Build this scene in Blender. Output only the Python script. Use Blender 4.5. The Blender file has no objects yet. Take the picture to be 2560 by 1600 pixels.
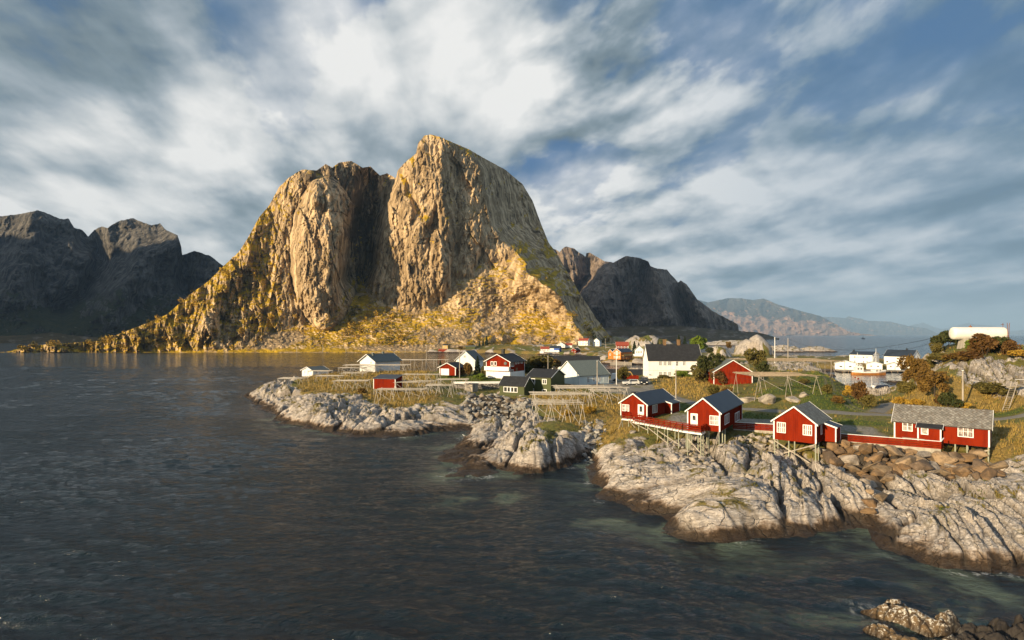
import bpy, bmesh, math, random
import numpy as np
from mathutils import Vector, Matrix
S = bpy.context.scene
COL = S.collection
R_ = math.radians
random.seed(7)

# ------------------------------------------------------------------ camera
F, CX, HY, CZ = 1422.0, 1280.0, 837.0, 19.0      # focal (px of 2560), centre column, horizon row, eye height
cam = bpy.data.cameras.new('camera')
cam.sensor_width = 36.0
cam.lens = F / 2560.0 * 36.0
cam.shift_y = (HY - 800.0) / 2560.0
cam.clip_start, cam.clip_end = 0.5, 120000.0
cam_ob = bpy.data.objects.new('camera', cam)
COL.objects.link(cam_ob)
cam_ob.location = (0, 0, CZ)
cam_ob.rotation_euler = (R_(90), 0, 0)
S.camera = cam_ob

def at_z(px, py, z):
    "the point of the photo's pixel that lies at height z"
    D = (CZ - z) * F / (py - HY)
    return Vector(((px - CX) / F * D, D, z))
def at_d(px, py, D):
    return Vector(((px - CX) / F * D, D, CZ - (py - HY) / F * D))

# ------------------------------------------------------------------ render
S.render.engine = 'CYCLES'
S.cycles.use_denoising = True
S.cycles.max_bounces = 5
S.cycles.diffuse_bounces = 2
S.cycles.glossy_bounces = 3
S.cycles.transmission_bounces = 2
S.cycles.volume_bounces = 0
S.cycles.sample_clamp_indirect = 4.0
S.view_settings.view_transform = 'Standard'
S.view_settings.look = 'None'
S.view_settings.exposure = 0.92
S.view_settings.gamma = 1.0

# ------------------------------------------------------------------ node helpers
def lk(nt, a, inp):
    if isinstance(a, bpy.types.NodeSocket): nt.links.new(a, inp)
    elif a is not None:
        if hasattr(inp, 'default_value') and hasattr(inp.default_value, '__len__') and not hasattr(a, '__len__'):
            a = (a,) * len(inp.default_value)
        if hasattr(a, '__len__') and len(a) == 3 and len(inp.default_value) == 4: a = tuple(a) + (1,)
        inp.default_value = a
def M(nt, op, a, b=None, c=None, clamp=False):
    n = nt.nodes.new('ShaderNodeMath'); n.operation = op; n.use_clamp = clamp
    for i, v in enumerate((a, b, c)):
        if v is not None: lk(nt, v, n.inputs[i])
    return n.outputs[0]
def VM(nt, op, a, b=None, scale=None):
    n = nt.nodes.new('ShaderNodeVectorMath'); n.operation = op
    lk(nt, a, n.inputs[0])
    if b is not None: lk(nt, b, n.inputs[1])
    if scale is not None: lk(nt, scale, n.inputs['Scale'])
    return n.outputs['Value'] if op in ('DISTANCE', 'DOT_PRODUCT', 'LENGTH') else n.outputs[0]
def MR(nt, v, a, b, c=0.0, d=1.0, smooth=True):
    n = nt.nodes.new('ShaderNodeMapRange'); n.clamp = True
    n.interpolation_type = 'SMOOTHSTEP' if smooth else 'LINEAR'
    for i, x in enumerate((v, a, b, c, d)): lk(nt, x, n.inputs[i])
    return n.outputs[0]
def MIX(nt, f, a, b, mode='MIX'):
    n = nt.nodes.new('ShaderNodeMix'); n.data_type = 'RGBA'; n.blend_type = mode
    lk(nt, f, n.inputs[0]); lk(nt, a, n.inputs[6]); lk(nt, b, n.inputs[7])
    return n.outputs[2]
def NOISE(nt, vec, scale, detail=4, rough=0.5, dist=0.0, out=0):
    n = nt.nodes.new('ShaderNodeTexNoise')
    if vec is not None: nt.links.new(vec, n.inputs['Vector'])
    n.inputs['Scale'].default_value = scale; n.inputs['Detail'].default_value = detail
    n.inputs['Roughness'].default_value = rough; n.inputs['Distortion'].default_value = dist
    return n.outputs[out]
def VORO(nt, vec, scale, feature='F1', out='Distance', rnd=1.0):
    n = nt.nodes.new('ShaderNodeTexVoronoi'); n.feature = feature
    if vec is not None: nt.links.new(vec, n.inputs['Vector'])
    n.inputs['Scale'].default_value = scale; n.inputs['Randomness'].default_value = rnd
    return n.outputs[out]
def MAPV(nt, vec, scale=(1, 1, 1), rot=(0, 0, 0), loc=(0, 0, 0)):
    n = nt.nodes.new('ShaderNodeMapping')
    nt.links.new(vec, n.inputs[0]); n.inputs[1].default_value = loc; n.inputs[2].default_value = rot; n.inputs[3].default_value = scale
    return n.outputs[0]
def RAMP(nt, f, stops, interp='LINEAR'):
    n = nt.nodes.new('ShaderNodeValToRGB'); cr = n.color_ramp; cr.interpolation = interp
    while len(cr.elements) < len(stops): cr.elements.new(0.5)
    for e, (p, c) in zip(cr.elements, stops):
        e.position = p; e.color = tuple(c) + (1,) if len(c) == 3 else c
    lk(nt, f, n.inputs[0]); return n.outputs[0]
def BUMP(nt, h, strength=0.5, dist=0.1, normal=None):
    n = nt.nodes.new('ShaderNodeBump'); n.inputs['Strength'].default_value = strength; n.inputs['Distance'].default_value = dist
    nt.links.new(h, n.inputs['Height'])
    if normal is not None: nt.links.new(normal, n.inputs['Normal'])
    return n.outputs[0]
def ATTR(nt, name, out='Color'):
    n = nt.nodes.new('ShaderNodeAttribute'); n.attribute_name = name; return n.outputs[out]
def SEP(nt, v):
    n = nt.nodes.new('ShaderNodeSeparateXYZ'); nt.links.new(v, n.inputs[0]); return n.outputs
def COMB(nt, x, y, z):
    n = nt.nodes.new('ShaderNodeCombineXYZ')
    for i, v in enumerate((x, y, z)): lk(nt, v, n.inputs[i])
    return n.outputs[0]
def GEO(nt, out='Position'): return nt.nodes.new('ShaderNodeNewGeometry').outputs[out]
def OBJ(nt, out='Object'): return nt.nodes.new('ShaderNodeTexCoord').outputs[out]
def new_mat(name):
    m = bpy.data.materials.new(name); m.use_nodes = True; nt = m.node_tree
    b = nt.nodes['Principled BSDF']; b.inputs['Specular IOR Level'].default_value = 0.3
    return m, nt, b

# ------------------------------------------------------------------ sun and sky
SUN_EL, SUN_AZ = R_(14.0), math.atan2(-0.74, -0.67)     # azimuth measured from +Y towards +X: low, behind the left shoulder
sun = bpy.data.lights.new('sun', 'SUN'); sun.energy = 5.0; sun.angle = R_(0.6); sun.color = (1.0, 0.77, 0.47)
sun_ob = bpy.data.objects.new('sun', sun); COL.objects.link(sun_ob)
to_sun = Vector((math.sin(SUN_AZ) * math.cos(SUN_EL), math.cos(SUN_AZ) * math.cos(SUN_EL), math.sin(SUN_EL)))
sun_ob.rotation_euler = (-to_sun).to_track_quat('-Z', 'Y').to_euler()
sun_ob.location = to_sun * 300

W = bpy.data.worlds.new('World'); S.world = W; W.use_nodes = True
nt = W.node_tree; bg = nt.nodes['Background']; bg.inputs[1].default_value = 0.077
sky = nt.nodes.new('ShaderNodeTexSky'); sky.sky_type = 'NISHITA'; sky.sun_disc = False
sky.sun_elevation = SUN_EL; sky.sun_rotation = SUN_AZ; sky.air_density = 1.0; sky.dust_density = 0.6; sky.ozone_density = 3.0
gen = nt.nodes.new('ShaderNodeTexCoord').outputs['Generated']
dx, dy, dz = SEP(nt, VM(nt, 'NORMALIZE', gen))
az = M(nt, 'ARCTAN2', dx, dy)
el = M(nt, 'ARCSINE', dz)
q0 = COMB(nt, az, M(nt, 'MULTIPLY', el, 1.6), 0.0)
# the cloud sheet: a plane overhead, so clouds crowd together towards the horizon; drawn out along the wind
iz = M(nt, 'DIVIDE', 1.0, M(nt, 'ADD', M(nt, 'MAXIMUM', dz, 0.0), 0.16))
pl = COMB(nt, M(nt, 'MULTIPLY', dx, iz), M(nt, 'MULTIPLY', dy, iz), 0.0)
WIND = R_(9.0)
plr = MAPV(nt, pl, rot=(0, 0, -WIND))
pst = MAPV(nt, plr, scale=(1.15, 0.42, 1.0))
pst2 = MAPV(nt, plr, scale=(1.1, 0.55, 1.0), loc=(3.1, 1.7, 0))
n_big = NOISE(nt, pst, 1.3, 6, 0.52, 0.15)
n_fine = NOISE(nt, pst2, 4.0, 5, 0.58, 0.15)
n_shade = NOISE(nt, pst2, 2.0, 5, 0.52, 0.1)
rw_ = MR(nt, az, 0.0, 0.35, 1.0, 0.5)
n_big, n_fine, n_shade = (M(nt, 'MULTIPLY_ADD', M(nt, 'SUBTRACT', v_, 0.5), rw_, 0.5) for v_ in (n_big, n_fine, n_shade))
wrp = VM(nt, 'SCALE', VM(nt, 'SUBTRACT', NOISE(nt, MAPV(nt, plr, scale=(1.0, .45, 1.0)), 2.0, 5, 0.58, 0.0, 1), (0.5, 0.5, 0.5)), scale=0.34)
q = VM(nt, 'ADD', q0, wrp)
# heaped clouds in rows to the right: lit on the upper edge, grey below
band = COMB(nt, M(nt, 'MULTIPLY', az, 6.2), M(nt, 'MULTIPLY', M(nt, 'POWER', M(nt, 'MAXIMUM', M(nt, 'ADD', el, .06), 0.01), 0.62), 15.0), 1.3)
band = VM(nt, 'ADD', band, VM(nt, 'SCALE', COMB(nt, 0.0, M(nt, 'MULTIPLY', az, M(nt, 'ADD', 0.25, M(nt, 'MULTIPLY', el, 3.2))), 0.0), scale=-1.6))
heap = NOISE(nt, band, 1.0, 6, 0.52, 0.12)
heap_up = NOISE(nt, VM(nt, 'ADD', band, (0.05, 0.30, 0.0)), 1.0, 4, 0.5, 0.12)
rightw = MR(nt, az, -0.12, 0.2, 0.25, 1.0)
heap_c = M(nt, 'MULTIPLY', M(nt, 'SUBTRACT', heap, 0.5), M(nt, 'MULTIPLY', rightw, 1.5))
heap_b = M(nt, 'MULTIPLY', M(nt, 'SUBTRACT', heap, heap_up), M(nt, 'MULTIPLY', rightw, 1.6))
def pdir(px, py):
    x, z = (px - CX) / F, (HY - py) / F
    return (math.atan2(x, 1.0), 1.6 * math.asin(z / math.sqrt(1 + x * x + z * z)), 0.0)
def blobs(lst, base):
    acc = base
    for px, py, r, a in lst:
        d = VM(nt, 'DISTANCE', q, pdir(px, py))
        acc = M(nt, 'MULTIPLY_ADD', MR(nt, d, 0.0, r / F * 1.45, 1.0, 0.0), a, acc)
    return acc
COVER = [(690, 130, 120, -.22), (650, 245, 100, -.18), (590, 20, 130, -.12), (860, 30, 100, -.22), (720, 330, 110, -.12),
         (1740, 90, 180, -.22), (1590, 190, 160, -.18), (1960, 60, 170, -.10), (1400, 425, 120, -.22), (1300, 400, 90, -.10),
         (2230, 235, 120, -.22), (1480, 330, 140, -.08), (1800, 330, 170, -.08), (2350, 170, 190, -.06), (250, 150, 220, -.14),
         (1150, 120, 360, .26), (1280, 260, 220, .16), (300, 480, 400, .22), (700, 440, 320, .18), (1950, 500, 330, .10), (1780, 230, 170, .16),
         (980, 420, 150, .1), (2480, 330, 260, .16), (250, 700, 320, .1), (2200, 600, 400, .12), (1600, 640, 300, .12), (640, 410, 90, -.12)]
cov_in = blobs(COVER, M(nt, 'ADD', heap_c, M(nt, 'ADD', M(nt, 'MULTIPLY', n_big, 0.72), M(nt, 'MULTIPLY_ADD', n_fine, 0.85, -0.27))))
cover = M(nt, 'MAXIMUM', MR(nt, cov_in, 0.20, 0.55), MR(nt, n_shade, 0.34, 0.62, 0.2, 0.85))
BRIGHT = [(1500, 560, 300, .10), (1900, 600, 350, .10), (1700, 440, 260, .08), (1130, 130, 380, .26), (1050, 40, 200, .16), (1290, 230, 190, .15), (420, 440, 330, .18), (120, 560, 260, .16), (700, 340, 200, .06),
          (560, 330, 180, .06), (1750, 235, 110, .16), (1870, 170, 120, .1), (1500, 480, 230, .16), (1850, 430, 120, .16), (2100, 530, 200, .13),
          (2250, 300, 130, .14), (1600, 690, 240, .06), (400, 150, 130, .08),
          (110, 190, 230, -.22), (330, 60, 220, -.14), (120, 20, 250, -.08), (870, 400, 190, -.22), (680, 480, 150, -.10), (1500, 130, 170, -.24), (1430, 270, 160, -.14),
          (2480, 80, 330, -.24), (2480, 420, 240, -.12), (2050, 350, 170, -.16), (1700, 350, 130, -.12), (2250, 200, 130, -.1), (2400, 640, 260, -.06)]
br_in = blobs(BRIGHT, M(nt, 'ADD', M(nt, 'MULTIPLY_ADD', heap_c, 0.34, heap_b), M(nt, 'ADD', M(nt, 'MULTIPLY_ADD', n_shade, 1.15, -0.24), M(nt, 'MULTIPLY_ADD', n_fine, 0.85, -0.27))))
cloud = RAMP(nt, MR(nt, br_in, 0.06, 0.90, 0.0, 1.0, False),
             [(0.0, (0.95, 1.30, 1.50)), (0.26, (1.55, 2.0, 2.3)), (0.48, (2.6, 3.0, 3.3)), (0.70, (4.2, 4.4, 4.5)), (1.0, (6.2, 6.15, 6.0))])
cloud = MIX(nt, MR(nt, az, 0.05, 0.6, 0.0, 0.42), cloud, (0.72, 1.62, 2.75))
blue = MIX(nt, 0.85, VM(nt, 'SCALE', sky.outputs[0], scale=0.55), (0.24, 1.0, 2.5))
low = MR(nt, el, 0.0, 0.24, 1.0, 0.0)
blue = MIX(nt, M(nt, 'MULTIPLY', low, 0.75), blue, (1.5, 2.5, 3.4))
col = MIX(nt, cover, blue, cloud)
col = MIX(nt, MR(nt, el, 0.0, 0.07, 0.65, 0.0), col, (1.7, 2.4, 2.95))
nt.links.new(col, bg.inputs[0])
# ------------------------------------------------------------------ numpy noise
def _h(ix, iy, seed):
    h = (ix.astype(np.int64) * 374761393 + iy.astype(np.int64) * 668265263 + seed * 974634777) & 0xFFFFFFFF
    h = ((h ^ (h >> 13)) * 1274126177) & 0xFFFFFFFF
    return (h ^ (h >> 16)) & 0xFFFFFFFF
def hash01(ix, iy, seed=0): return _h(ix, iy, seed) / 4294967295.0
def perlin(x, y, seed=0):
    x = np.asarray(x, float); y = np.asarray(y, float)
    ix, iy = np.floor(x), np.floor(y); fx, fy = x - ix, y - iy
    u, v = fx ** 3 * (fx * (fx * 6 - 15) + 10), fy ** 3 * (fy * (fy * 6 - 15) + 10)
    def g(i, j):
        a = hash01(ix + i, iy + j, seed) * 2 * np.pi
        return np.cos(a) * (fx - i) + np.sin(a) * (fy - j)
    a = g(0, 0) * (1 - u) + g(1, 0) * u
    b = g(0, 1) * (1 - u) + g(1, 1) * u
    return (a * (1 - v) + b * v) * 1.5
def fbm(x, y, oct=5, seed=0, gain=0.5, lac=2.07):
    s, a, t = 0.0, 1.0, 0.0
    for o in range(oct):
        s = s + a * perlin(x * lac ** o + o * 17.3, y * lac ** o - o * 9.1, seed + o); t += a; a *= gain
    return s / t
def ridged(x, y, oct=5, seed=0, gain=0.5):
    s, a, t = 0.0, 1.0, 0.0
    for o in range(oct):
        s = s + a * (1 - np.abs(perlin(x * 2.07 ** o + o * 7.7, y * 2.07 ** o + o * 3.1, seed + o)) * 1.6); t += a; a *= gain
    return s / t
def worley(x, y, seed=0, jit=0.9):
    x = np.asarray(x, float); y = np.asarray(y, float)
    ix, iy = np.floor(x), np.floor(y)
    f1 = np.full(x.shape, 9.0); f2 = f1.copy(); cid = np.zeros(x.shape)
    for i in (-1, 0, 1):
        for j in (-1, 0, 1):
            cx, cy = ix + i, iy + j
            px = cx + 0.5 + (hash01(cx, cy, seed) - 0.5) * jit
            py = cy + 0.5 + (hash01(cx, cy, seed + 51) - 0.5) * jit
            d = np.sqrt((x - px) ** 2 + (y - py) ** 2)
            n = d < f1
            f2 = np.where(n, f1, np.minimum(f2, d)); cid = np.where(n, hash01(cx, cy, seed + 99), cid); f1 = np.where(n, d, f1)
    return f1, f2, cid
def facet(x, y, seed=0, jit=.95):
    "each cell is a tilted plane: broken, angular blocks"
    x = np.asarray(x, float); y = np.asarray(y, float); ix, iy = np.floor(x), np.floor(y); f1 = np.full(x.shape, 9.0); val = np.zeros(x.shape)
    for i in (-1, 0, 1):
        for j in (-1, 0, 1):
            cx, cy = ix + i, iy + j; ax = x - cx - .5 - (hash01(cx, cy, seed) - .5) * jit; ay = y - cy - .5 - (hash01(cx, cy, seed + 51) - .5) * jit
            d = ax * ax + ay * ay; n = d < f1; f1 = np.where(n, d, f1)
            val = np.where(n, (hash01(cx, cy, seed + 7) - .5) * ax * 2 + (hash01(cx, cy, seed + 8) - .5) * ay * 2 + (hash01(cx, cy, seed + 9) - .5) * .8, val)
    return val
def sst(a, b, x):
    t = np.clip((x - a) / (b - a), 0, 1); return t * t * (3 - 2 * t)
def seg_dist(x, y, pts):
    "distance to an open polyline"
    best = np.full(np.shape(x), 1e9)
    for (x0, y0), (x1, y1) in zip(pts[:-1], pts[1:]):
        ex, ey = x1 - x0, y1 - y0
        t = np.clip(((x - x0) * ex + (y - y0) * ey) / (ex * ex + ey * ey + 1e-9), 0, 1)
        best = np.minimum(best, (x - x0 - t * ex) ** 2 + (y - y0 - t * ey) ** 2)
    return np.sqrt(best)
def poly_sdf(x, y, pts):
    "positive inside"
    inside = np.zeros(np.shape(x), bool); P = list(pts)
    for (x0, y0), (x1, y1) in zip(P, P[1:] + P[:1]):
        c = (y0 > y) != (y1 > y)
        inside ^= c & (x < (x1 - x0) * (y - y0) / (y1 - y0 + 1e-12) + x0)
    d = seg_dist(x, y, P + P[:1])
    return np.where(inside, d, -d)

# ------------------------------------------------------------------ mesh from grids
def grid_mesh(name, X, Y, Z, keep=None, attrs=None, mat=None, smooth=True, kind='structure', parent=None):
    Rn, Cn = X.shape
    idx = np.arange(Rn * Cn).reshape(Rn, Cn)
    q = np.stack([idx[:-1, :-1], idx[:-1, 1:], idx[1:, 1:], idx[1:, :-1]], -1).reshape(-1, 4)
    co = np.stack([X, Y, Z], -1).reshape(-1, 3)
    if keep is not None:
        k = keep.reshape(-1); q = q[k[q].any(1)]
    used = np.zeros(Rn * Cn, bool); used[q] = True
    remap = np.cumsum(used) - 1; q = remap[q]; co = co[used]
    me = bpy.data.meshes.new(name)
    me.vertices.add(len(co)); me.vertices.foreach_set('co', co.astype(np.float32).ravel())
    me.loops.add(q.size); me.loops.foreach_set('vertex_index', q.astype(np.int32).ravel())
    me.polygons.add(len(q)); me.polygons.foreach_set('loop_start', np.arange(0, q.size, 4, dtype=np.int32))
    me.polygons.foreach_set('loop_total', np.full(len(q), 4, np.int32))
    me.polygons.foreach_set('use_smooth', np.full(len(q), smooth))
    for an, arrs in (attrs or {}).items():
        a = me.attributes.new(an, 'FLOAT_COLOR', 'POINT')
        c = np.zeros((len(co), 4), np.float32); c[:, 3] = 1
        for i, v in enumerate(arrs): c[:, i] = np.broadcast_to(v, X.shape).reshape(-1)[used]
        a.data.foreach_set('color', c.ravel())
    me.update(calc_edges=True); me.validate()
    ob = bpy.data.objects.new(name, me); COL.objects.link(ob)
    if mat: me.materials.append(mat)
    if kind: ob['kind'] = kind
    return ob

# ------------------------------------------------------------------ the village headland: shoreline, heights
def gz(px, py, z=0.0):
    D = (CZ - z) * F / (py - HY); return ((px - CX) / F * D, D)
COAST_PX = [(636, 1006), (641, 1019), (660, 1024), (674, 1030), (690, 1048), (704, 1056), (724, 1061), (745, 1064), (761, 1068), (778, 1072), (798, 1079),
            (830, 1085), (864, 1091), (900, 1093), (931, 1092), (960, 1096), (1000, 1093), (1040, 1089), (1075, 1084), (1105, 1078), (1135, 1079), (1165, 1078), (1176, 1082),
            (1164, 1095), (1148, 1104), (1138, 1116), (1118, 1130), (1098, 1142), (1096, 1152), (1112, 1158), (1148, 1160), (1165, 1168), (1134, 1180), (1118, 1190), (1150, 1194), (1180, 1186), (1205, 1193),
            (1228, 1186), (1240, 1172), (1262, 1176), (1280, 1187), (1320, 1187), (1362, 1183), (1400, 1172), (1420, 1166), (1445, 1156), (1470, 1146), (1484, 1150),
            (1475, 1168), (1474, 1190), (1480, 1206), (1500, 1214), (1500, 1238), (1512, 1250), (1545, 1256), (1566, 1272), (1600, 1280), (1632, 1290), (1662, 1292),
            (1664, 1316), (1654, 1330), (1672, 1344), (1710, 1352), (1760, 1358), (1800, 1362), (1840, 1354), (1900, 1345), (1960, 1345), (2010, 1343), (2070, 1330), (2105, 1326), (2135, 1318), (2165, 1322), (2180, 1345), (2200, 1366),
            (2240, 1388), (2280, 1394), (2330, 1412), (2380, 1424), (2440, 1426), (2476, 1430), (2500, 1428), (2530, 1438), (2570, 1446), (2700, 1470)]
COAST = [gz(*p) for p in COAST_PX] + [(90, 44), (140, 55), (220, 80), (240, 200), (200, 226), (165, 234), (150, 230), (140, 205), (128, 185), (121, 181), (112, 180.5), (109, 186), (113, 196),
         (122, 215), (136, 240), (150, 265), (160, 292), (150, 315), (140, 338), (112, 342), (98, 300), (80, 262), (60, 255), (40, 262), (0, 262), (-25, 246), (-45, 230), (-68, 219), (-84, 205), (-84, 180), (-78, 168)]
HP = [(655, 985, 2.3), (690, 968, 3.0), (720, 955, 3.4), (755, 943, 4.0), (819, 938, 4.3), (776, 945, 4.6), (800, 950, 4.8), (848, 975, 4.3), (735, 1000, 2.6), (775, 1010, 3.2), (700, 1020, 1.6), (760, 1040, 1.8),
      (840, 1010, 3.2), (900, 930, 5.4), (960, 928, 5.5), (910, 985, 3.6), (870, 1045, 2.4), (930, 936, 5.2), (960, 960, 5.0), (940, 1010, 2.9), (985, 1020, 3.0), (950, 1050, 2.0), (1013, 945, 5.2), (1060, 985, 4.7), (1075, 1000, 4.2),
      (1030, 1035, 2.8), (1080, 1040, 2.6), (1120, 1030, 2.8), (1060, 1065, 1.6), (1000, 1075, 1.0), (1110, 995, 4.4), (1140, 1000, 4.2), (1112, 943, 5.6), (1160, 944, 5.6), (1250, 948, 5.9), (1190, 945, 5.8), (1200, 975, 4.1), (1255, 978, 4.0),
      (1180, 985, 4.0), (1249, 985, 3.9), (1311, 992, 3.8), (1175, 992, 3.6), (1230, 996, 3.6), (1300, 1002, 3.7), (1335, 1006, 3.7), (1170, 1050, 1.1), (1210, 1052, 1.1), (1260, 1052, 1.3), (1300, 1040, 2.2), (1200, 1020, 2.5), (1260, 1025, 2.5),
      (1200, 1068, 1.6), (1240, 1062, 2.2), (1285, 1068, 1.8), (1190, 1095, 1.3), (1230, 1100, 1.4), (1270, 1110, .9), (1160, 1125, .35), (1200, 1140, .45), (1230, 1150, .4), (1180, 1175, .25), (1215, 1165, .5),
      (1300, 1075, 2.6), (1343, 1055, 4.2), (1382, 1058, 4.5), (1440, 1056, 4.4), (1290, 1120, 1.9), (1330, 1115, 3.0), (1380, 1100, 3.5), (1430, 1095, 3.3), (1400, 1140, 1.8), (1330, 1150, 1.5), (1290, 1160, .9),
      (1320, 1020, 4.0), (1330, 991, 4.1), (1400, 1020, 4.6), (1460, 1000, 4.7), (1420, 985, 4.8), (1498, 1030, 3.8), (1480, 1060, 2.6), (1480, 1092, 1.4), (1485, 1128, .7), (1465, 1120, 1.0),
      (1530, 1050, 3.9), (1540, 1030, 4.4), (1510, 1085, 2.6), (1553, 1077, 3.5), (1562, 1086, 3.3), (1504, 1104, 2.9), (1550, 1108, 3.3), (1590, 1110, 3.3), (1520, 1150, 2.6), (1500, 1190, 1.6), (1560, 1180, 2.2), (1600, 1200, 1.8),
      (1627, 1112, 3.1), (1659, 1113, 3.1), (1689, 1121, 3.0), (1711, 1140, 2.5), (1746, 1144, 2.5), (1766, 1127, 3.0), (1800, 1124, 3.3), (1779, 1149, 2.7), (1650, 1160, 2.4), (1640, 1220, 1.5), (1690, 1190, 2.0), (1740, 1180, 2.2), (1700, 1240, 1.6),
      (1600, 1052, 4.5), (1686, 1050, 5.0), (1720, 1062, 4.9), (1760, 1080, 4.3), (1707, 1024, 5.3), (1650, 1030, 5.1), (1707, 1001, 5.5), (1650, 975, 5.5), (1590, 985, 5.3), (1541, 972, 5.1), (1560, 950, 5.0), (1500, 955, 4.9), (1450, 960, 5.0),
      (1625, 955, 5.9), (1700, 948, 6.8), (1680, 930, 6.4), (1760, 950, 6.8), (1730, 985, 5.9), (1800, 985, 5.7), (1880, 980, 6.2), (1840, 1008, 5.5), (1770, 1013, 5.5), (1950, 1023, 5.6),
      (1973, 962, 8.4), (1913, 986, 7.4), (2030, 985, 7.8), (1930, 940, 8.0), (1880, 1005, 5.9), (1997, 1010, 6.2), (2050, 1000, 7.0), (2072, 942, 8.0), (2060, 928, 8.0), (2097, 991, 7.0), (2146, 1030, 5.6), (2085, 1034, 5.6), (1950, 925, 7.0), (1850, 940, 7.0), (2097, 950, 6.4), (2112, 985, 6.0),
      (2171, 1010, 5.3), (2190, 1010, 4.7), (2210, 1020, 5.5), (2196, 1040, 5.5), (2350, 1040, 5.6), (2500, 1046, 5.6), (2107, 1075, 5.0), (2196, 1088, 4.9), (2060, 1060, 5.2), (2140, 1055, 5.3), (2235, 1096, 4.9), (2000, 1060, 5.2), (1950, 1050, 5.2), (1880, 1052, 5.1), (1830, 1040, 5.3),
      (1862, 1083, 4.8), (1882, 1100, 3.9), (1893, 1129, 3.0), (1937, 1141, 2.75), (1987, 1151, 2.6), (2039, 1175, 1.9), (1930, 1100, 4.2), (2010, 1110, 4.4), (2060, 1112, 4.5), (1831, 1140, 3.1), (1800, 1165, 3.0), (1893, 1172, 3.0), (1960, 1178, 2.9), (1770, 1200, 2.6), (1850, 1210, 2.7), (1960, 1215, 2.4), (2050, 1200, 2.2),
      (1720, 1300, 1.6), (1800, 1290, 1.8), (1900, 1290, 1.7), (1960, 1265, 2.0), (2080, 1240, 2.0), (2100, 1290, .9), (2150, 1240, 1.9), (2040, 1290, 1.2), (2165, 1295, .7),
      (2118, 1112, 4.5), (2230, 1122, 4.5), (2336, 1132, 4.5), (2173, 1205, 1.7), (2230, 1195, 2.2), (2309, 1200, 2.2), (2400, 1190, 2.3), (2445, 1233, 2.1), (2200, 1160, 3.1), (2300, 1160, 3.2), (2420, 1150, 3.0), (2474, 1188, 1.8), (2260, 1215, 2.0), (2282, 1225, 2.1), (2377, 1255, 2.2), (2473, 1270, 2.2), (2555, 1285, 2.4),
      (2210, 1270, 1.1), (2200, 1310, .4), (2250, 1310, 1.5), (2330, 1330, 1.5), (2420, 1340, 1.5), (2500, 1330, 1.6), (2440, 1395, .8), (2560, 1400, .8),
      (2490, 1110, 4.9), (2527, 1062, 5.6), (2555, 1170, 4.0), (2520, 1190, 3.0), (2640, 1180, 4.2), (2650, 1060, 6.0), (2450, 1100, 4.4),
      (2300, 1006, 6.2), (2252, 1000, 5.4), (2355, 914, 12.8), (2391, 945, 11.0), (2391, 990, 8.4), (2391, 1022, 6.0), (2473, 1024, 6.0), (2409, 866, 16.4), (2500, 866, 16.2), (2473, 908, 13.4), (2473, 945, 11.0), (2540, 935, 11.6), (2500, 985, 8.8), (2510, 1028, 5.9), (2560, 1010, 7.4), (2560, 870, 15.6), (2620, 900, 14.5), (2700, 980, 10),
      (2326, 893, 13.6), (2290, 935, 9.6), (2267, 950, 7.0), (2300, 965, 7.6), (2275, 985, 6.2), (2440, 860, 16.6), (2335, 870, 15.6), (1420, 930, 4.2), (1560, 926, 4.0), (1340, 925, 4.4), (1280, 920, 4.4), (1130, 912, 5.2), (1060, 905, 5.2), (1900, 915, 5.2), (2020, 908, 4.0), (1800, 912, 4.4)]
HW = [(175, 150, 12), (200, 170, 6), (190, 205, 3), (130, 110, 10), (150, 80, 6), (110, 100, 9), (110, 70, 4.5), (145, 135, 14), (90, 60, 3), (150, 320, 3.0), (125, 300, 3.5), (165, 205, 3), (-60, 212, 3.4), (-30, 230, 4.4), (30, 245, 4.0), (90, 330, 2.5)] + [((p - CX) / F * d, d, z) for p in (2140, 2165, 2190, 2215, 2238) for d, z in ((122, 5.0), (135, 4.0), (148, 2.9), (160, 1.7), (172, .7))]
_hp = np.array([(*gz(a, b, c), c) for a, b, c in HP] + [(a, b, c) for a, b, c in HW])
def _resample(P, closed=True):
    out = []; Q = P + P[:1] if closed else P
    for (x0, y0), (x1, y1) in zip(Q[:-1], Q[1:]):
        L = math.hypot(x1 - x0, y1 - y0); st = max(1.6, 0.022 * math.hypot(x0, y0)) * 1.8
        n = max(1, int(L / st))
        for k in range(n): out.append((x0 + (x1 - x0) * k / n, y0 + (y1 - y0) * k / n))
    return out
_cs = np.array([(x, y, 0.0) for x, y in _resample(COAST)])
CTRL = np.vstack([_hp, _cs])
def _warp(x, y):            # far ground is compressed so that the spacing of control points is even
    r = np.log(np.maximum(y, 20) / 40.0) * 60.0
    return x / np.maximum(y, 20) * 62.0, r
_cx, _cy = _warp(CTRL[:, 0], CTRL[:, 1])
_A = np.sqrt((_cx[:, None] - _cx[None]) ** 2 + (_cy[:, None] - _cy[None]) ** 2 + 1.0)
_w = np.linalg.solve(_A + np.eye(len(_A)) * -0.6, CTRL[:, 2] - 2.0)
def base_height(x, y):
    wx, wy = _warp(x, y); sh = np.shape(x); wx = np.ravel(wx); wy = np.ravel(wy)
    out = np.empty(wx.size)
    for i in range(0, wx.size, 60000):
        a, b = wx[i:i + 60000], wy[i:i + 60000]
        out[i:i + 60000] = np.sqrt((a[:, None] - _cx) ** 2 + (b[:, None] - _cy) ** 2 + 1.0) @ _w + 2.0
    return out.reshape(sh)

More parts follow.
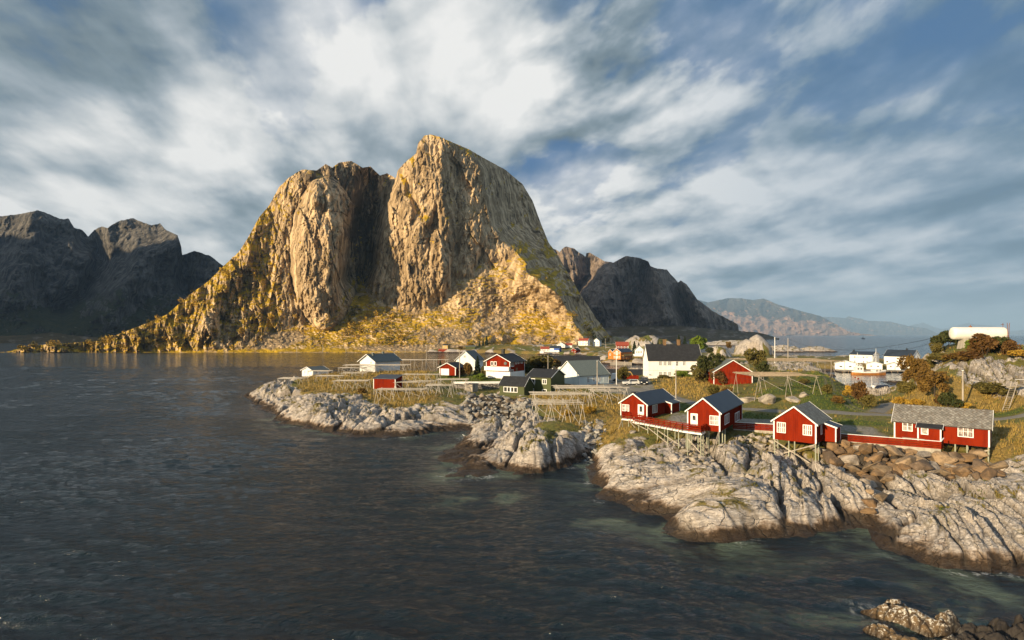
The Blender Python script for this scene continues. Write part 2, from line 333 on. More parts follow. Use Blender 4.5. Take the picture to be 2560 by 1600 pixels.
ROAD = [gz(*p) for p in [(1420, 955, 4.9), (1480, 962, 5.0), (1541, 966, 5.1), (1600, 974, 5.3), (1650, 986, 5.4), (1700, 999, 5.5), (1760, 1013, 5.5), (1830, 1022, 5.5), (1950, 1027, 5.6), (2050, 1031, 5.6), (2150, 1034, 5.6), (2250, 1037, 5.6), (2370, 1041, 5.6), (2500, 1047, 5.6), (2600, 1053, 5.7), (2760, 1062, 5.8), (3100, 1090, 5.8)]]
TRACK = [gz(*p) for p in [(2185, 1036, 5.5), (2140, 1024, 5.7), (2115, 1005, 6.6), (2100, 980, 7.2), (2080, 955, 7.8), (2064, 935, 8.0)]]
LANE2 = [gz(*p) for p in [(2190, 1032, 5.5), (2215, 1020, 5.4), (2222, 1008, 5.2)]]
YARD = [gz(*p) for p in [(1470, 950, 4.9), (1520, 948, 4.9), (1620, 952, 5.3), (1640, 985, 5.4), (1590, 990, 5.3), (1500, 978, 5.0)]]
GRAVEL = [[gz(*p) for p in g] for g in (
    [(1668, 1052, 5), (1690, 1032, 5.2), (1745, 1046, 5), (1735, 1068, 4.9)],
    [(1850, 1046, 5.2), (1950, 1050, 5.2), (2040, 1052, 5.2), (2100, 1064, 5.1), (2180, 1070, 5.0), (2215, 1092, 4.9), (2110, 1094, 4.8), (1960, 1080, 4.9), (1840, 1066, 5)])]
LAWN = [[gz(*p) for p in g] for g in (
    [(1095, 946, 5.5), (1110, 936, 5.6), (1180, 936, 5.7), (1265, 944, 5.9), (1262, 953, 5.9), (1150, 953, 5.5)],
    [(1690, 1006, 5.5), (1800, 1024, 5.5), (1945, 1036, 5.5), (2000, 1040, 5.5), (1940, 1052, 5.2), (1850, 1046, 5.2), (1745, 1044, 5), (1690, 1030, 5.2)],
    [(1990, 1030, 5.6), (2010, 990, 7.4), (1960, 950, 8.5), (2060, 922, 8), (2100, 965, 7), (2170, 1030, 5.6)],
    [(1900, 990, 7), (1900, 960, 7.8), (1990, 955, 8.4), (2010, 985, 7.6)],
    [(2040, 1046, 5.5), (2200, 1050, 5.5), (2230, 1062, 5.3), (2060, 1058, 5.3)],
    [(2150, 1030, 5.6), (2190, 1010, 5.2), (2200, 1000, 5.2), (2180, 1030, 5.5)], [(2280, 1028, 5.8), (2560, 1034, 6), (2560, 1044, 5.7), (2280, 1036, 5.7)])]
RIPRAP_GREY = [gz(*p) for p in [(1172, 990, 3.7), (1345, 1006, 3.7), (1325, 1030, 2.6), (1300, 1062, 1.4), (1180, 1064, .9), (1165, 1035, 1.8)]]
RIPRAP_BROWN = [gz(*p) for p in [(2045, 1118, 4.3), (2118, 1113, 4.5), (2336, 1134, 4.5), (2430, 1150, 3), (2500, 1200, 2.4), (2470, 1240, 2.1), (2400, 1215, 2.2), (2310, 1205, 2.2), (2240, 1195, 2.2), (2190, 1240, 1.4), (2160, 1215, 1.8), (2100, 1180, 2.2), (2055, 1160, 2.4)]]
GOLD = [[gz(*p) for p in g] for g in (      # stands of tall yellow grass
    [(1330, 1000, 4), (1340, 990, 4), (1560, 990, 5), (1620, 1010, 5), (1560, 1030, 4.5), (1500, 1050, 3.4), (1450, 1056, 4.3), (1400, 1030, 4.5)],
    [(1640, 970, 6), (1660, 945, 6.8), (1800, 945, 6.8), (1800, 1000, 5.7), (1720, 995, 5.8)],
    [(760, 975, 4.2), (755, 945, 4.4), (850, 930, 5), (1060, 925, 5.2), (1090, 1000, 4.3), (980, 1020, 3), (900, 985, 3.8)],
    [(2170, 1010, 5.3), (2230, 995, 5.2), (2420, 1010, 6.4), (2560, 1020, 6.6), (2560, 1036, 6), (2200, 1034, 5.6)],
    [(1510, 1060, 3.6), (1545, 1035, 4.4), (1560, 1085, 3.3), (1530, 1105, 3), (1500, 1095, 2.8)],
    [(2480, 1120, 4.8), (2500, 1060, 5.6), (2600, 1060, 6), (2600, 1110, 5.2)])]
HILLSLAB = [[gz(*p) for p in g] for g in ([(2362, 948, 10.6), (2400, 916, 12.9), (2460, 902, 13.7), (2570, 925, 12.4), (2590, 1005, 7.8), (2480, 1020, 6.4), (2395, 1004, 7.6)], [(2275, 945, 8.6), (2318, 897, 13.4), (2348, 896, 13.7), (2315, 955, 8.2)], [(2490, 1120, 4.6), (2520, 1075, 5.4), (2640, 1080, 5.8), (2640, 1190, 4), (2500, 1180, 3.4)])]
FLAT = []            # (x, y, radius, z): ground made level under a building
HILL_C = (96.0, 122.0)

def terrain(x, y, detail=True):
    "height of the headland at (x, y), with masks"
    x = np.asarray(x, float); y = np.asarray(y, float)
    wx = x + 0.9 * perlin(x * .35, y * .35, 3) + 0.35 * perlin(x * 1.1, y * 1.1, 4)
    wy = y + 0.9 * perlin(x * .35, y * .35, 5) + 0.35 * perlin(x * 1.1, y * 1.1, 6)
    k = np.clip(y / 70.0, 0.7, 2.5)
    wx = x + (wx - x) * k; wy = y + (wy - y) * k
    sd = poly_sdf(wx, wy, COAST)
    b = base_height(x, y)
    road = seg_dist(x, y, ROAD); track = seg_dist(x, y, TRACK); lane = np.minimum(seg_dist(x, y, LANE2), 1e9)
    yard = poly_sdf(x, y, YARD)
    gravel = np.maximum.reduce([poly_sdf(x, y, g) for g in GRAVEL])
    lawn = np.maximum.reduce([poly_sdf(x, y, g) for g in LAWN])
    gold = np.maximum.reduce([poly_sdf(x, y, g) for g in GOLD])
    soft = np.maximum.reduce([sst(-3.0, 0.5, lawn), sst(-1, .5, gravel), 1 - sst(9, 16, np.hypot(x - 117, y - 175)), sst(-2, 0, yard), 1 - sst(1.5, 4, road), sst(-4, 1.5, gold) * 0.8])
    flat = np.zeros_like(x)
    fz = np.zeros_like(x)
    for fx, fy, fr, fh in FLAT:
        wgt = 1 - sst(fr * 0.75, fr * 1.25, np.hypot(x - fx, y - fy)); fz = np.where(wgt > flat, fh, fz); flat = np.maximum(flat, wgt)
    n0 = fbm(x * .16, y * .16, 3, 21)
    # bare rock near the sea and on the hill; grass above
    hill = np.exp(-(((x - HILL_C[0]) / 22) ** 2 + ((y - HILL_C[1]) / 26) ** 2))
    hillrock = sst(0.0, 0.22, ridged(x * .09, y * .15, 3, 8) - 0.42 - 0.35 * sst(13.2, 15.0, b)) * sst(0.25, 0.5, hill) * sst(6.2, 7.5, b)
    brow = 3.7 + 0.9 * n0 + 0.35 * sst(110, 150, y)
    slab = np.maximum.reduce([sst(-1.5, 1.0, poly_sdf(x, y, g) + 1.2 * n0) for g in HILLSLAB]) * sst(-.35, .05, fbm(x * .3, y * .3, 3, 22) + .12)
    hillrock = np.maximum(hillrock, slab)
    rock = 1 - sst(brow - 0.9, brow + 0.35, b)
    rock = np.maximum(rock * sst(0, .01, sd + 50), hillrock)
    rock = np.clip(rock - soft, 0, 1)
    z = b
    if detail:
        a = 0.55 + 0.35 * perlin(x * .03, y * .03, 31)                # strike of the beds
        ca, sa = np.cos(a), np.sin(a)
        u, v = x * ca + y * sa, -x * sa + y * ca
        s = np.clip(y / 75.0, 0.75, 2.2)                              # the near beds are seen finer
        wu = 0.5 * perlin(x * .5, y * .5, 41); wv = 0.5 * perlin(x * .5, y * .5, 42)
        f1, f2, c1 = worley((u + wu) * .068, (v + wv) * .165, 11)
        g1, g2, c2 = worley((u + wu * .8) * .22, (v + wv * .6) * .62, 12)
        h1, h2, c3 = worley(u * .9 + wu, v * 1.9 + wv, 13)
        lump = (0.85 - f1) * 1.5 + (c1 - .5) * 1.5
        crack1 = np.exp(-((f2 - f1) / .085) ** 2); crack2 = np.exp(-((g2 - g1) / .10) ** 2); crack3 = np.exp(-((h2 - h1) / .12) ** 2)
        rel = -.62 + lump * 1.15 - 1.35 * crack1 + (0.6 - g1) * .12 + (c2 - .5) * .46 - .30 * crack2 + (c3 - .5) * .10 - .05 * crack3 + .22 * fbm(x * .45, y * .45, 3, 63) + .75 * facet((u + wu * .7) * .17, (v + wv * .7) * .42, 14) + .34 * facet((u + wu * .4) * .5, (v + wv * .4) * 1.2, 15) + .13 * fbm(x * 1.3, y * 1.3, 4, 61) + .05 * fbm(x * 5, y * 5, 2, 62)
        rel2 = rel * s ** .5
        amp = rock * np.where(hillrock > 0.2, .55, 1.0)
        z = z + rel2 * amp * (0.35 + 0.65 * sst(0.2, 2.2, b)) * 0.85
        z = z + (1 - rock) * (0.22 * fbm(x * .25, y * .25, 4, 71) * (1 - .7 * soft))
        cr = np.clip(crack1 * .8 + crack2 * .6 + crack3 * .32, 0, 1) * rock
        tone = np.clip(.5 + (c1 - .5) * .25 + (c2 - .5) * .35 + (c3 - .5) * .2 + .25 * fbm(x * .8, y * .8, 3, 65), 0, 1)
    else:
        cr = np.zeros_like(x); tone = cr + .5
    z = z * (1 - flat) + fz * flat
    # shore: keep the waterline of the plan, steep just above it
    edge = np.clip(sd, -6, 60)
    lift = 0.75 * sst(0.0, 1.0, edge) * np.clip(.6 + .5 * n0, .2, 1)
    z = np.where(edge > 0, np.maximum(z * sst(-0.3, 1.6, edge) + lift * .5 * rock, 0.05 + .12 * sst(0, 1, edge)), edge * 0.55 - 0.02)
    return z, dict(rock=rock, cr=cr, tone=tone, lawn=sst(-1.2, 1.2, lawn + 1.5 * n0), gravel=np.maximum(sst(-.8, .6, gravel + .8 * n0), sst(-1, .3, yard)), road=1 - sst(1.3, 2.1, road), track=np.maximum(np.exp(-((track - .75) / .4) ** 2) * .8, 1 - sst(1.2, 2.2, lane)), gold=sst(-2.5, 1.5, gold + 2 * n0), sd=sd, rip=np.maximum(sst(-.5, .5, poly_sdf(x, y, RIPRAP_GREY)), sst(-.5, .5, poly_sdf(x, y, RIPRAP_BROWN))))
def ground(x, y):
    return float(terrain(np.array([float(x)]), np.array([float(y)]))[0][0])
# ------------------------------------------------------------------ materials of the ground
def rock_ground_mat():
    m, nt, b = new_mat('headland ground')
    pos = GEO(nt); z = SEP(nt, pos)[2]; nz = SEP(nt, GEO(nt, 'Normal'))[2]
    a1 = SEP(nt, ATTR(nt, 'm1')); a2 = SEP(nt, ATTR(nt, 'm2'))   # m1: rock crack tone   m2: lawn gravel gold
    a3 = SEP(nt, ATTR(nt, 'm3'))                                 # m3: road track riprap
    nb = NOISE(nt, pos, .35, 5, .6); nm = NOISE(nt, pos, 1.6, 6, .65); nf = NOISE(nt, pos, 7, 4, .7); nbl = NOISE(nt, MAPV(nt, pos, (1, 1, .4), (0, .3, .55)), 2.6, 6, .7, .6)
    strat = NOISE(nt, MAPV(nt, pos, (.5, 2.6, 4.5), (.25, .2, .55)), 1.5, 6, .65, .5)
    light = MIX(nt, MR(nt, strat, .40, .62), (.33, .295, .265), (.60, .55, .505))
    light = MIX(nt, MR(nt, nm, .50, .70), light, (.36, .305, .25))
    light = MIX(nt, M(nt, 'MULTIPLY', MR(nt, a1[2], .55, .95), .5), light, (.33, .27, .21))
    light = MIX(nt, MR(nt, nbl, .60, .72, 0, .75), light, (.10, .09, .08))                 # lichen and grime
    xyz = SEP(nt, pos); jv = VM(nt, 'ADD', pos, VM(nt, 'SCALE', NOISE(nt, pos, .9, 3, .6, 0, 1), scale=1.1))
    jd = VORO(nt, MAPV(nt, jv, (.26, .72, .6), (0, .25, -.62)), 1.0, 'DISTANCE_TO_EDGE'); jd2 = VORO(nt, MAPV(nt, jv, (.75, 1.9, 1.5), (.2, .1, -.5)), 1.0, 'DISTANCE_TO_EDGE')
    joint = M(nt, 'MAXIMUM', MR(nt, jd, .0, .028, 1, 0), M(nt, 'MULTIPLY', MR(nt, jd2, .0, .03, .4, 0), MR(nt, nb, .42, .58)))
    wet = M(nt, 'ADD', z, M(nt, 'ADD', M(nt, 'MULTIPLY', M(nt, 'SUBTRACT', nb, .5), 2.2), M(nt, 'MULTIPLY', M(nt, 'SUBTRACT', nm, .5), 1.3)))
    rockc = MIX(nt, MR(nt, wet, .45, 1.45, .9, 0), light, MIX(nt, nm, (.20, .105, .045), (.30, .18, .09)))
    rockc = MIX(nt, MR(nt, wet, .55, 1.2, 1, 0), rockc, MIX(nt, nf, (.018, .012, .008), (.055, .034, .018)))
    rockc = MIX(nt, M(nt, 'MAXIMUM', M(nt, 'MULTIPLY', a1[1], .75), M(nt, 'MULTIPLY', joint, .52)), rockc, (.045, .036, .028))              # joints hold soil and lichen
    moss = M(nt, 'MULTIPLY', MR(nt, M(nt, 'ADD', M(nt, 'MULTIPLY', a1[1], .35), nb), .58, .74), MR(nt, wet, 1.9, 2.8))
    grassy = MIX(nt, nm, (.075, .085, .018), (.22, .155, .045))
    rockc = MIX(nt, M(nt, 'MULTIPLY', moss, MR(nt, nz, .55, .8)), rockc, grassy)
    gold = MIX(nt, MR(nt, nm, .3, .7), (.20, .14, .038), (.31, .215, .065))
    green = MIX(nt, MR(nt, nm, .3, .7), (.05, .085, .012), (.10, .125, .022))
    mixg = MIX(nt, MR(nt, M(nt, 'ADD', nb, M(nt, 'MULTIPLY', a2[2], .45)), .42, .75), MIX(nt, .4, green, (.2, .15, .05)), gold)
    soil = MIX(nt, a2[0], mixg, green)
    soil = MIX(nt, MR(nt, nf, .52, .8, 0, .55), soil, (.09, .08, .03))
    grav = MIX(nt, VORO(nt, pos, 3.5), (.16, .145, .12), (.34, .32, .28))
    soil = MIX(nt, M(nt, 'MULTIPLY', a2[1], MR(nt, nb, .30, .5)), soil, grav)
    soil = MIX(nt, M(nt, 'MULTIPLY', a3[1], .75), soil, (.24, .20, .13))
    col = MIX(nt, MR(nt, M(nt, 'ADD', a1[0], M(nt, 'MULTIPLY', M(nt, 'SUBTRACT', nm, .5), .7)), .38, .60), soil, rockc)
    nt.links.new(MIX(nt, M(nt, 'MULTIPLY', a3[2], MR(nt, wet, 1.2, 1.9)), col, (.06, .05, .04)), b.inputs['Base Color'])
    lk(nt, MR(nt, wet, .0, .7, .35, .9), b.inputs['Roughness'])
    h = M(nt, 'ADD', M(nt, 'MULTIPLY', strat, .6), M(nt, 'ADD', M(nt, 'MULTIPLY', nm, .5), M(nt, 'MULTIPLY_ADD', joint, -.9, M(nt, 'MULTIPLY', nf, .32))))
    nt.links.new(BUMP(nt, h, .75, .32), b.inputs['Normal'])
    return m
def perspective_grid(px0, px1, ncol, d0, d1, nrow):
    a = np.linspace((px0 - CX) / F, (px1 - CX) / F, ncol)
    d = d0 * (d1 / d0) ** np.linspace(0, 1, nrow)
    return a[None, :] * d[:, None], np.repeat(d[:, None], ncol, 1)
# ------------------------------------------------------------------ headland mesh
def build_headland():
    NR = 860; ax = (np.r_[np.linspace(585, 2680, 920), np.linspace(2680, 5200, 150)[1:]] - CX) / F; NC = len(ax)
    dd = 41.5 * (345.0 / 41.5) ** np.linspace(0, 1, NR); X, Y = ax[None] * dd[:, None], np.repeat(dd[:, None], NC, 1)
    st = 5
    ri = np.unique(np.r_[np.arange(0, NR, st), NR - 1]); ci = np.unique(np.r_[np.arange(0, NC, st), NC - 1])
    cs = poly_sdf(X[np.ix_(ri, ci)], Y[np.ix_(ri, ci)], COAST) > -7.0
    near = np.repeat(np.repeat(cs, st, 0), st, 1)[:NR, :NC]
    g = near.copy(); g[st:] |= near[:-st]; g[:-st] |= near[st:]; g[:, st:] |= near[:, :-st]; g[:, :-st] |= near[:, st:]
    z, mk = terrain(X[g], Y[g])
    Z = np.full(X.shape, -9.0); Z[g] = z
    def full(k):
        a = np.zeros(X.shape); a[g] = mk[k]; return a
    keep = Z > -1.6
    ob = grid_mesh('headland', X, Y, Z, keep, dict(m1=[full('rock'), full('cr'), full('tone')], m2=[full('lawn'), full('gravel'), full('gold')], m3=[full('road'), full('track'), full('rip')]), rock_ground_mat())
    ob['label'] = 'pale rocky headland with grass, carrying the village'
    return ob

# ------------------------------------------------------------------ mountains: each column of rock rises from its own foot to the skyline
def ipl(x, pts):
    p = np.array(pts, float); return np.interp(x, p[:, 0], p[:, 1])
def mountain(name, sky, base_py, base_d, gfun, rfun, mfun, px0, px1, nc, nr, mat, back=600.0, rough=1.0, label=None, seed=0):
    px = np.linspace(px0, px1, nc)
    top = ipl(px, sky) + rough * (1.6 * fbm(px / 11.0, px * 0 + seed, 3, seed))
    bpy_ = np.broadcast_to(base_py(px) if callable(base_py) else base_py, px.shape)
    top = np.minimum(top, bpy_ - .5)
    t = np.linspace(0, 1, nr)
    PX = np.repeat(px[None], nr, 0); PY = bpy_[None] + (top - bpy_)[None] * t[:, None]
    G = gfun(PX, PY, t[:, None])                                  # metres of depth per pixel row
    dpy = np.zeros_like(PY); dpy[1:] = PY[:-1] - PY[1:]
    D0 = np.broadcast_to(base_d(px) if callable(base_d) else base_d, px.shape)
    D = D0[None] + np.cumsum(G * dpy, 0)
    edge = np.clip(t / .04, 0, 1)[:, None]
    D = D + rfun(PX, PY, t[:, None]) * edge
    X = (PX - CX) / F * D; Z = CZ + (HY - PY) / F * D
    Z[0] = np.minimum(Z[0], -1.0)
    A = mfun(PX, PY, t[:, None])
    nb = 16; kb = np.linspace(0, 1, nb + 1)[1:, None]
    Db = D[-1][None] + back * kb * (.5 + .5 * (Z[-1] / Z[-1].max())[None]); Zb = Z[-1][None] * (1 - kb ** 1.5) - 1.5 * kb
    Xb = (px[None] - CX) / F * D[-1][None] + (Db - D[-1][None]) * (px[None] - CX) / F
    X = np.vstack([X, Xb]); Y = np.vstack([D, Db]); Z = np.vstack([Z, Zb])
    A = [np.vstack([np.broadcast_to(a, PX.shape), np.repeat(np.broadcast_to(a, PX.shape)[-1:], nb, 0)]) for a in A]
    ob = grid_mesh(name, X, Y, Z, None, dict(m1=A), mat)
    if label: ob['label'] = label
    return ob, PX, PY, D

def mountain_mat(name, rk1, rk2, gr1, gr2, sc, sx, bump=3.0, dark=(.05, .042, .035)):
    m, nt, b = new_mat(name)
    pos = GEO(nt); nz = SEP(nt, GEO(nt, 'Normal'))[2]; a = SEP(nt, ATTR(nt, 'm1'))   # grass scree, then crag shade painted over random stain
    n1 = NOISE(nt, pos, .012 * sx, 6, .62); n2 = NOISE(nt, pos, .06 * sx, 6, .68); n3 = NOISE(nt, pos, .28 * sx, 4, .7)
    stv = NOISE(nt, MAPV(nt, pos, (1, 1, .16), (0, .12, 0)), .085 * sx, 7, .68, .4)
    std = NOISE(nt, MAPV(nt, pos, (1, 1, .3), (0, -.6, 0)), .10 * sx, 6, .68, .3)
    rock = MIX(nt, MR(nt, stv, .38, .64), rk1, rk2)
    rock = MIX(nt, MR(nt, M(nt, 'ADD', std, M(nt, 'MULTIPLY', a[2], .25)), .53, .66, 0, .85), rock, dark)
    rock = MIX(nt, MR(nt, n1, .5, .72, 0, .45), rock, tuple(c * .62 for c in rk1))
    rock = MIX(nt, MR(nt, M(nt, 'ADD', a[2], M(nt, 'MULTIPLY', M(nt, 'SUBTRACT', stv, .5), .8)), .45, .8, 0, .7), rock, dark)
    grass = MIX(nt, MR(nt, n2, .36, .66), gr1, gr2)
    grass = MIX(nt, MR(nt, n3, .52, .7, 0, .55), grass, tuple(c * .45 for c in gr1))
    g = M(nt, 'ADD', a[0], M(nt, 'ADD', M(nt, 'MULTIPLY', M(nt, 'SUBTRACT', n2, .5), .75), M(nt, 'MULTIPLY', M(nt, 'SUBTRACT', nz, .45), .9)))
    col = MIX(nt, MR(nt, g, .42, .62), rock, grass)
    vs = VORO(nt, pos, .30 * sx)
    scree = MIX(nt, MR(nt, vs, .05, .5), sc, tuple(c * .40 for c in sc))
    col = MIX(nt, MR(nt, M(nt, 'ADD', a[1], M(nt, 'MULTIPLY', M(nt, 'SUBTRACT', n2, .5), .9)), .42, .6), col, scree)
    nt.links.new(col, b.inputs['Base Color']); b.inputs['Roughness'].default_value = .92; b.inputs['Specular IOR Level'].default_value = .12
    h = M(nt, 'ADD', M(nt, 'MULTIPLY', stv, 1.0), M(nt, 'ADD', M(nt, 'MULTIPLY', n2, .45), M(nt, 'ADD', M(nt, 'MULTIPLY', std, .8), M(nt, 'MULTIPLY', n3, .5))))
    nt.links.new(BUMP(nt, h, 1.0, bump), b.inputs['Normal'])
    return m

def gau(x, y, cx, cy, rx, ry, ang=0.0):
    c, s = math.cos(ang), math.sin(ang); u = (x - cx) * c + (y - cy) * s; v = -(x - cx) * s + (y - cy) * c
    return np.exp(-((u / rx) ** 2 + (v / ry) ** 2))

# ---- the great crag
CRAG_SKY = [(-60, 884), (0, 883), (28, 879), (92, 863), (119, 861), (180, 857), (250, 852), (289, 838), (347, 816), (417, 786), (472, 738), (522, 702), (561, 663), (597, 630), (620, 594), (648, 543), (673, 513), (697, 469), (722, 444), (754, 424),
            (792, 426), (814, 410), (831, 419), (846, 407), (878, 402), (906, 419), (926, 416), (950, 439), (968, 433), (990, 446), (994, 426), (1015, 404), (1040, 384), (1046, 356), (1062, 339), (1077, 336), (1099, 342), (1134, 357), (1174, 374),
            (1213, 397), (1263, 424), (1307, 461), (1332, 503), (1352, 558), (1372, 607), (1397, 642), (1426, 692), (1451, 736), (1491, 796), (1521, 836), (1540, 852), (1600, 858)]
CLIFF = [(-60, 895), (300, 893), (420, 890), (500, 870), (560, 872), (640, 858), (668, 836), (740, 812), (800, 792), (822, 797), (850, 768), (876, 747), (926, 731), (945, 757), (1025, 777), (1104, 762), (1144, 700), (1203, 683), (1293, 633), (1342, 640), (1400, 690), (1470, 790), (1600, 880)]
def crag_g(px, py, t):
    cl = ipl(px, CLIFF); a = sst(-14, 14, py - cl)                # 1 on the talus, 0 on the cliff
    left = 1 - sst(640, 760, px)
    cliff = .17 + .25 * left + .3 * sst(.86, 1.0, t) + .10 * sst(1180, 1330, px)
    talus = .80 - .15 * left
    return talus * a + cliff * (1 - a)
XR = [(330, 1100), (375, 1165), (420, 1200), (500, 1212), (560, 1222), (600, 1255), (650, 1310), (700, 1345), (740, 1400), (800, 1430), (860, 1470)]
EDGE = [(420, 998), (446, 990), (500, 975), (540, 962), (600, 950), (700, 932), (760, 926), (900, 930)]        # left edge of the main face
def crag_r(px, py, t):
    R = np.zeros_like(px)
    w = px + 9 * fbm(px / 60, py / 60, 3, 5); v = py + 9 * fbm(px / 60, py / 60, 3, 6)
    # left buttress: a dome standing forward
    rr = ((w - 812) / 88.0) ** 2 + ((v - 632) / 190.0) ** 2
    R -= 58 * np.sqrt(np.clip(1 - rr, 0, 1))
    # groove on its left
    R += 12 * np.exp(-((w - ipl(v, [(420, 800), (500, 755), (560, 735), (680, 728), (730, 742), (800, 800)])) / 13.0) ** 2) * sst(400, 470, v) * (1 - sst(740, 800, v))
    # the dark gully between dome and main face: a deep recess bounded by the wall of the main face
    ed = ipl(v, EDGE)
    rec = (1 - sst(-14, 10, w - ed)) * sst(-104, -58, w - ed) * (1 - sst(690, 770, v)) * sst(400, 440, v + 0 * w)
    R += 88 * rec
    R += 22 * np.exp(-((w - ed + 24) / 10) ** 2) * (1 - sst(680, 740, v))
    # main face, bowed; right flank turns away
    xr = ipl(py, XR)
    R -= (.20 * np.clip(w - ed, 0, xr - ed) + 10 * np.clip(1 - ((w - 1110) / 120.0) ** 2, 0, 1)) * sst(-10, 25, w - ed) * (1 - sst(680, 800, v))
    R += 1.7 * np.maximum(0, w - xr + 22 * sst(600, 680, py) * fbm(px / 70, py / 50, 4, 71)) * sst(340, 420, py) + .25 * np.maximum(0, w - xr + 60) * 0
    R -= 30 * np.exp(-(seg_dist(w, v, [(1290, 640), (1325, 690), (1390, 735), (1430, 790), (1475, 850)]) / 34.0) ** 2)
    R += 24 * gau(w, v, 1082, 566, 12, 36, .35) + 14 * gau(w, v, 1200, 650, 10, 46, .3) + 12 * gau(w, v, 1130, 690, 9, 40, .2) - 12 * gau(w, v, 1050, 590, 18, 60, .3)
    R += 16 * np.exp(-(seg_dist(w, v, [(1005, 430), (1030, 490), (1060, 540)]) / 9.0) ** 2)
    # shoulders of the left ridge
    R -= 22 * np.exp(-(seg_dist(w, v, [(640, 560), (610, 660), (540, 740), (520, 820)]) / 26.0) ** 2)
    R -= 24 * np.exp(-(seg_dist(w, v, [(780, 440), (790, 500)]) / 18.0) ** 2)
    # rock relief: vertical ribs on the cliffs, rubble on the slopes
    cl = ipl(px, CLIFF); a = sst(-14, 14, py - cl); left = 1 - sst(640, 740, px)
    sl = px + .22 * (py - 500)                                    # ribs lean a little
    ribs = ridged(sl / 34.0, py / 210.0, 5, 15) - .6
    ribs2 = ridged((px - .35 * py) / 15.0, (py + .3 * px) / 60.0, 4, 17) - .6
    blk = fbm(px / 26.0, py / 20.0, 5, 19)
    f1, f2, c = worley((px + .3 * py) / 17.0 + .5 * fbm(px / 20, py / 20, 2, 3), py / 44.0, 23)
    ribs3 = ridged((px - .12 * py) / 11.0 + .8 * fbm(px / 30, py / 60, 2, 8), py / 95.0, 3, 18) - .6
    g1, g2, gc = worley((px - .45 * py) / 30.0 + .4 * fbm(px / 30, py / 30, 3, 4), (py + .2 * px) / 70.0, 29)
    R -= (1 - a) * ((6 + 3 * left) * ribs + 2.5 * ribs2 + 5 * ribs3 + (2 + 8 * left) * blk + (7 + 5 * left) * facet((px - .30 * py) / 27.0 + .3 * fbm(px / 30, py / 60, 3, 4), (py + .15 * px) / 130.0, 53) + (3 + 3 * left) * facet((px + .2 * py) / 12.0, py / 60.0, 54) + 3 * (gc - .5) + 3 * (c - .5) - 1.6 * np.exp(-((g2 - g1) / .06) ** 2) - 1.2 * np.exp(-((f2 - f1) / .07) ** 2) + 5 * (ridged((px + .5 * py) / 21.0, (py - .3 * px) / 80.0, 4, 38) - .6) * (1 - left))
    R -= a * (5.5 * fbm(px / 40.0, py / 22.0, 5, 25) + 3.2 * fbm(px / 9.0, py / 6.0, 3, 26))
    knoll = sst(1170, 1240, px) * sst(800, 850, py)
    R -= knoll * (9 * np.clip(.7 - worley(px / 46.0, py / 26.0, 33)[0], 0, 1) * 1.6 + 5 * blk)
    return R
def crag_m(px, py, t):
    n = fbm(px / 50, py / 40, 4, 44); n2 = fbm(px / 16, py / 12, 4, 45)
    cl = ipl(px, CLIFF); tal = sst(-8, 10, py - cl)
    g = -.55 + 0 * px
    g = np.maximum(g, .30 * tal + .25 * n2 - .02)
    g = np.maximum(g, (.66 + .95 * n + .3 * n2) * (1 - sst(660, 740, px)) - .45 * gau(px, py, 560, 800, 60, 45) - .5 * gau(px, py, 610, 860, 75, 30) + .15 * (1 - sst(380, 460, px)))
    g = np.maximum(g, .6 * np.exp(-(seg_dist(px, py, [(1060, 339), (1100, 344), (1170, 378), (1215, 402)]) / 9.0) ** 2) * 1.0 - .2)
    g = np.maximum(g, .75 * np.exp(-(seg_dist(px, py, [(1000, 425), (1030, 490), (1065, 545)]) / 16.0) ** 2) * 1.2 - .3 + .5 * n2)
    g = np.maximum(g, .55 * gau(px, py, 1020, 400, 30, 70, .4) - .1 + .5 * n2)
    g = np.maximum(g, .55 * gau(px, py, 895, 640, 24, 100) - .05 + .5 * n2)
    g = np.maximum(g, .25 * gau(px, py, 1330, 660, 60, 40, .5) - .05 + .5 * n2); g = np.maximum(g, (.55 * gau(px, py, 1330, 760, 90, 70, .5) + .5 * n2) * 1.0)
    g = np.maximum(g, .95 * gau(px, py, 690, 490, 70, 80) + .6 * n2 - .1); g = np.maximum(g, .02 + .8 * n + .4 * n2)
    g = g - .55 * gau(px, py, 1225, 815, 60, 22, -.4) - .35 * sst(1190, 1260, px) * sst(820, 850, py) * sst(-.1, .25, n)
    scree = np.maximum.reduce([.95 * gau(px, py, 690, 850, 95, 26, -.12), .85 * gau(px, py, 1110, 838, 90, 28, .0), .9 * gau(px, py, 1060, 870, 260, 12), .5 * gau(px, py, 930, 745, 14, 40), .55 * gau(px, py, 900, 868, 260, 9)]) + .22 * n2
    tint = .5 * n + .85 * gau(px, py, 905, 560, 40, 140) + .5 * gau(px, py, 820, 430, 120, 36)  # random stains plus shade painted in the gully and on the upper left
    return [np.clip(g + .5, 0, 1) - .5 + 0, scree, tint]

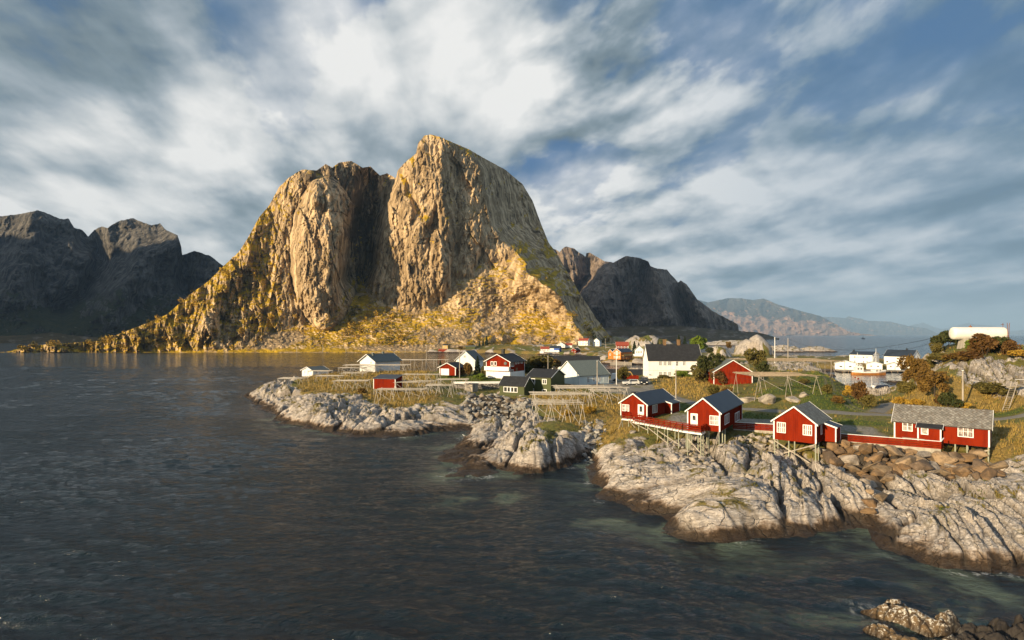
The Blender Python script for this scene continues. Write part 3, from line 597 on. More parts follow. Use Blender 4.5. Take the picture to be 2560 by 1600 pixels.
# ---- build
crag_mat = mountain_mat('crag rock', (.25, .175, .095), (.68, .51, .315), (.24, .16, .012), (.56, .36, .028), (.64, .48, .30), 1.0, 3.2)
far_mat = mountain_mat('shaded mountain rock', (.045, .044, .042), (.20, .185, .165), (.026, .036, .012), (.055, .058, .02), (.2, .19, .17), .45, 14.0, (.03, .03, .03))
right_mat = mountain_mat('brown mountain rock', (.15, .115, .09), (.33, .26, .205), (.075, .06, .025), (.15, .10, .045), (.2, .17, .14), .45, 12.0)
coast_mat = mountain_mat('distant coast rock', (.26, .17, .12), (.46, .29, .20), (.055, .05, .04), (.085, .072, .055), (.3, .24, .2), .12, 30.0, (.12, .10, .09))
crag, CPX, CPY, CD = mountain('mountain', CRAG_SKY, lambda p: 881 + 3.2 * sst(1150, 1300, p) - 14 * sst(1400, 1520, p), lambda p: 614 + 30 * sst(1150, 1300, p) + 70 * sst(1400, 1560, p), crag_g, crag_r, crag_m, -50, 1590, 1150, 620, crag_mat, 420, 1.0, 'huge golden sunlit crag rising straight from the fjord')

LEFT_SKY = [(-420, 600), (-300, 560), (-100, 552), (0, 541), (50, 535), (94, 526), (105, 528), (150, 547), (172, 547), (185, 569), (205, 574), (221, 592), (236, 574), (255, 566), (267, 570), (294, 554), (330, 545), (358, 556), (378, 563), (400, 559), (417, 576), (444, 588), (453, 616), (455, 638), (486, 627), (508, 634), (528, 641), (558, 665), (620, 720), (760, 800)]
def left_r(px, py, t):
    w = px + 14 * fbm(px / 70, py / 70, 3, 7)
    R = 260 * np.exp(-(seg_dist(w, py, [(221, 590), (255, 650), (200, 740), (150, 770)]) / 26.0) ** 2)
    R = R - 220 * np.exp(-(seg_dist(w, py, [(452, 610), (360, 640), (330, 700), (270, 790)]) / 38.0) ** 2) - 150 * np.exp(-(seg_dist(w, py, [(90, 530), (60, 640), (30, 740)]) / 40.0) ** 2)
    R = R + 190 * np.exp(-(seg_dist(w, py, [(470, 640), (455, 690), (480, 760)]) / 20.0) ** 2)
    return R - 60 * (ridged((px + .3 * py) / 60, py / 110, 5, 9) - .6) - 45 * fbm(px / 40, py / 30, 5, 10) - 14 * fbm(px / 9, py / 14, 3, 11)
def left_m(px, py, t):
    n = fbm(px / 45, py / 40, 4, 12); n2 = fbm(px / 16, py / 12, 3, 13)
    return [np.clip(.05 + .8 * sst(700, 800, py + 50 * n) + .5 * n + .3 * gau(px, py, 440, 690, 80, 60), -.4, 1) - .25, .5 * gau(px, py, 30, 770, 50, 60, .7) + .4 * n2 - .1, n]
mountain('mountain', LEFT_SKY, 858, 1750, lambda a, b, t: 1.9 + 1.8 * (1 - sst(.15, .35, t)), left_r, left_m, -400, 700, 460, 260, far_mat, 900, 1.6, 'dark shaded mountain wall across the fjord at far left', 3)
LOW_SKY = [(-120, 858), (-80, 842), (0, 840), (60, 838), (130, 831), (180, 838), (240, 843), (300, 848), (360, 857)]
mountain('hill', LOW_SKY, 858.2, 1284, lambda a, b, t: 6.0 + 0 * a, lambda px, py, t: -14 * fbm(px / 14, py / 6, 4, 77), lambda px, py, t: [.2 + .5 * fbm(px / 20, py / 8, 3, 78), 0 * px - 1, 0 * px], -110, 350, 220, 40, right_mat, 220, 1.4, 'low brown hill on the far shore below the dark mountains', 5)
RIGHT_SKY = [(1250, 640), (1340, 600), (1383, 621), (1399, 630), (1404, 623), (1415, 616), (1434, 621), (1464, 642), (1466, 633), (1473, 631), (1511, 653), (1534, 656), (1564, 640), (1592, 643), (1621, 653), (1626, 665), (1642, 671), (1667, 674), (1695, 706), (1702, 701), (1717, 711), (1742, 747), (1784, 779), (1845, 811), (1848, 832), (1852, 845)]
def right_r(px, py, t):
    w = px + 8 * fbm(px / 40, py / 40, 3, 27)
    R = 170 * np.exp(-(seg_dist(w, py, [(1465, 640), (1470, 690), (1430, 740)]) / 14.0) ** 2) + 200 * np.exp(-(seg_dist(w, py, [(1690, 700), (1705, 770), (1720, 810)]) / 12.0) ** 2)
    R = R - 190 * np.exp(-(seg_dist(w, py, [(1640, 670), (1655, 730), (1665, 790)]) / 24.0) ** 2) - 170 * np.exp(-(seg_dist(w, py, [(1570, 645), (1520, 700), (1500, 760)]) / 34.0) ** 2)
    R = R + 130 * np.exp(-(seg_dist(w, py, [(1610, 670), (1600, 740), (1570, 800)]) / 20.0) ** 2) - 160 * np.exp(-(seg_dist(w, py, [(1715, 715), (1760, 790)]) / 20.0) ** 2)
    return R + 1.6 * np.maximum(0, w - 1700) - 55 * (ridged((px - .25 * py) / 26, py / 90, 5, 28) - .6) - 26 * fbm(px / 22, py / 18, 5, 29)
def right_m(px, py, t):
    n = fbm(px / 40, py / 30, 4, 32)
    return [-.32 + .55 * sst(740, 820, py + 40 * n) + .75 * n + .4 * gau(px, py, 1560, 690, 40, 40), -.5 + .5 * gau(px, py, 1650, 792, 30, 10) + .9 * gau(px, py, 1520, 828, 34, 9), n]
mountain('mountain', RIGHT_SKY, 836, 2350, lambda a, b, t: 1.8 + 0 * a, right_r, right_m, 1300, 1852, 420, 240, right_mat, 900, 1.2, 'brown ribbed mountain behind the right flank of the crag', 4)
PLAT_SKY = [(1380, 838), (1480, 826), (1530, 818), (1600, 815), (1680, 813), (1740, 818), (1800, 824), (1860, 828), (1900, 832), (1925, 839), (1945, 845)]
mountain('hill', PLAT_SKY, lambda p: 853 - 4 * sst(1700, 1940, p), lambda p: 1690 + 560 * sst(1700, 1940, p), lambda a, b, t: 16 + 0 * a, lambda px, py, t: -26 * fbm(px / 18, py / 6, 4, 87), lambda px, py, t: [.18 + .6 * fbm(px / 26, py / 9, 3, 88), 0 * px - 1, 0 * px], 1390, 1948, 320, 50, right_mat, 400, 1.4, 'low brown moor between the village and the ribbed mountain', 6)
C1 = [(1690, 770), (1742, 749), (1770, 756), (1820, 745), (1852, 746), (1884, 750), (1909, 746), (1944, 761), (2008, 779), (2051, 790), (2083, 807), (2122, 829), (2160, 835), (2190, 838)]
def coast_r(px, py, t, k=1.0):
    return k * (-900 * (ridged(px / 60, py / 50, 5, 36) - .6) - 500 * fbm(px / 22, py / 16, 5, 37))
mountain('mountain', C1, 838.6, 14500, lambda a, b, t: 46 + 0 * a, lambda a, b, t: coast_r(a, b, t, .9), lambda px, py, t: [1.1 - 1.7 * sst(768, 815, py - .10 * (px - 1900) + 26 * fbm(px / 30, py / 16, 4, 38)), 0 * px - 1, 0 * px], 1700, 2192, 320, 100, coast_mat, 2500, .6, 'hazy pink and brown mountain on the far coast', 7)  # sunlit pink foot and shaded dark top painted in through the grass mask
C2 = [(2000, 800), (2060, 792), (2085, 793), (2114, 795), (2122, 790), (2130, 793), (2153, 797), (2169, 802), (2225, 804), (2267, 814), (2318, 821), (2349, 836), (2356, 838)]
mountain('mountain', C2, 838.0, 26000, lambda a, b, t: 80 + 0 * a, lambda a, b, t: coast_r(a, b, t, 1.5), lambda px, py, t: [.0 * px + 1.0, 0 * px - 1, 0 * px], 1990, 2357, 220, 60, coast_mat, 3500, .6, 'blue hazy mountain ridge beyond the pink one', 8)
C3 = [(2240, 830), (2275, 814), (2308, 806), (2335, 818), (2353, 823), (2382, 817), (2420, 807), (2438, 811), (2486, 814), (2515, 830), (2560, 824), (2640, 820), (2700, 837)]
mountain('mountain', C3, 837.8, 38000, lambda a, b, t: 120 + 0 * a, lambda a, b, t: coast_r(a, b, t, 2.0), lambda px, py, t: [.0 * px + 1.0, 0 * px - 1, 0 * px], 2236, 2690, 220, 50, coast_mat, 4500, .6, 'faintest blue mountains on the horizon at far right', 9)

# ---- the range to the west, outside the picture: placed and crested to keep the low sun off the far shores
def west_range():
    n, mrow = 160, 40
    s = np.linspace(0, 1, n)[None]; v = np.linspace(-1, 1, mrow)[:, None]
    ax, ay = -1108 + (-4107 + 1108) * s, 182 + (1264 - 182) * s
    X = ax - .74 * 420 * v; Y = ay - .67 * 420 * v
    crest = 1235 - 320 * sst(.25, .34, s) + 90 * fbm(s * 6, s * 0 + .3, 4, 55)
    crest = crest * sst(-.03, .035, s)
    Z = crest * (1 - np.abs(v) ** 1.3) + 50 * fbm(X / 200, Y / 200, 4, 56) * (1 - np.abs(v)) - 2
    ob = grid_mesh('mountain', X, Y, Z, None, dict(m1=[0 * Z, 0 * Z - 1, 0 * Z]), far_mat); ob['label'] = 'unseen western range beyond the left edge, shaped to shade the far mountains'
west_range()
# ------------------------------------------------------------------ water
def water_mat():
    m, nt, b = new_mat('sea water')
    pos = GEO(nt); a = SEP(nt, ATTR(nt, 'm1'))                    # shallow foam distance
    dist = VM(nt, 'LENGTH', VM(nt, 'SUBTRACT', pos, (0, 0, CZ)))
    big = NOISE(nt, MAPV(nt, pos, (.7, 1, 1), (0, 0, .3)), .045, 5, .6, .6)
    shal = M(nt, 'MULTIPLY', a[0], MR(nt, NOISE(nt, pos, .16, 4, .6, .4), .38, .62))
    deep = MIX(nt, MR(nt, big, .35, .65), (.003, .009, .014), (.007, .016, .022))
    col = MIX(nt, MR(nt, shal, .1, 1.0), deep, (.085, .115, .085))
    fo = M(nt, 'MULTIPLY', a[1], MR(nt, NOISE(nt, pos, 1.3, 5, .7, .8), .50, .66))
    col = MIX(nt, M(nt, 'MULTIPLY', fo, .8), col, (.62, .64, .64))
    nt.links.new(col, b.inputs['Base Color'])
    lk(nt, MR(nt, fo, 0, 1, .09, .6), b.inputs['Roughness'])
    b.inputs['IOR'].default_value = 1.36; b.inputs['Specular IOR Level'].default_value = .5
    r1 = NOISE(nt, MAPV(nt, pos, (1, 1.9, 1), (0, 0, .25)), .16, 5, .58, .5)
    r2 = NOISE(nt, MAPV(nt, pos, (1, 1.8, 1), (0, 0, -.1)), .75, 5, .62, .6)
    r3 = NOISE(nt, MAPV(nt, pos, (1, 1.6, 1), (0, 0, .5)), 3.0, 3, .6, .3)
    calm = MR(nt, big, .38, .60, .55, 1.0)
    far = MR(nt, dist, 150, 1500, 1.0, .7)
    h = M(nt, 'ADD', M(nt, 'MULTIPLY', r1, .5), M(nt, 'ADD', M(nt, 'MULTIPLY', r2, .5), M(nt, 'MULTIPLY', r3, M(nt, 'MULTIPLY', .15, MR(nt, dist, 40, 260, 1, .1)))))
    h = M(nt, 'MULTIPLY', h, M(nt, 'MULTIPLY', calm, M(nt, 'MULTIPLY', far, a[2])))
    bn = BUMP(nt, h, 1.0, 1.1)
    # far ripples are smaller than a pixel: their slopes are given directly
    s1 = NOISE(nt, MAPV(nt, pos, (.55, 1, 1), (0, 0, .2)), .55, 4, .65, .4, 1); s2 = NOISE(nt, pos, 2.3, 2, .6, 0, 1)
    sl = VM(nt, 'ADD', VM(nt, 'SCALE', VM(nt, 'SUBTRACT', s1, (.5, .5, .5)), scale=2.9), VM(nt, 'SCALE', VM(nt, 'SUBTRACT', s2, (.5, .5, .5)), scale=1.3))
    sl = VM(nt, 'MULTIPLY', sl, (1, 1, 0))
    wgt = M(nt, 'MULTIPLY', MR(nt, dist, 180, 420, .16, 1.0), M(nt, 'MULTIPLY', MR(nt, a[2], .1, .9, .12, 1.0), M(nt, 'MULTIPLY_ADD', calm, .6, .4)))
    nt.links.new(VM(nt, 'NORMALIZE', VM(nt, 'ADD', bn, VM(nt, 'SCALE', sl, scale=wgt))), b.inputs['Normal'])
    return m
WAVE = 1.0
def build_water():
    a = np.r_[np.linspace(-3.2, -1.0, 30)[:-1], np.linspace(-1.0, 1.02, 900), np.linspace(1.02, 3.2, 30)[1:]]; NC = len(a)
    d = np.r_[np.linspace(-60, 24, 8), 26.0 * (340 / 26.0) ** np.linspace(0, 1, 760), 340 * (70000 / 340.0) ** np.linspace(0, 1, 150)[1:]]
    Y = np.repeat(d[:, None], NC, 1); X = a[None] * np.maximum(Y, 60.0)
    sd = np.full(X.shape, -99.0)
    k = (Y > 24) & (Y < 420) & (X > -140) & (X < 240)
    sd[k] = poly_sdf(X[k], Y[k], COAST)
    n = fbm(X[k] * .06, Y[k] * .06, 3, 91)
    sh = np.zeros(X.shape); sh[k] = np.exp(np.clip(sd[k], -60, 0) / (4.5 + 4 * n)) * (X[k] > -60)
    sk = np.maximum.reduce([gau(X, Y, 29, 38, 12, 4), gau(X, Y, 33, 42, 7, 3), gau(X, Y, 12, 58, 9, 4), gau(X, Y, -3, 66, 7, 5)]); sh = np.maximum(sh, sk * .9)
    fo = np.zeros(X.shape); fo[k] = np.exp(-((sd[k] + .6) / .8) ** 2) * sst(.1, .45, fbm(X[k] * .12, Y[k] * .12, 3, 92) + .12)
    fo = np.maximum(fo, .55 * np.maximum.reduce([gau(X, Y, 24.6, 38.6, 1.3, 1.6), gau(X, Y, 27, 36.6, 2.2, .5), gau(X, Y, -6, 74.5, 3.5, .8), gau(X, Y, -35, 104, 5, .8)]))
    bay = np.where((X > 100) & (X < 180) & (Y > 180) & (Y < 300), .18, np.where((Y > 230) & (Y < 620) & (X > -60), .6, 1.0))
    # wind waves: real relief near the camera, dying out with distance and in the lee of the land
    rw = np.random.default_rng(77); Z = np.zeros_like(X); w = (Y > 24) & (Y < 640); x, y = X[w], Y[w]; zz = np.zeros_like(x)
    x2 = x + 1.6 * perlin(x * .07, y * .07, 61) ; y2 = y + 1.6 * perlin(x * .07 + 9, y * .07, 62)
    for k in range(44):
        lam = .75 * (5.5 / .75) ** (rw.random() ** 1.2); th = R_(78) + rw.normal() * .40; kk = 2 * np.pi / lam; ph = rw.uniform(0, 6.28)
        s = np.sin(kk * (x2 * np.cos(th) + y2 * np.sin(th)) + ph); zz += (.030 / kk) * (s + .25 * (s * s - .5)) * (1 - .85 * sst(.20, .60, y * .0034 / lam))
    gust = .55 + .75 * sst(-.25, .35, fbm(x * .012, y * .02, 3, 63)) ; shelter = sst(0, 10, -sd[w]) * .75 + .25
    Z[w] = zz * gust * np.where(sd[w] > -90, shelter, 1.0) * bay[w] * (1 - sst(350, 620, y)) * WAVE
    ob = grid_mesh('water', X, Y, Z, None, dict(m1=[sh, fo, bay]), water_mat()); ob['label'] = 'dark rippled fjord water'
build_water()
build_headland()

# ------------------------------------------------------------------ haze
def build_haze():
    me = bpy.data.meshes.new('haze'); bm = bmesh.new()
    bmesh.ops.create_cube(bm, size=1.0)
    x0, x1, y0, y1, z0, z1 = -40000, 75000, -3000, 62000, -12.0, 1420
    for v in bm.verts: v.co = (x0 if v.co.x < 0 else x1, y0 if v.co.y < 0 else y1, z0 if v.co.z < 0 else z1)
    bm.to_mesh(me); bm.free()
    m = bpy.data.materials.new('haze'); m.use_nodes = True; nt = m.node_tree; nt.nodes.clear()
    o = nt.nodes.new('ShaderNodeOutputMaterial'); v = nt.nodes.new('ShaderNodeVolumePrincipled')
    v.inputs['Color'].default_value = (.44, .68, 1.0, 1); v.inputs['Density'].default_value = 4.0e-5; v.inputs['Anisotropy'].default_value = 0.0
    nt.links.new(v.outputs[0], o.inputs['Volume']); me.materials.append(m)
    ob = bpy.data.objects.new('haze', me); COL.objects.link(ob); ob['kind'] = 'stuff'; ob['label'] = 'thin blue sea haze'
    return ob
# ------------------------------------------------------------------ far shore of the village: harbour island, quay ground, foot of the crag
FAR_SHORE = [(-96, 609), (-85, 601), (-40, 590), (-8, 572), (5, 562), (40, 541), (52, 524), (62, 524), (70, 505), (63, 440), (61, 400), (58, 368), (64, 361), (100, 355), (120, 346), (132, 325), (150, 300), (164, 295), (172, 291), (228, 291), (262, 330),
             (255, 420), (214, 455), (205, 450), (200, 470), (190, 500), (160, 560), (190, 760), (335, 1640), (90, 1640), (60, 900), (-60, 650)]
MOUNDS = [(108, 455, 26, 30, 17), (124, 447, 12, 16, 11), (146, 402, 8, 12, 9.5), (184, 432, 13, 17, 16), (176, 428, 8, 10, 9), (172, 452, 12, 10, 4), (75, 600, 26, 26, 5.0), (105, 610, 30, 30, 4.0), (30, 625, 30, 24, 5), (90, 430, 14, 20, 4), (95, 395, 14, 12, 4.6)]
def far_ground(x, y):
    x = np.asarray(x, float); y = np.asarray(y, float)
    wx = x + 3 * perlin(x * .08, y * .08, 101) + 1.2 * perlin(x * .3, y * .3, 102); wy = y + 3 * perlin(x * .08, y * .08, 103)
    sd = poly_sdf(wx, wy, FAR_SHORE)
    z = 2.9 * sst(0, 7, sd) + 5.0 * sst(560, 640, y) * sst(0, 40, sd) + 6 * sst(700, 1600, y)
    quay = np.exp(-(np.maximum(0, seg_dist(x, y, [(168, 300), (228, 300)]) - 7) / 4) ** 2)
    hill = np.zeros_like(z)
    for cx, cy, rx, ry, h in MOUNDS:
        r = ((wx - cx) / rx) ** 2 + ((wy - cy) / ry) ** 2
        hill = np.maximum(hill, h * np.sqrt(np.clip(1 - r, 0, 1)) * .9 + h * .1 * np.exp(-r))
    f1, f2, c = worley(x * .09 + .4 * y * .05, y * .05 - .02 * x, 105)
    rk = sst(.37, .57, ridged(x * .05, y * .03, 4, 106) * .8 + .35 * np.exp(-np.maximum(sd, 0) / 6) + .10 * sst(1, 6, hill) - .18)
    rk = np.maximum(rk, (x > 138) * sst(1, 4, hill) * sst(-.30, .0, fbm(x * .12, y * .1, 3, 115) + .08))
    z = np.maximum(z, z * .4 + hill) + (rk * ((.8 - f1) * 1.6 - .8 * np.exp(-((f2 - f1) / .08) ** 2)) + .5 * fbm(x * .08, y * .05, 4, 107) + sst(2, 8, hill) * (2.2 * fbm(x * .09, y * .06, 4, 110) - 1.2 * np.exp(-((f2 - f1) / .1) ** 2))) * (1 - quay) * sst(0, 3, sd)
    z = np.where(sd > 0, np.maximum(z, .1), sd * .4)
    z = z * (1 - quay) + np.where(sd > 0, .75, z) * quay
    return z, rk, c, sd
def far_z(x, y): return float(far_ground(np.array([x]), np.array([y]))[0][0])
def build_far_shore():
    X, Y = perspective_grid(1060, 2480, 620, 284, 1660, 420)
    Z, rk, c, sd = far_ground(X, Y)
    one = np.zeros_like(Z)
    gold = sst(-.1, .3, fbm(X * .03, Y * .02, 3, 108))
    road = np.minimum(seg_dist(X, Y, [(60, 610), (100, 640), (130, 720), (200, 1000), (260, 1400)]), seg_dist(X, Y, [(180, 330), (175, 400), (168, 470)]))
    ob = grid_mesh('far_shore', X, Y, Z, Z > -1.4, dict(m1=[rk, np.zeros_like(Z), c], m2=[sst(.0, .3, fbm(X * .04, Y * .03, 3, 109)) * .6, one, gold], m3=[one, (1 - sst(2.5, 4, road)), one]), bpy.data.materials['headland ground'])
    ob['label'] = 'low rocky shore across the inlet with the far houses'
build_far_shore()
def islet(label, cx, cy, rx, ry, h, seed):
    n = 70
    u = np.linspace(-1.25, 1.25, n)[None] + np.zeros((n, 1)); v = np.linspace(-1.25, 1.25, n)[:, None] + np.zeros((1, n))
    X, Y = cx + u * rx, cy + v * ry
    r = np.sqrt(u * u + v * v) + .22 * fbm(u * 2.2, v * 2.2, 4, seed)
    Z = h * np.clip(1 - r ** 2, -.4, 1) * (.75 + .5 * ridged(u * 2, v * 2, 4, seed + 5) - .2)
    z0 = np.zeros_like(Z)
    ob = grid_mesh('islet', X, Y, Z, None, dict(m1=[z0 + 1, np.exp(-((worley(u * 4, v * 4, seed)[1] - worley(u * 4, v * 4, seed)[0]) / .1) ** 2), z0 + .6], m2=[z0, z0, z0], m3=[z0, z0, z0]), bpy.data.materials['headland ground']); ob['label'] = label
islet('long low rocky islet in the sea behind the tall poles', 297, 628, 30, 14, 8.0, 3)
islet('smaller guano topped islet right of the long one', 337, 634, 26, 12, 6.6, 9)
islet('rock spit running into the sea below the ribbed mountain', 392, 1010, 70, 30, 10, 12)

# ---- wave-washed rocks in the near corner
def shore_rocks():
    X, Y = perspective_grid(2090, 2760, 420, 33.2, 41.5, 260)
    wx = X + .25 * fbm(X * 1.1, Y * 1.1, 4, 111); wy = Y + .25 * fbm(X * 1.1, Y * 1.1, 4, 112)
    Z = np.full(X.shape, -.9)
    def lump(cx, cy, rx, ry, ang, h, p=2.0, base=-.25):
        nonlocal Z
        c, s = math.cos(ang), math.sin(ang); u = ((wx - cx) * c + (wy - cy) * s) / rx; v = (-(wx - cx) * s + (wy - cy) * c) / ry
        r = (np.abs(u) ** p + np.abs(v) ** p) ** (1 / p)
        Z = np.maximum(Z, base + (h - base) * np.clip(1 - r ** 2.2, -1, 1))
    for px, py, rx, ry, ang, h in [(2268, 1535, 2.6, 1.0, -.75, 1.0), (2238, 1512, 1.0, .7, -.5, .85), (2205, 1572, 1.15, .62, -.45, .55), (2262, 1596, 1.6, .5, -.3, .35), (2372, 1548, 1.15, .75, -.35, 1.15), (2352, 1562, .6, .5, 0, .8),
                                   (2440, 1578, 1.4, .8, -.3, .9), (2500, 1570, 1.2, .7, .2, 1.1), (2555, 1580, 1.3, .8, 0, 1.0), (2620, 1570, 1.5, .9, 0, 1.1), (2400, 1600, 1.6, .6, -.1, .7), (2490, 1605, 1.8, .7, 0, .8), (2330, 1610, 1.5, .5, -.2, .5), (2690, 1590, 1.6, 1.0, 0, 1.2), (2550, 1560, .7, .5, .3, .95)]:
        x, y = gz(px, py, h * .6); lump(x, y, rx, ry, ang, h)
    f1, f2, c = worley(wx * .9 + .5 * wy, wy * 1.6 - .5 * wx, 113); cr = np.exp(-((f2 - f1) / .1) ** 2)
    dark = sst(2330, 2420, X / Y * F + CX)
    Z = Z + (Z > -.3) * ((.6 - f1) * .28 * (.4 + dark) - .14 * cr + .10 * fbm(X * 3, Y * 3, 4, 114) * (1 + dark))
    m, nt, b = new_mat('wave washed rock')
    pos = GEO(nt); a = SEP(nt, ATTR(nt, 'm1')); z = SEP(nt, pos)[2]
    n1 = NOISE(nt, pos, 1.1, 5, .65); n2 = NOISE(nt, pos, 6, 5, .7)
    col = MIX(nt, MR(nt, n1, .38, .62), (.06, .038, .02), (.15, .10, .05))
    col = MIX(nt, MR(nt, M(nt, 'ADD', n1, M(nt, 'MULTIPLY', a[1], .7)), .62, .9), col, (.03, .025, .022))
    col = MIX(nt, M(nt, 'MULTIPLY', MR(nt, M(nt, 'ADD', n2, M(nt, 'MULTIPLY', z, .12)), .60, .68), M(nt, 'SUBTRACT', 1.0, a[1])), col, (.55, .53, .48))
    col = MIX(nt, M(nt, 'MULTIPLY', a[0], .8), col, (.02, .017, .014)); col = MIX(nt, MR(nt, z, .0, .3, .85, 0), col, (.028, .019, .010))
    nt.links.new(col, b.inputs['Base Color']); lk(nt, MR(nt, z, 0, .7, .3, .75), b.inputs['Roughness'])
    nt.links.new(BUMP(nt, M(nt, 'ADD', n1, M(nt, 'MULTIPLY', n2, .4)), .9, .12), b.inputs['Normal'])
    ob = grid_mesh('shore_rock', X, Y, Z, Z > -.6, dict(m1=[cr, dark, c]), m); ob['label'] = 'brown wave washed rocks awash in the near corner'
shore_rocks()
# ------------------------------------------------------------------ builders
class MB:
    "collects boxes, bars and polygons, then links them as ONE mesh object"
    def __init__(s): s.bm = bmesh.new(); s.uv = s.bm.loops.layers.uv.new('UVMap')
    def face(s, pts, uvs=None):
        f = s.bm.faces.new([s.bm.verts.new(p) for p in pts])
        if uvs:
            for l, t in zip(f.loops, uvs): l[s.uv].uv = t
        return f
    def hexa(s, b, t, uvlen=None):
        "b, t: four bottom and four top corners in the same order"
        v = [s.bm.verts.new(p) for p in list(b) + list(t)]
        for q in ((3, 2, 1, 0), (4, 5, 6, 7), (0, 1, 5, 4), (1, 2, 6, 5), (2, 3, 7, 6), (3, 0, 4, 7)): s.bm.faces.new([v[i] for i in q])
    def box(s, x0, x1, y0, y1, z0, z1):
        s.hexa([(x0, y0, z0), (x1, y0, z0), (x1, y1, z0), (x0, y1, z0)], [(x0, y0, z1), (x1, y0, z1), (x1, y1, z1), (x0, y1, z1)])
    def bar(s, a, b, w, h=None, up=(0, 0, 1)):
        a, b = Vector(a), Vector(b); h = h or w; d = (b - a)
        if d.length < 1e-6: return
        d.normalize(); u = Vector(up)
        if abs(d.dot(u)) > .95: u = Vector((1, 0, 0)) if abs(d.x) < .9 else Vector((0, 1, 0))
        r = d.cross(u).normalized(); u = r.cross(d).normalized(); r *= w / 2; u *= h / 2
        s.hexa([a - r - u, a + r - u, a + r + u, a - r + u], [b - r - u, b + r - u, b + r + u, b - r + u])
    def tube(s, a, b, r0, r1=None, n=6):
        a, b = Vector(a), Vector(b); r1 = r0 if r1 is None else r1; d = (b - a).normalized()
        u = d.orthogonal().normalized(); w = d.cross(u)
        A = [s.bm.verts.new(a + (u * math.cos(t) + w * math.sin(t)) * r0) for t in (2 * math.pi * k / n for k in range(n))]
        B = [s.bm.verts.new(b + (u * math.cos(t) + w * math.sin(t)) * r1) for t in (2 * math.pi * k / n for k in range(n))]
        for k in range(n): s.bm.faces.new((A[k], A[(k + 1) % n], B[(k + 1) % n], B[k]))
        s.bm.faces.new(A[::-1]); s.bm.faces.new(B)
    def build(s, name, mat, parent=None, smooth=False):
        bmesh.ops.recalc_face_normals(s.bm, faces=s.bm.faces)
        me = bpy.data.meshes.new(name); s.bm.to_mesh(me); s.bm.free()
        if mat: me.materials.append(mat)
        if smooth: me.polygons.foreach_set('use_smooth', [True] * len(me.polygons))
        ob = bpy.data.objects.new(name, me); COL.objects.link(ob)
        if parent: ob.parent = parent
        return ob
def tag(o, label, cat, group=None, kind=None):
    o['label'] = label; o['category'] = cat
    if group: o['group'] = group
    if kind: o['kind'] = kind
    return o
def thing(name, label, cat, loc=(0, 0, 0), rz=0.0, group=None):
    o = bpy.data.objects.new(name, None); COL.objects.link(o); o.empty_display_size = .3
    o.location = loc; o.rotation_euler = (0, 0, rz); return tag(o, label, cat, group)
def copy_tree(o, parent=None):
    c = o.copy(); COL.objects.link(c)
    if parent is not None: c.parent = parent
    for ch in o.children: copy_tree(ch, c)
    return c

# ------------------------------------------------------------------ paints
def paint(name, c1, c2=None, rough=.6, scale=1.2, streak=True, spec=.3, bump=0.0):
    m, nt, b = new_mat(name); c2 = c2 or tuple(x * .72 for x in c1)
    p = OBJ(nt); n = NOISE(nt, MAPV(nt, p, (1, 1, .22 if streak else 1)), scale, 5, .65)
    n2 = NOISE(nt, p, scale * 9, 3, .6)
    nt.links.new(MIX(nt, MR(nt, M(nt, 'ADD', n, M(nt, 'MULTIPLY', M(nt, 'SUBTRACT', n2, .5), .4)), .38, .68), c1, c2), b.inputs['Base Color'])
    b.inputs['Roughness'].default_value = rough; b.inputs['Specular IOR Level'].default_value = spec
    if bump: nt.links.new(BUMP(nt, n2, bump, .03), b.inputs['Normal'])
    return m
P = dict(
    red=paint('falu red paint', (.215, .0185, .0035), (.15, .012, .003), .85, spec=.08), red_old=paint('flaking red paint', (.22, .022, .006), (.13, .012, .004), .85, scale=2.2, spec=.08),
    white=paint('white paint', (.78, .79, .80), (.69, .70, .70)), pale=paint('pale blue paint', (.66, .74, .76), (.58, .66, .69)), cream=paint('cream white paint', (.79, .785, .765), (.71, .70, .68)),
    green=paint('dark green paint', (.060, .075, .022), (.045, .055, .016)), orange=paint('orange wood stain', (.52, .17, .022), (.42, .13, .016)), yellow=paint('ochre yellow paint', (.48, .32, .10)), blue=paint('blue paint', (.03, .10, .42)),
    tarp=paint('dark blue tarpaulin', (.012, .018, .04)), dark=paint('black felt roofing', (.018, .019, .022), (.030, .031, .035), .7, streak=False), metal=paint('dark grey metal roofing', (.018, .027, .043), (.028, .038, .056), .45, .5, True, .4),
    grey_roof=paint('grey slate sheet', (.12, .14, .14), (.08, .095, .095), .75, 3, False), pale_roof=paint('grey green lichen roof', (.17, .20, .19), (.10, .125, .12), .8, 6, False), red_roof=paint('red roof tiles', (.34, .07, .035)),
    wood=paint('weathered silver wood', (.40, .36, .31), (.25, .22, .185), .85, 2), post=paint('grey green treated post', (.34, .36, .28), (.24, .25, .19), .85, 2), pole=paint('sun bleached pole wood', (.47, .44, .40), (.31, .285, .255), .85, 2), rackwood=paint('tan rack poles', (.40, .32, .23), (.24, .185, .13), .85, 2), brown=paint('brown boards', (.20, .12, .06), (.13, .08, .04), .8),
    concrete=paint('weathered concrete', (.40, .37, .32), (.27, .25, .21), .9, 1.5), stone=None, rust=paint('rusty iron', (.22, .08, .03), (.13, .05, .025), .8), black=paint('black plastic', (.012, .012, .013), None, .5), steel=paint('galvanised steel', (.45, .46, .47), None, .4),
    cable=paint('dark cable', (.02, .02, .02)), varnish=paint('varnished hull planks', (.42, .17, .035), (.30, .11, .02), .35), tankw=None)
def glass_mat(name, c, rough=.06):
    m, nt, b = new_mat(name); p = OBJ(nt); n = NOISE(nt, p, 1.3, 3, .5)
    nt.links.new(MIX(nt, MR(nt, n, .42, .58), c, tuple(x * .35 for x in c)), b.inputs['Base Color'])
    b.inputs['Roughness'].default_value = rough; b.inputs['Specular IOR Level'].default_value = .6
    return m
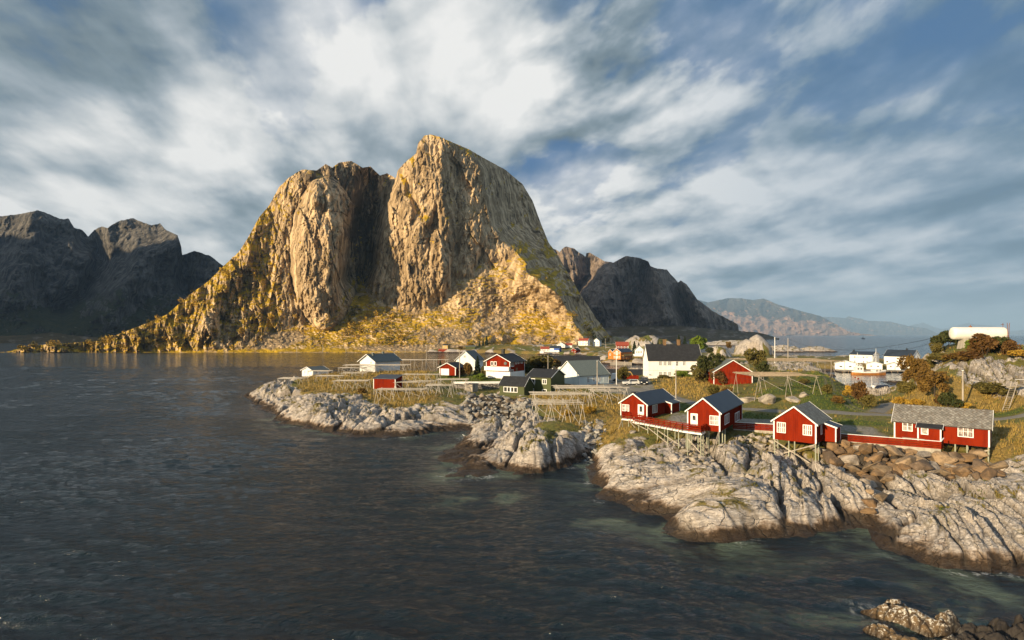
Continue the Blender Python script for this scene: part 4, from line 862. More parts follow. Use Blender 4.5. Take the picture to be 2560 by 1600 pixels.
GL_LIGHT = glass_mat('window glass with pale curtains', (.42, .42, .40)); GL_DARK = glass_mat('dark window glass', (.06, .065, .07))
def slate_mat(name, c1, c2, c3, size):
    m, nt, b = new_mat(name)
    uv = nt.nodes.new('ShaderNodeTexCoord').outputs['UV']
    br = nt.nodes.new('ShaderNodeTexBrick'); nt.links.new(MAPV(nt, uv, (1 / size, 1 / size, 1), (0, 0, R_(45))), br.inputs[0])
    br.offset = 0; br.inputs['Scale'].default_value = 1; br.inputs['Mortar Size'].default_value = .05; br.inputs['Brick Width'].default_value = 1; br.inputs['Row Height'].default_value = 1
    br.inputs[1].default_value = (*c1, 1); br.inputs[2].default_value = (*c2, 1); br.inputs[3].default_value = (.05, .045, .04, 1)
    n = NOISE(nt, OBJ(nt), 3.2, 4, .7)
    nt.links.new(MIX(nt, MR(nt, n, .48, .66, 0, .8), br.outputs[0], c3), b.inputs['Base Color']); b.inputs['Roughness'].default_value = .7
    nt.links.new(BUMP(nt, br.outputs[1], -.6, .03), b.inputs['Normal']); return m
P['slate'] = slate_mat('diamond slate tiles', (.27, .265, .25), (.13, .127, .12), (.11, .085, .065), .33)
P['slate2'] = slate_mat('weathered diamond slate', (.24, .25, .235), (.12, .128, .12), (.12, .105, .08), .30)
def stone_mat():
    m, nt, b = new_mat('dry stone masonry'); p = OBJ(nt); d = VORO(nt, p, 2.6, 'DISTANCE_TO_EDGE'); c = VORO(nt, p, 2.6, 'F1', 'Color')
    col = MIX(nt, MR(nt, SEP(nt, c)[0], 0, 1), (.12, .11, .10), (.34, .31, .28)); nt.links.new(MIX(nt, MR(nt, d, .01, .07, 1, 0), col, (.03, .028, .025)), b.inputs['Base Color'])
    nt.links.new(BUMP(nt, MR(nt, d, 0, .12), .9, .15), b.inputs['Normal']); b.inputs['Roughness'].default_value = .9; return m
P['stone'] = stone_mat()
def tank_mat():
    m, nt, b = new_mat('chalky white tank paint'); p = OBJ(nt); n = NOISE(nt, p, 1.4, 6, .75)
    nt.links.new(MIX(nt, MR(nt, n, .60, .66, 0, .8), MIX(nt, NOISE(nt, p, .6), (.66, .65, .60), (.80, .79, .75)), (.22, .19, .15)), b.inputs['Base Color']); b.inputs['Roughness'].default_value = .55; return m
P['tankw'] = tank_mat()

# ------------------------------------------------------------------ houses
class House:
    def __init__(s, name, label, cat, pxB, D, yaw, pxA, zb, ze, rise, back=None, depth=None, ridge='y', wall='red', roof='metal', trim='white', group=None, ov=.28, battens=0.0, corner=.13, mono=False, barge=True, low=None):
        t = R_(yaw); s.ux = Vector((math.cos(t), -math.sin(t), 0)); s.uy = Vector((math.sin(t), math.cos(t), 0))
        kB, kA = (pxB - CX) / F, (pxA - CX) / F
        B = Vector((kB * D, D, zb))
        s.w = w = (B.x - kA * B.y) / (s.ux.x - kA * s.ux.y)
        s.A = A = B - s.ux * w
        if depth is None:
            k = (back - CX) / F; depth = (k * B.y - B.x) / (s.uy.x - k * s.uy.y)
        s.d = d = depth; s.zb, s.h, s.rise = zb, ze - zb, rise
        s.o = thing(name, label, cat, A, -t, group)
        h = s.h; s.ridge = ridge; W, L = (w, d) if ridge == 'y' else (d, w)
        T = (lambda a, b, z: (a, b, z)) if ridge == 'y' else (lambda a, b, z: (b, a, z))
        s.T, s.W, s.L = T, W, L
        m = MB()
        if mono:                                                     # one slope, rising towards the back
            q = lambda a, b, z: (b, a, z)
            m.hexa([(0, 0, 0), (w, 0, 0), (w, d, 0), (0, d, 0)], [(0, 0, h), (w, 0, h), (w, d, h + rise), (0, d, h + rise)])
        else:
            base = [T(0, 0, 0), T(W, 0, 0), T(W, L, 0), T(0, L, 0)]
            top = [T(0, 0, h), T(W, 0, h), T(W, L, h), T(0, L, h)]; r0, r1 = T(W / 2, 0, h + rise), T(W / 2, L, h + rise)
            bv = [m.bm.verts.new(p) for p in base]; tv = [m.bm.verts.new(p) for p in top]; rv = [m.bm.verts.new(r0), m.bm.verts.new(r1)]
            for q in ((bv[0], bv[1], tv[1], rv[0], tv[0]), (bv[2], bv[3], tv[3], rv[1], tv[2]), (bv[1], bv[2], tv[2], tv[1]), (bv[3], bv[0], tv[0], tv[3]), (tv[1], tv[2], rv[1], rv[0]), (tv[3], tv[0], rv[0], rv[1]), (bv[3], bv[2], bv[1], bv[0])): m.bm.faces.new(q)
        if battens:
            def topz(face, u):
                gable = (face in ('front', 'back')) == (ridge == 'y')
                if mono: return h
                return h + rise * (1 - abs(2 * u / W - 1)) if gable else h
            for face in ('front', 'right', 'left'):
                Lf = w if face == 'front' else d
                n = int(Lf / battens)
                for i in range(1, n):
                    u = Lf * i / n; zt = topz(face, u) - .06; e = .022
                    if face == 'front': m.box(u - e, u + e, -.028, .0, .04, zt)
                    elif face == 'right': m.box(w, w + .028, u - e, u + e, .04, zt)
                    else: m.box(-.028, 0, u - e, u + e, .04, zt)
        s.wall = m.build('wall', P[wall], s.o)
        # roof
        m = MB(); g = ov; th = .11
        if mono:
            sl = rise / d; y0, y1 = -ov, d + ov
            m.hexa([(-g, y0, h + .03 + sl * y0), (w + g, y0, h + .03 + sl * y0), (w + g, y1, h + .03 + sl * y1), (-g, y1, h + .03 + sl * y1)], [(-g, y0, h + .14 + sl * y0), (w + g, y0, h + .14 + sl * y0), (w + g, y1, h + .14 + sl * y1), (-g, y1, h + .14 + sl * y1)])
        else:
            sl = rise / (W / 2); s.sl = sl; SL = math.hypot(1, sl)
            for sd in (0, 1):
                f = (lambda a: a) if sd == 0 else (lambda a: W - a)
                e0 = -ov; pts = [(e0, h - ov * sl + .03), (W / 2, h + rise + .03)]
                (a0, z0), (a1, z1) = pts
                lo = [T(f(a0), -g, z0), T(f(a1), -g, z1), T(f(a1), L + g, z1), T(f(a0), L + g, z0)]
                hi = [T(f(a0), -g, z0 + th), T(f(a1), -g, z1 + th), T(f(a1), L + g, z1 + th), T(f(a0), L + g, z0 + th)]
                m.hexa(lo, hi)
                lenS = (a1 - a0) * SL; o_ = 50 * sd
                uv = {0: (0, o_), 1: (0, o_ + lenS), 2: (L + 2 * g, o_ + lenS), 3: (L + 2 * g, o_)}
                m.bm.faces.ensure_lookup_table(); fc = m.bm.faces[-5]
                for l, k in zip(fc.loops, (0, 1, 2, 3)): l[m.uv].uv = uv[k]
        s.roof = m.build('roof', P[roof], s.o)
        if barge and not mono:
            for end in (-g - .015, L + g + .015):
                for sd in (0, 1):
                    f = (lambda a: a) if sd == 0 else (lambda a: W - a)
                    m = MB(); bw = .2; e = .02
                    def q(a, dz, b): return T(f(a), b, h + a * sl + dz)
                    m.hexa([q(-ov, .17 - bw, end - e), q(W / 2, .17 - bw, end - e), q(W / 2, .17 - bw, end + e), q(-ov, .17 - bw, end + e)], [q(-ov, .17, end - e), q(W / 2, .17, end - e), q(W / 2, .17, end + e), q(-ov, .17, end + e)])
                    m.build('bargeboard', P[trim], s.o)
        if corner:
            c = corner; e = .035
            for x, y in ((0, 0), (w, 0), (w, d), (0, d)):
                m = MB(); m.box(x - e if x == 0 else x - c, x + c if x == 0 else x + e, y - e if y == 0 else y - c, y + c if y == 0 else y + e, 0.01, h - .02); m.build('corner_board', P[trim], s.o)
    def loc(s, face, px, py):
        "where the pixel's ray meets the wall: (u along the wall, v above the floor)"
        r = Vector(((px - CX) / F, 1.0, -(py - HY) / F)); c = Vector((0, 0, CZ))
        n, o, u = {'front': (-s.uy, s.A, s.ux), 'right': (s.ux, s.A + s.ux * s.w, s.uy)}[face]
        t = (o - c).dot(n) / r.dot(n); p = c + r * t - o
        return p.dot(u), p.z
    def F_(s, face, u, v, out):
        return {'front': (u, -out, v), 'right': (s.w + out, u, v), 'left': (-out, s.d - u, v)}[face]
    def panel(s, m, face, u0, u1, v0, v1, o0, o1):
        a = [s.F_(face, u, v, o0) for u, v in ((u0, v0), (u1, v0), (u1, v1), (u0, v1))]; b = [s.F_(face, u, v, o1) for u, v in ((u0, v0), (u1, v0), (u1, v1), (u0, v1))]
        m.hexa(a, b)
    def window(s, face, rect, cols=2, rows=2, glass=None, uv=False, casing=.09, kind='window', frame='white', bar=.035):
        if uv: u0, u1, v0, v1 = rect
        else:
            x0, y0, x1, y1 = rect
            u0, _ = s.loc(face, x0, (y0 + y1) / 2); u1, _ = s.loc(face, x1, (y0 + y1) / 2)
            _, v1 = s.loc(face, (x0 + x1) / 2, y0); _, v0 = s.loc(face, (x0 + x1) / 2, y1)
        c = min(casing, (u1 - u0) * .22); o = .055; m = MB()
        s.panel(m, face, u0, u0 + c, v0, v1, .002, o); s.panel(m, face, u1 - c, u1, v0, v1, .002, o)
        s.panel(m, face, u0 + c, u1 - c, v0, v0 + c, .002, o); s.panel(m, face, u0 + c, u1 - c, v1 - c, v1, .002, o)
        iw, ih = (u1 - u0 - 2 * c), (v1 - v0 - 2 * c)
        for i in range(1, cols):
            u = u0 + c + iw * i / cols; bb = bar * (1.7 if (cols % 2 == 0 and i == cols // 2) else 1); s.panel(m, face, u - bb, u + bb, v0 + c, v1 - c, .002, o - .012)
        for j in range(1, rows):
            v = v0 + c + ih * j / rows; s.panel(m, face, u0 + c, u1 - c, v - bar * .7, v + bar * .7, .002, o - .015)
        w = m.build(kind, P[frame], s.o)
        m = MB(); m.face([s.F_(face, u, v, .016) for u, v in ((u0 + c, v0 + c), (u1 - c, v0 + c), (u1 - c, v1 - c), (u0 + c, v1 - c))]); m.build('pane', glass or GL_LIGHT, w)
        return w
    def door(s, face, rect, paintn='white', glass=True, uv=False):
        if uv: u0, u1, v0, v1 = rect
        else:
            x0, y0, x1, y1 = rect
            u0, _ = s.loc(face, x0, (y0 + y1) / 2); u1, _ = s.loc(face, x1, (y0 + y1) / 2); _, v1 = s.loc(face, (x0 + x1) / 2, y0); _, v0 = s.loc(face, (x0 + x1) / 2, y1)
        v0 = max(v0, .02); m = MB(); s.panel(m, face, u0, u1, v0, v1, .002, .05); s.panel(m, face, u0 - .08, u0, v0, v1 + .08, .002, .065); s.panel(m, face, u1, u1 + .08, v0, v1 + .08, .002, .065); s.panel(m, face, u0, u1, v1, v1 + .08, .002, .065)
        dr = m.build('door', P[paintn], s.o)
        if glass:
            m = MB(); q = (u1 - u0) * .24; m.face([s.F_(face, u, v, .056) for u, v in ((u0 + q, v0 + (v1 - v0) * .45), (u1 - q, v0 + (v1 - v0) * .45), (u1 - q, v1 - .2), (u0 + q, v1 - .2))]); m.build('pane', GL_DARK, dr)
            m = MB(); s.panel(m, face, u1 - .16, u1 - .10, v0 + (v1 - v0) * .42, v0 + (v1 - v0) * .5, .05, .09); m.build('handle', P['steel'], dr)
        return dr
    def chimney(s, a, b, size=.5, high=.9, mat='dark', cap=True):
        "a across the ridge, b along it, in metres"
        z = s.h + s.rise - abs(a - s.W / 2) * s.sl; x, y, _ = s.T(a, b, 0); m = MB()
        m.box(x - size / 2, x + size / 2, y - size / 2, y + size / 2, z - .25, z + high)
        if cap: m.box(x - size / 2 - .06, x + size / 2 + .06, y - size / 2 - .06, y + size / 2 + .06, z + high, z + high + .1)
        m.build('chimney', P[mat], s.roof)
    def porch(s, face, u0, u1, out, h0, drop, wall='red', roof='metal', posts=True):
        "a lean-to annex against a wall"
        z0 = h0; m = MB()
        def q(u, v, o): return s.F_(face, u, v, o)
        m.hexa([q(u0, 0, 0.002), q(u1, 0, 0.002), q(u1, 0, out), q(u0, 0, out)], [q(u0, z0, .002), q(u1, z0, .002), q(u1, z0 - drop, out), q(u0, z0 - drop, out)])
        p = m.build('porch', P[wall], s.o); m = MB(); e = .18; sl = drop / out
        m.hexa([q(u0 - e, z0 + .03, -.02), q(u1 + e, z0 + .03, -.02), q(u1 + e, z0 + .03 - sl * (out + e), out + e), q(u0 - e, z0 + .03 - sl * (out + e), out + e)], [q(u0 - e, z0 + .13, -.02), q(u1 + e, z0 + .13, -.02), q(u1 + e, z0 + .13 - sl * (out + e), out + e), q(u0 - e, z0 + .13 - sl * (out + e), out + e)])
        m.build('porch_roof', P[roof], p)
        for u in (u0, u1):
            m = MB(); a, b = (u - .035, u + .12) if u == u0 else (u - .12, u + .035)
            m.hexa([q(a, .02, out - .1), q(b, .02, out - .1), q(b, .02, out + .035), q(a, .02, out + .035)], [q(a, z0 - drop - .04, out - .1), q(b, z0 - drop - .04, out - .1), q(b, z0 - drop - .04, out + .035), q(a, z0 - drop - .04, out + .035)])
            m.build('corner_board', P['white'], p)
        for u in (u0 - e - .02, u1 + e + .02):
            m = MB(); m.bar(q(u, z0 + .06, 0), q(u, z0 + .06 - sl * (out + e), out + e), .04, .18, up=(0, 0, 1)); m.build('bargeboard', P['white'], p)
        return p
    def world(s, x, y, z=0): return s.A + s.ux * x + s.uy * y + Vector((0, 0, z))
    def stilts(s, spots, mat='post', r=.085, braces=()):
        for x, y in spots:
            p = s.world(x, y); g = ground(p.x, p.y)
            if g > s.zb - .15: continue
            m = MB(); m.tube((x, y, g - s.zb - .35), (x, y, .02), r, r, 8); m.build('stilt', P[mat], s.o)
        for a, b in braces:
            m = MB(); m.bar((a[0], a[1], a[2]), (b[0], b[1], b[2]), .05, .14); m.build('brace', P['wood'], s.o)
# ------------------------------------------------------------------ the four red cabins on the rocks
g_cab = 'red cabins on stilts along the rocks'
c1 = House('cabin', 'red cabin with dark metal roof and chimney stub, leftmost of the cabins on stilts', 'cabin', 1618, 95.0, 39, 1551.5, 5.1, 7.3, 1.65, back=1687, battens=.22, group=g_cab)
c1.window('front', (1555.4, 1011, 1573.3, 1028), 4, 2); c1.door('front', (1596, 1012.6, 1609, 1044.5)); c1.window('right', (1630.6, 1011.6, 1643, 1032), 4, 1)
u1 = c1.d; c1.porch('right', u1 * .62, u1 * .93, 1.25, 2.15, .35); c1.chimney(c1.W * .40, .9, .55, .5, 'black')
c1.stilts([(x, y) for x in (.12, c1.w * .5, c1.w - .12) for y in (.15, 2.2)])
c2 = House('cabin', 'red cabin with navy metal roof and a balcony door, right of the ramp', 'cabin', 1800, 77.0, 33, 1718.4, 5.85, 8.45, 1.77, back=1855, battens=.22, group=g_cab)
c2.door('front', (1728, 1035, 1743, 1063)); c2.window('front', (1774, 1039, 1797, 1063), 4, 2); c2.window('right', (1811, 1035, 1822.5, 1059.5), 4, 1); c2.window('right', (1837, 1030, 1848, 1053), 4, 1)
c2.stilts([(.1, .12), (c2.w * .33, .12), (c2.w * .66, .12), (c2.w - .12, .12), (c2.w - .1, 1.9), (c2.w - .1, 3.4), (.1, 1.9), (c2.w * .5, 1.9)], braces=[((c2.w - .15, .05, 0), (c2.w - .9, -1.6, -3.3)), ((c2.w - .05, .05, 0), (c2.w - .5, -1.5, -3.2))])
c3 = House('cabin', 'red cabin with grey slate roof on tall crossed stilts, no gable door', 'cabin', 2040.5, 72.0, 42, 1934, 5.18, 7.68, 1.95, depth=6.6, battens=.22, roof='slate2', group=g_cab)
c3.window('front', (1942.3, 1055.4, 1964.6, 1082), 4, 2); c3.window('front', (2007, 1062, 2030.3, 1088.7), 4, 2); c3.window('right', (2050.8, 1058.7, 2059, 1085), 4, 1)
c3.porch('right', c3.d * .44, c3.d * .80, 1.6, 2.35, .5)
w3 = c3.w
c3.stilts([(.1, .12), (w3 * .36, .12), (w3 * .50, .12), (w3 - .1, .12), (w3 - .08, 1.5), (.1, 1.5)], braces=[((.1, .02, -.2), (w3 - .1, .02, -2.9)), ((w3 - .1, .06, -.1), (.1, .06, -2.2)), ((.1, .02, -1.6), (w3 * .5, .02, -2.4))])
c4 = House('cabin', 'long red cabin under a diamond slate roof, broadside on, with black porch roof', 'cabin', 2474, 70.8, 42, 2235.4, 4.96, 7.35, 1.9, depth=4.8, ridge='x', battens=.22, roof='slate', group=g_cab)
c4.window('front', (2256, 1053.5, 2281.8, 1077.8), 2, 2); c4.window('front', (2394, 1064.5, 2434, 1093), 3, 2)
ua, _ = c4.loc('front', 2297, 1085); ub, _ = c4.loc('front', 2355, 1090)
pch = c4.porch('front', ua, ub, 1.1, 2.32, .42, roof='dark')
def porch_window(h, u0, u1, v0, v1, out):
    m = MB(); h.panel(m, 'front', u0, u1, v0, v1, out, out + .05); w = m.build('window', P['white'], pch)
    m = MB(); m.face([h.F_('front', u, v, out + .055) for u, v in ((u0 + .1, v0 + .1), (u1 - .1, v0 + .1), (u1 - .1, v1 - .1), (u0 + .1, v1 - .1))]); m.build('pane', glass_mat('drawn white blind', (.62, .60, .54), .5), w)
porch_window(c4, ua + .35, ua + 1.15, 1.0, 1.95, 1.1)
c4.stilts([(c4.w - .12, .12), (c4.w - 2.2, .15), (c4.w - .12, 1.8), (c4.w - 2.2, 1.6), (c4.w - 3.4, .2)], braces=[((c4.w - .1, .03, -.35), (c4.w - 2.3, .03, -1.25))])

# ------------------------------------------------------------------ other buildings of the village
barn = House('barn', 'big weathered red barn end without windows, standing on stilts in the grass', 'barn', 1881.2, 140.0, 8, 1784, 5.8, 9.75, 2.9, depth=9, wall='red_old', roof='grey_roof', battens=.28, corner=.16)
barn.stilts([(x, y) for x in (.3, 3.4, 6.2, 9.0) for y in (.3, 4)], 'pole')
manor = House('house', 'big cream white house with a wide black roof and two brick chimneys', 'house', 1754.5, 174.0, 3, 1621.6, 5.8, 11.2, 4.75, depth=9.4, ridge='x', wall='cream', roof='dark', battens=.3, corner=.14)
for x0, x1 in ((1646.8, 1655), (1658.3, 1666), (1669, 1678.3), (1706.6, 1713.8)): manor.window('front', (x0, 902.9, x1, 914), 3, 3, GL_DARK)
manor.window('front', (1689.4, 903, 1695.7, 915), 1, 2, GL_DARK)
for x0, x1 in ((1646.8, 1655.5), (1658.3, 1666.5), (1669.6, 1678), (1706.6, 1713.8)): manor.window('front', (x0, 928.8, x1, 939.8), 3, 3, GL_DARK)
manor.door('front', (1690, 928, 1697, 943), 'brown')
ub0, vb0 = manor.loc('front', 1685, 924); ub1, vb1 = manor.loc('front', 1735, 917)
m = MB(); manor.panel(m, 'front', ub0, ub1, vb0 - .15, vb0, .003, 1.5); manor.panel(m, 'front', ub0, ub1, vb0, vb0 + .95, 1.42, 1.5); manor.panel(m, 'front', ub0, ub0 + .08, vb0, vb0 + .95, .003, 1.42); manor.panel(m, 'front', ub1 - .08, ub1, vb0, vb0 + .95, .003, 1.42); bal = m.build('balcony', P['cream'], manor.o)
for uu in (ub0 + .1, ub1 - .1):
    m = MB(); m.tube(manor.F_('front', uu, 0, 1.4), manor.F_('front', uu, vb0 - .15, 1.4), .06); m.build('balcony_post', P['cream'], bal)
manor.chimney(manor.W * .5, manor.w * .36, .9, 1.5, 'brown'); manor.chimney(manor.W * .5, manor.w * .63, .9, 1.5, 'brown')
m = MB(); m.box(-.4, 3.0, -2.6, -2.45, -1.0, .9); m.box(-.4, -.25, -2.45, 0, -1.0, 1.3); m.build('terrace_wall', P['white'], manor.o)
hall = House('house', 'white gabled house with pale blue side wall and grey green roof beside the green house', 'house', 1448.8, 155.0, 56, 1393, 5.27, 8.0, 3.6, back=1521.6, wall='pale', roof='pale_roof', battens=.3, corner=.1, ov=.4)
for r in ((1467.8, 942, 1473.3, 956.4), (1482.4, 940.7, 1487.6, 954), (1496.3, 939.4, 1501.4, 953)): hall.window('right', r, 2, 3, GL_DARK)
hall.door('right', (1509, 941, 1516, 955), 'pale', False)
green = House('house', 'dark green two storey house with charcoal roof and small white windows', 'house', 1377, 144.0, 25, 1317, 4.0, 8.16, 1.75, back=1411.5, ridge='x', wall='green', roof='dark', corner=0, ov=.3)
for r, c in (((1327, 946, 1337.8, 958.5), 1), ((1355.4, 947.5, 1366.7, 960.5), 2), ((1324.4, 971, 1335, 983.6), 1), ((1355.4, 973, 1366.7, 984), 1)): green.window('front', r, c, 1, GL_DARK, casing=.16)
green.chimney(green.W * .5, green.L * .93 - .6, .5, .7, 'dark')
annex = House('shed', 'low dark green annex with a row of four white framed panes', 'shed', 1310.5, 140.5, 27, 1249, 3.75, 6.35, 2.0, depth=5.2, ridge='x', wall='green', roof='dark', corner=0, battens=.3)
annex.window('front', (1259, 967, 1294, 980.7), 4, 1, GL_DARK, casing=.14, bar=.09)
redhouse = House('house', 'red and white two storey house with a white balcony band across its gable', 'house', 1274.8, 168.0, 30, 1215.5, 6.0, 11.1, 2.0, depth=9, roof='dark', corner=.14, ov=.6, battens=.3)
r = redhouse
m = MB()
for fc, L in (('front', r.w), ('right', r.d)): r.panel(m, fc, -.04 if fc == 'front' else .0, L + .04, 0, 2.0, .03, .07)
m.build('lower_wall', P['white'], r.o)
m = MB(); r.panel(m, 'front', -.1, r.w + .1, 2.35, 3.55, .9, 1.0); r.panel(m, 'front', -.1, r.w + .1, 2.3, 2.35, .07, 1.0); r.panel(m, 'front', -.1, -.02, 2.35, 3.5, .08, .9); r.panel(m, 'front', r.w + .02, r.w + .1, 2.35, 3.5, .08, .9); m.build('balcony', P['white'], r.o)
r.window('front', (1226.7, 903.5, 1233.6, 914), 1, 1, GL_DARK, casing=.16); r.window('front', (1235, 903.5, 1241.7, 914), 1, 1, GL_DARK, casing=.16)
for q in ((1277.8, 904, 1284.7, 916.7), (1288, 901.8, 1292.4, 910.4), (1294.4, 901.2, 1298, 909.6), (1301.7, 900.6, 1306.8, 908.4)): r.window('right', q, 2, 1, GL_DARK, casing=.14)
r.window('right', (1277, 924, 1283.5, 933.6), 2, 1, GL_DARK, casing=.14); r.door('right', (1290, 920, 1293.5, 938), 'brown', False)
u, v = r.loc('front', 1264.5, 908.5); m = MB(); m.tube(r.F_('front', u, v, .14), r.F_('front', u, v, .30), .42, .5, 14); m.tube(r.F_('front', u, v, 0), r.F_('front', u, v, .14), .05); m.build('satellite_dish', P['grey_roof'], r.o)
r.chimney(r.W * .5, 3.0, .8, 1.5, 'black')
garage = House('garage', 'small red garage with a white roller door, left of the spruce', 'garage', 1139, 178.0, 22, 1099, 6.25, 8.74, 1.35, back=1163, roof='dark', corner=.2, ov=.5, battens=.3)
garage.door('front', (1103, 922.3, 1122, 938.6), 'white', False); garage.window('right', (1156, 918, 1160, 924.5), 1, 1, GL_DARK); garage.window('right', (1145.5, 919.5, 1148.5, 925.5), 1, 1, GL_DARK)
backh = House('house', 'white steep gabled house with slate grey roof, rising behind the red garage', 'house', 1187, 215.0, 15, 1140, 5.5, 9.55, 3.3, back=1207.5, wall='white', roof='grey_roof', corner=0, ov=.5, battens=.35)
backh.window('front', (1159, 888, 1164.2, 894.5), 2, 2, GL_DARK)
shed1 = House('shed', 'little white shed with grey roof at the tip of the headland', 'shed', 782.2, 203.0, 30, 755, 4.0, 6.25, 1.15, back=820, wall='white', roof='grey_roof', corner=0, ov=.45, battens=.3)
shed1.window('front', (760, 928.5, 763.8, 931), 1, 1, GL_DARK); shed1.window('right', (789.5, 928.6, 794.8, 932), 1, 1, GL_DARK)
longh = House('house', 'long low white house with two roof vents at the back of the headland', 'house', 937.8, 204.0, 27.5, 899.6, 5.6, 9.55, 2.3, back=1000, wall='white', roof='grey_roof', corner=0, ov=.7, battens=.35)
for q in ((955, 902, 958, 905), (963.8, 901.5, 971, 904.6), (978, 901, 983, 903.8)): longh.window('right', q, 2, 1, GL_DARK, casing=.06)
longh.window('front', (925.8, 905, 929.5, 909), 1, 1, GL_DARK); longh.chimney(longh.W * .62, 2.0, .7, 1.1, 'grey_roof'); longh.chimney(longh.W * .5, 8.5, .7, .8, 'grey_roof')
redshed = House('shed', 'windowless red hut with a flat dark roof, perched on poles among the drying racks', 'shed', 988.4, 142.0, 14.5, 933.7, 5.4, 7.95, .65, depth=4.0, roof='metal', mono=True, battens=.22, corner=.13)
redshed.stilts([(.1, .1), (1.8, .1), (3.6, .1), (5.4, .1), (.1, 3.8), (5.4, 3.8)], 'pole')
greybox = thing('shed', 'square grey plank box shed with a flat lid beside the riprap', 'shed', at_z(1181, 983, 3.75), -R_(38))
m = MB(); m.box(-2.6, 0, 0, 2.2, -.3, 2.35)
for i in range(1, 14): m.box(-2.6 + i * .19 - .012, -2.6 + i * .19 + .012, -.015, 0, 0, 2.3)
for i in range(1, 11): m.box(0, .015, i * .2 - .012, i * .2 + .012, 0, 2.3)
m.build('wall', P['wood'], greybox); m = MB(); m.box(-2.75, .15, -.15, 2.35, 2.353, 2.47); m.build('roof', P['wood'], greybox)
wallp = [at_z(1134, 975, 4.0), at_z(1196, 975, 4.0), at_z(1258, 974, 4.0)]
rw = thing('retaining_wall', 'dark stone retaining wall with a white coping board below the red house lawn', 'wall', wallp[0])
m = MB(); mc = MB(); mc2 = MB()
for a, b, k in ((wallp[0], wallp[1], mc), (wallp[1], wallp[2], mc2)):
    a, b = a - wallp[0], b - wallp[0]; m.bar(a + Vector((0, 0, .55)), b + Vector((0, 0, .55)), .5, 2.3); k.bar(a + Vector((0, 0, 1.98)), b + Vector((0, 0, 1.98)), .12, .62)
m.build('stone_wall', P['stone'], rw); mc.build('coping_board', P['white'], rw); mc2.build('coping_board', P['white'], rw)
longroof = House('warehouse', 'long warehouse of which mostly the black roof and white gable show, behind the autumn tree', 'warehouse', 1501, 236.0, 4, 1364, 3.0, 5.9, 4.0, depth=12, ridge='x', wall='white', roof='dark', corner=0)
lowroof = House('warehouse', 'low white warehouse with a plain black roof below the inlet', 'warehouse', 1618, 186.0, 5, 1521, 2.6, 4.95, 2.4, depth=9, ridge='x', wall='white', roof='dark', corner=0, ov=.4)

# ------------------------------------------------------------------ across the inlet
orange = House('house', 'orange timber house with a tall arched gable window, by the wooden quay', 'house', 1552, 358.0, 42, 1532, 3.4, 8.2, 2.0, depth=14, wall='orange', roof='metal', corner=0, ov=.4)
orange.window('front', (1539.5, 877, 1544.5, 888), 2, 4, casing=.3); orange.window('front', (1539.5, 890, 1544.5, 896), 2, 2, casing=.3)
for x0 in (1534.5, 1546.6):
    orange.window('front', (x0, 880.5, x0 + 3.2, 885), 1, 1, GL_DARK, casing=.25); orange.window('front', (x0, 890.5, x0 + 3.2, 895.5), 1, 1, GL_DARK, casing=.25)
m = MB(); orange.panel(m, 'right', 1.0, 13.8, 2.3, 2.5, .01, 1.6); orange.panel(m, 'right', 1.0, 13.8, 2.5, 3.4, 1.5, 1.6); m.build('gallery', P['yellow'], orange.o)
for i in range(5):
    m = MB(); m.tube(orange.F_('right', 1.2 + i * 3.1, 0, 1.5), orange.F_('right', 1.2 + i * 3.1, 2.3, 1.5), .12); m.build('gallery_post', P['brown'], orange.o)
for i in range(4): orange.window('right', (2 + i * 3, 3.0 + i * 3, .9, 2.0), 1, 1, GL_DARK, True); 
wing = House('house', 'narrow orange wing with a dark roof on the left of the arched gable', 'house', 1531.5, 365.0, 42, 1520.5, 3.4, 7.9, 1.6, depth=8, wall='orange', roof='metal', corner=0, ov=.3)
wing.window('front', (1524, 884, 1527, 889), 1, 1, GL_DARK, casing=.25)
ornate = House('house', 'ornate white gabled house with a wide white balcony beside the orange house', 'house', 1608, 366.0, 14, 1587, 5.2, 9.4, 2.6, depth=9, wall='white', roof='metal', corner=0, ov=.6)
for x0 in (1590.5, 1594.5, 1598.5, 1602): ornate.window('front', (x0, 877.5, x0 + 2.6, 883), 1, 2, GL_DARK, casing=.12)
m = MB(); ornate.panel(m, 'front', -1.5, ornate.w + .5, .2, 1.4, 1.6, 1.75); ornate.panel(m, 'front', -1.5, ornate.w + .5, .0, .2, .01, 1.75); m.build('balcony', P['white'], ornate.o)
for i in range(4):
    m = MB(); m.tube(ornate.F_('front', -1.2 + i * 2.4, -2.3, 1.5), ornate.F_('front', -1.2 + i * 2.4, 0, 1.5), .14); m.build('balcony_post', P['brown'], ornate.o)
boatshed = House('shed', 'small bright red boat shed tucked against the edge of the big black roof', 'shed', 1616.8, 352.0, 10, 1607.8, 2.4, 6.0, 1.5, depth=6, wall='red', roof='dark', corner=0)
redroof = House('house', 'red and white house with a red tiled roof on the rise above the orange house', 'house', 1571, 402.0, 8, 1541, 8.0, 11.6, 2.3, depth=8, ridge='x', wall='red', roof='red_roof', corner=.2, ov=.5)
for i in range(4): redroof.window('front', (.9 + i * 2.1, 2.0 + i * 2.1, 1.6, 2.8), 1, 1, GL_DARK, True, casing=.2)
m = MB(); redroof.panel(m, 'front', 2.5, redroof.w, 0, 1.2, 1.0, 1.15); m.build('balcony', P['white'], redroof.o)
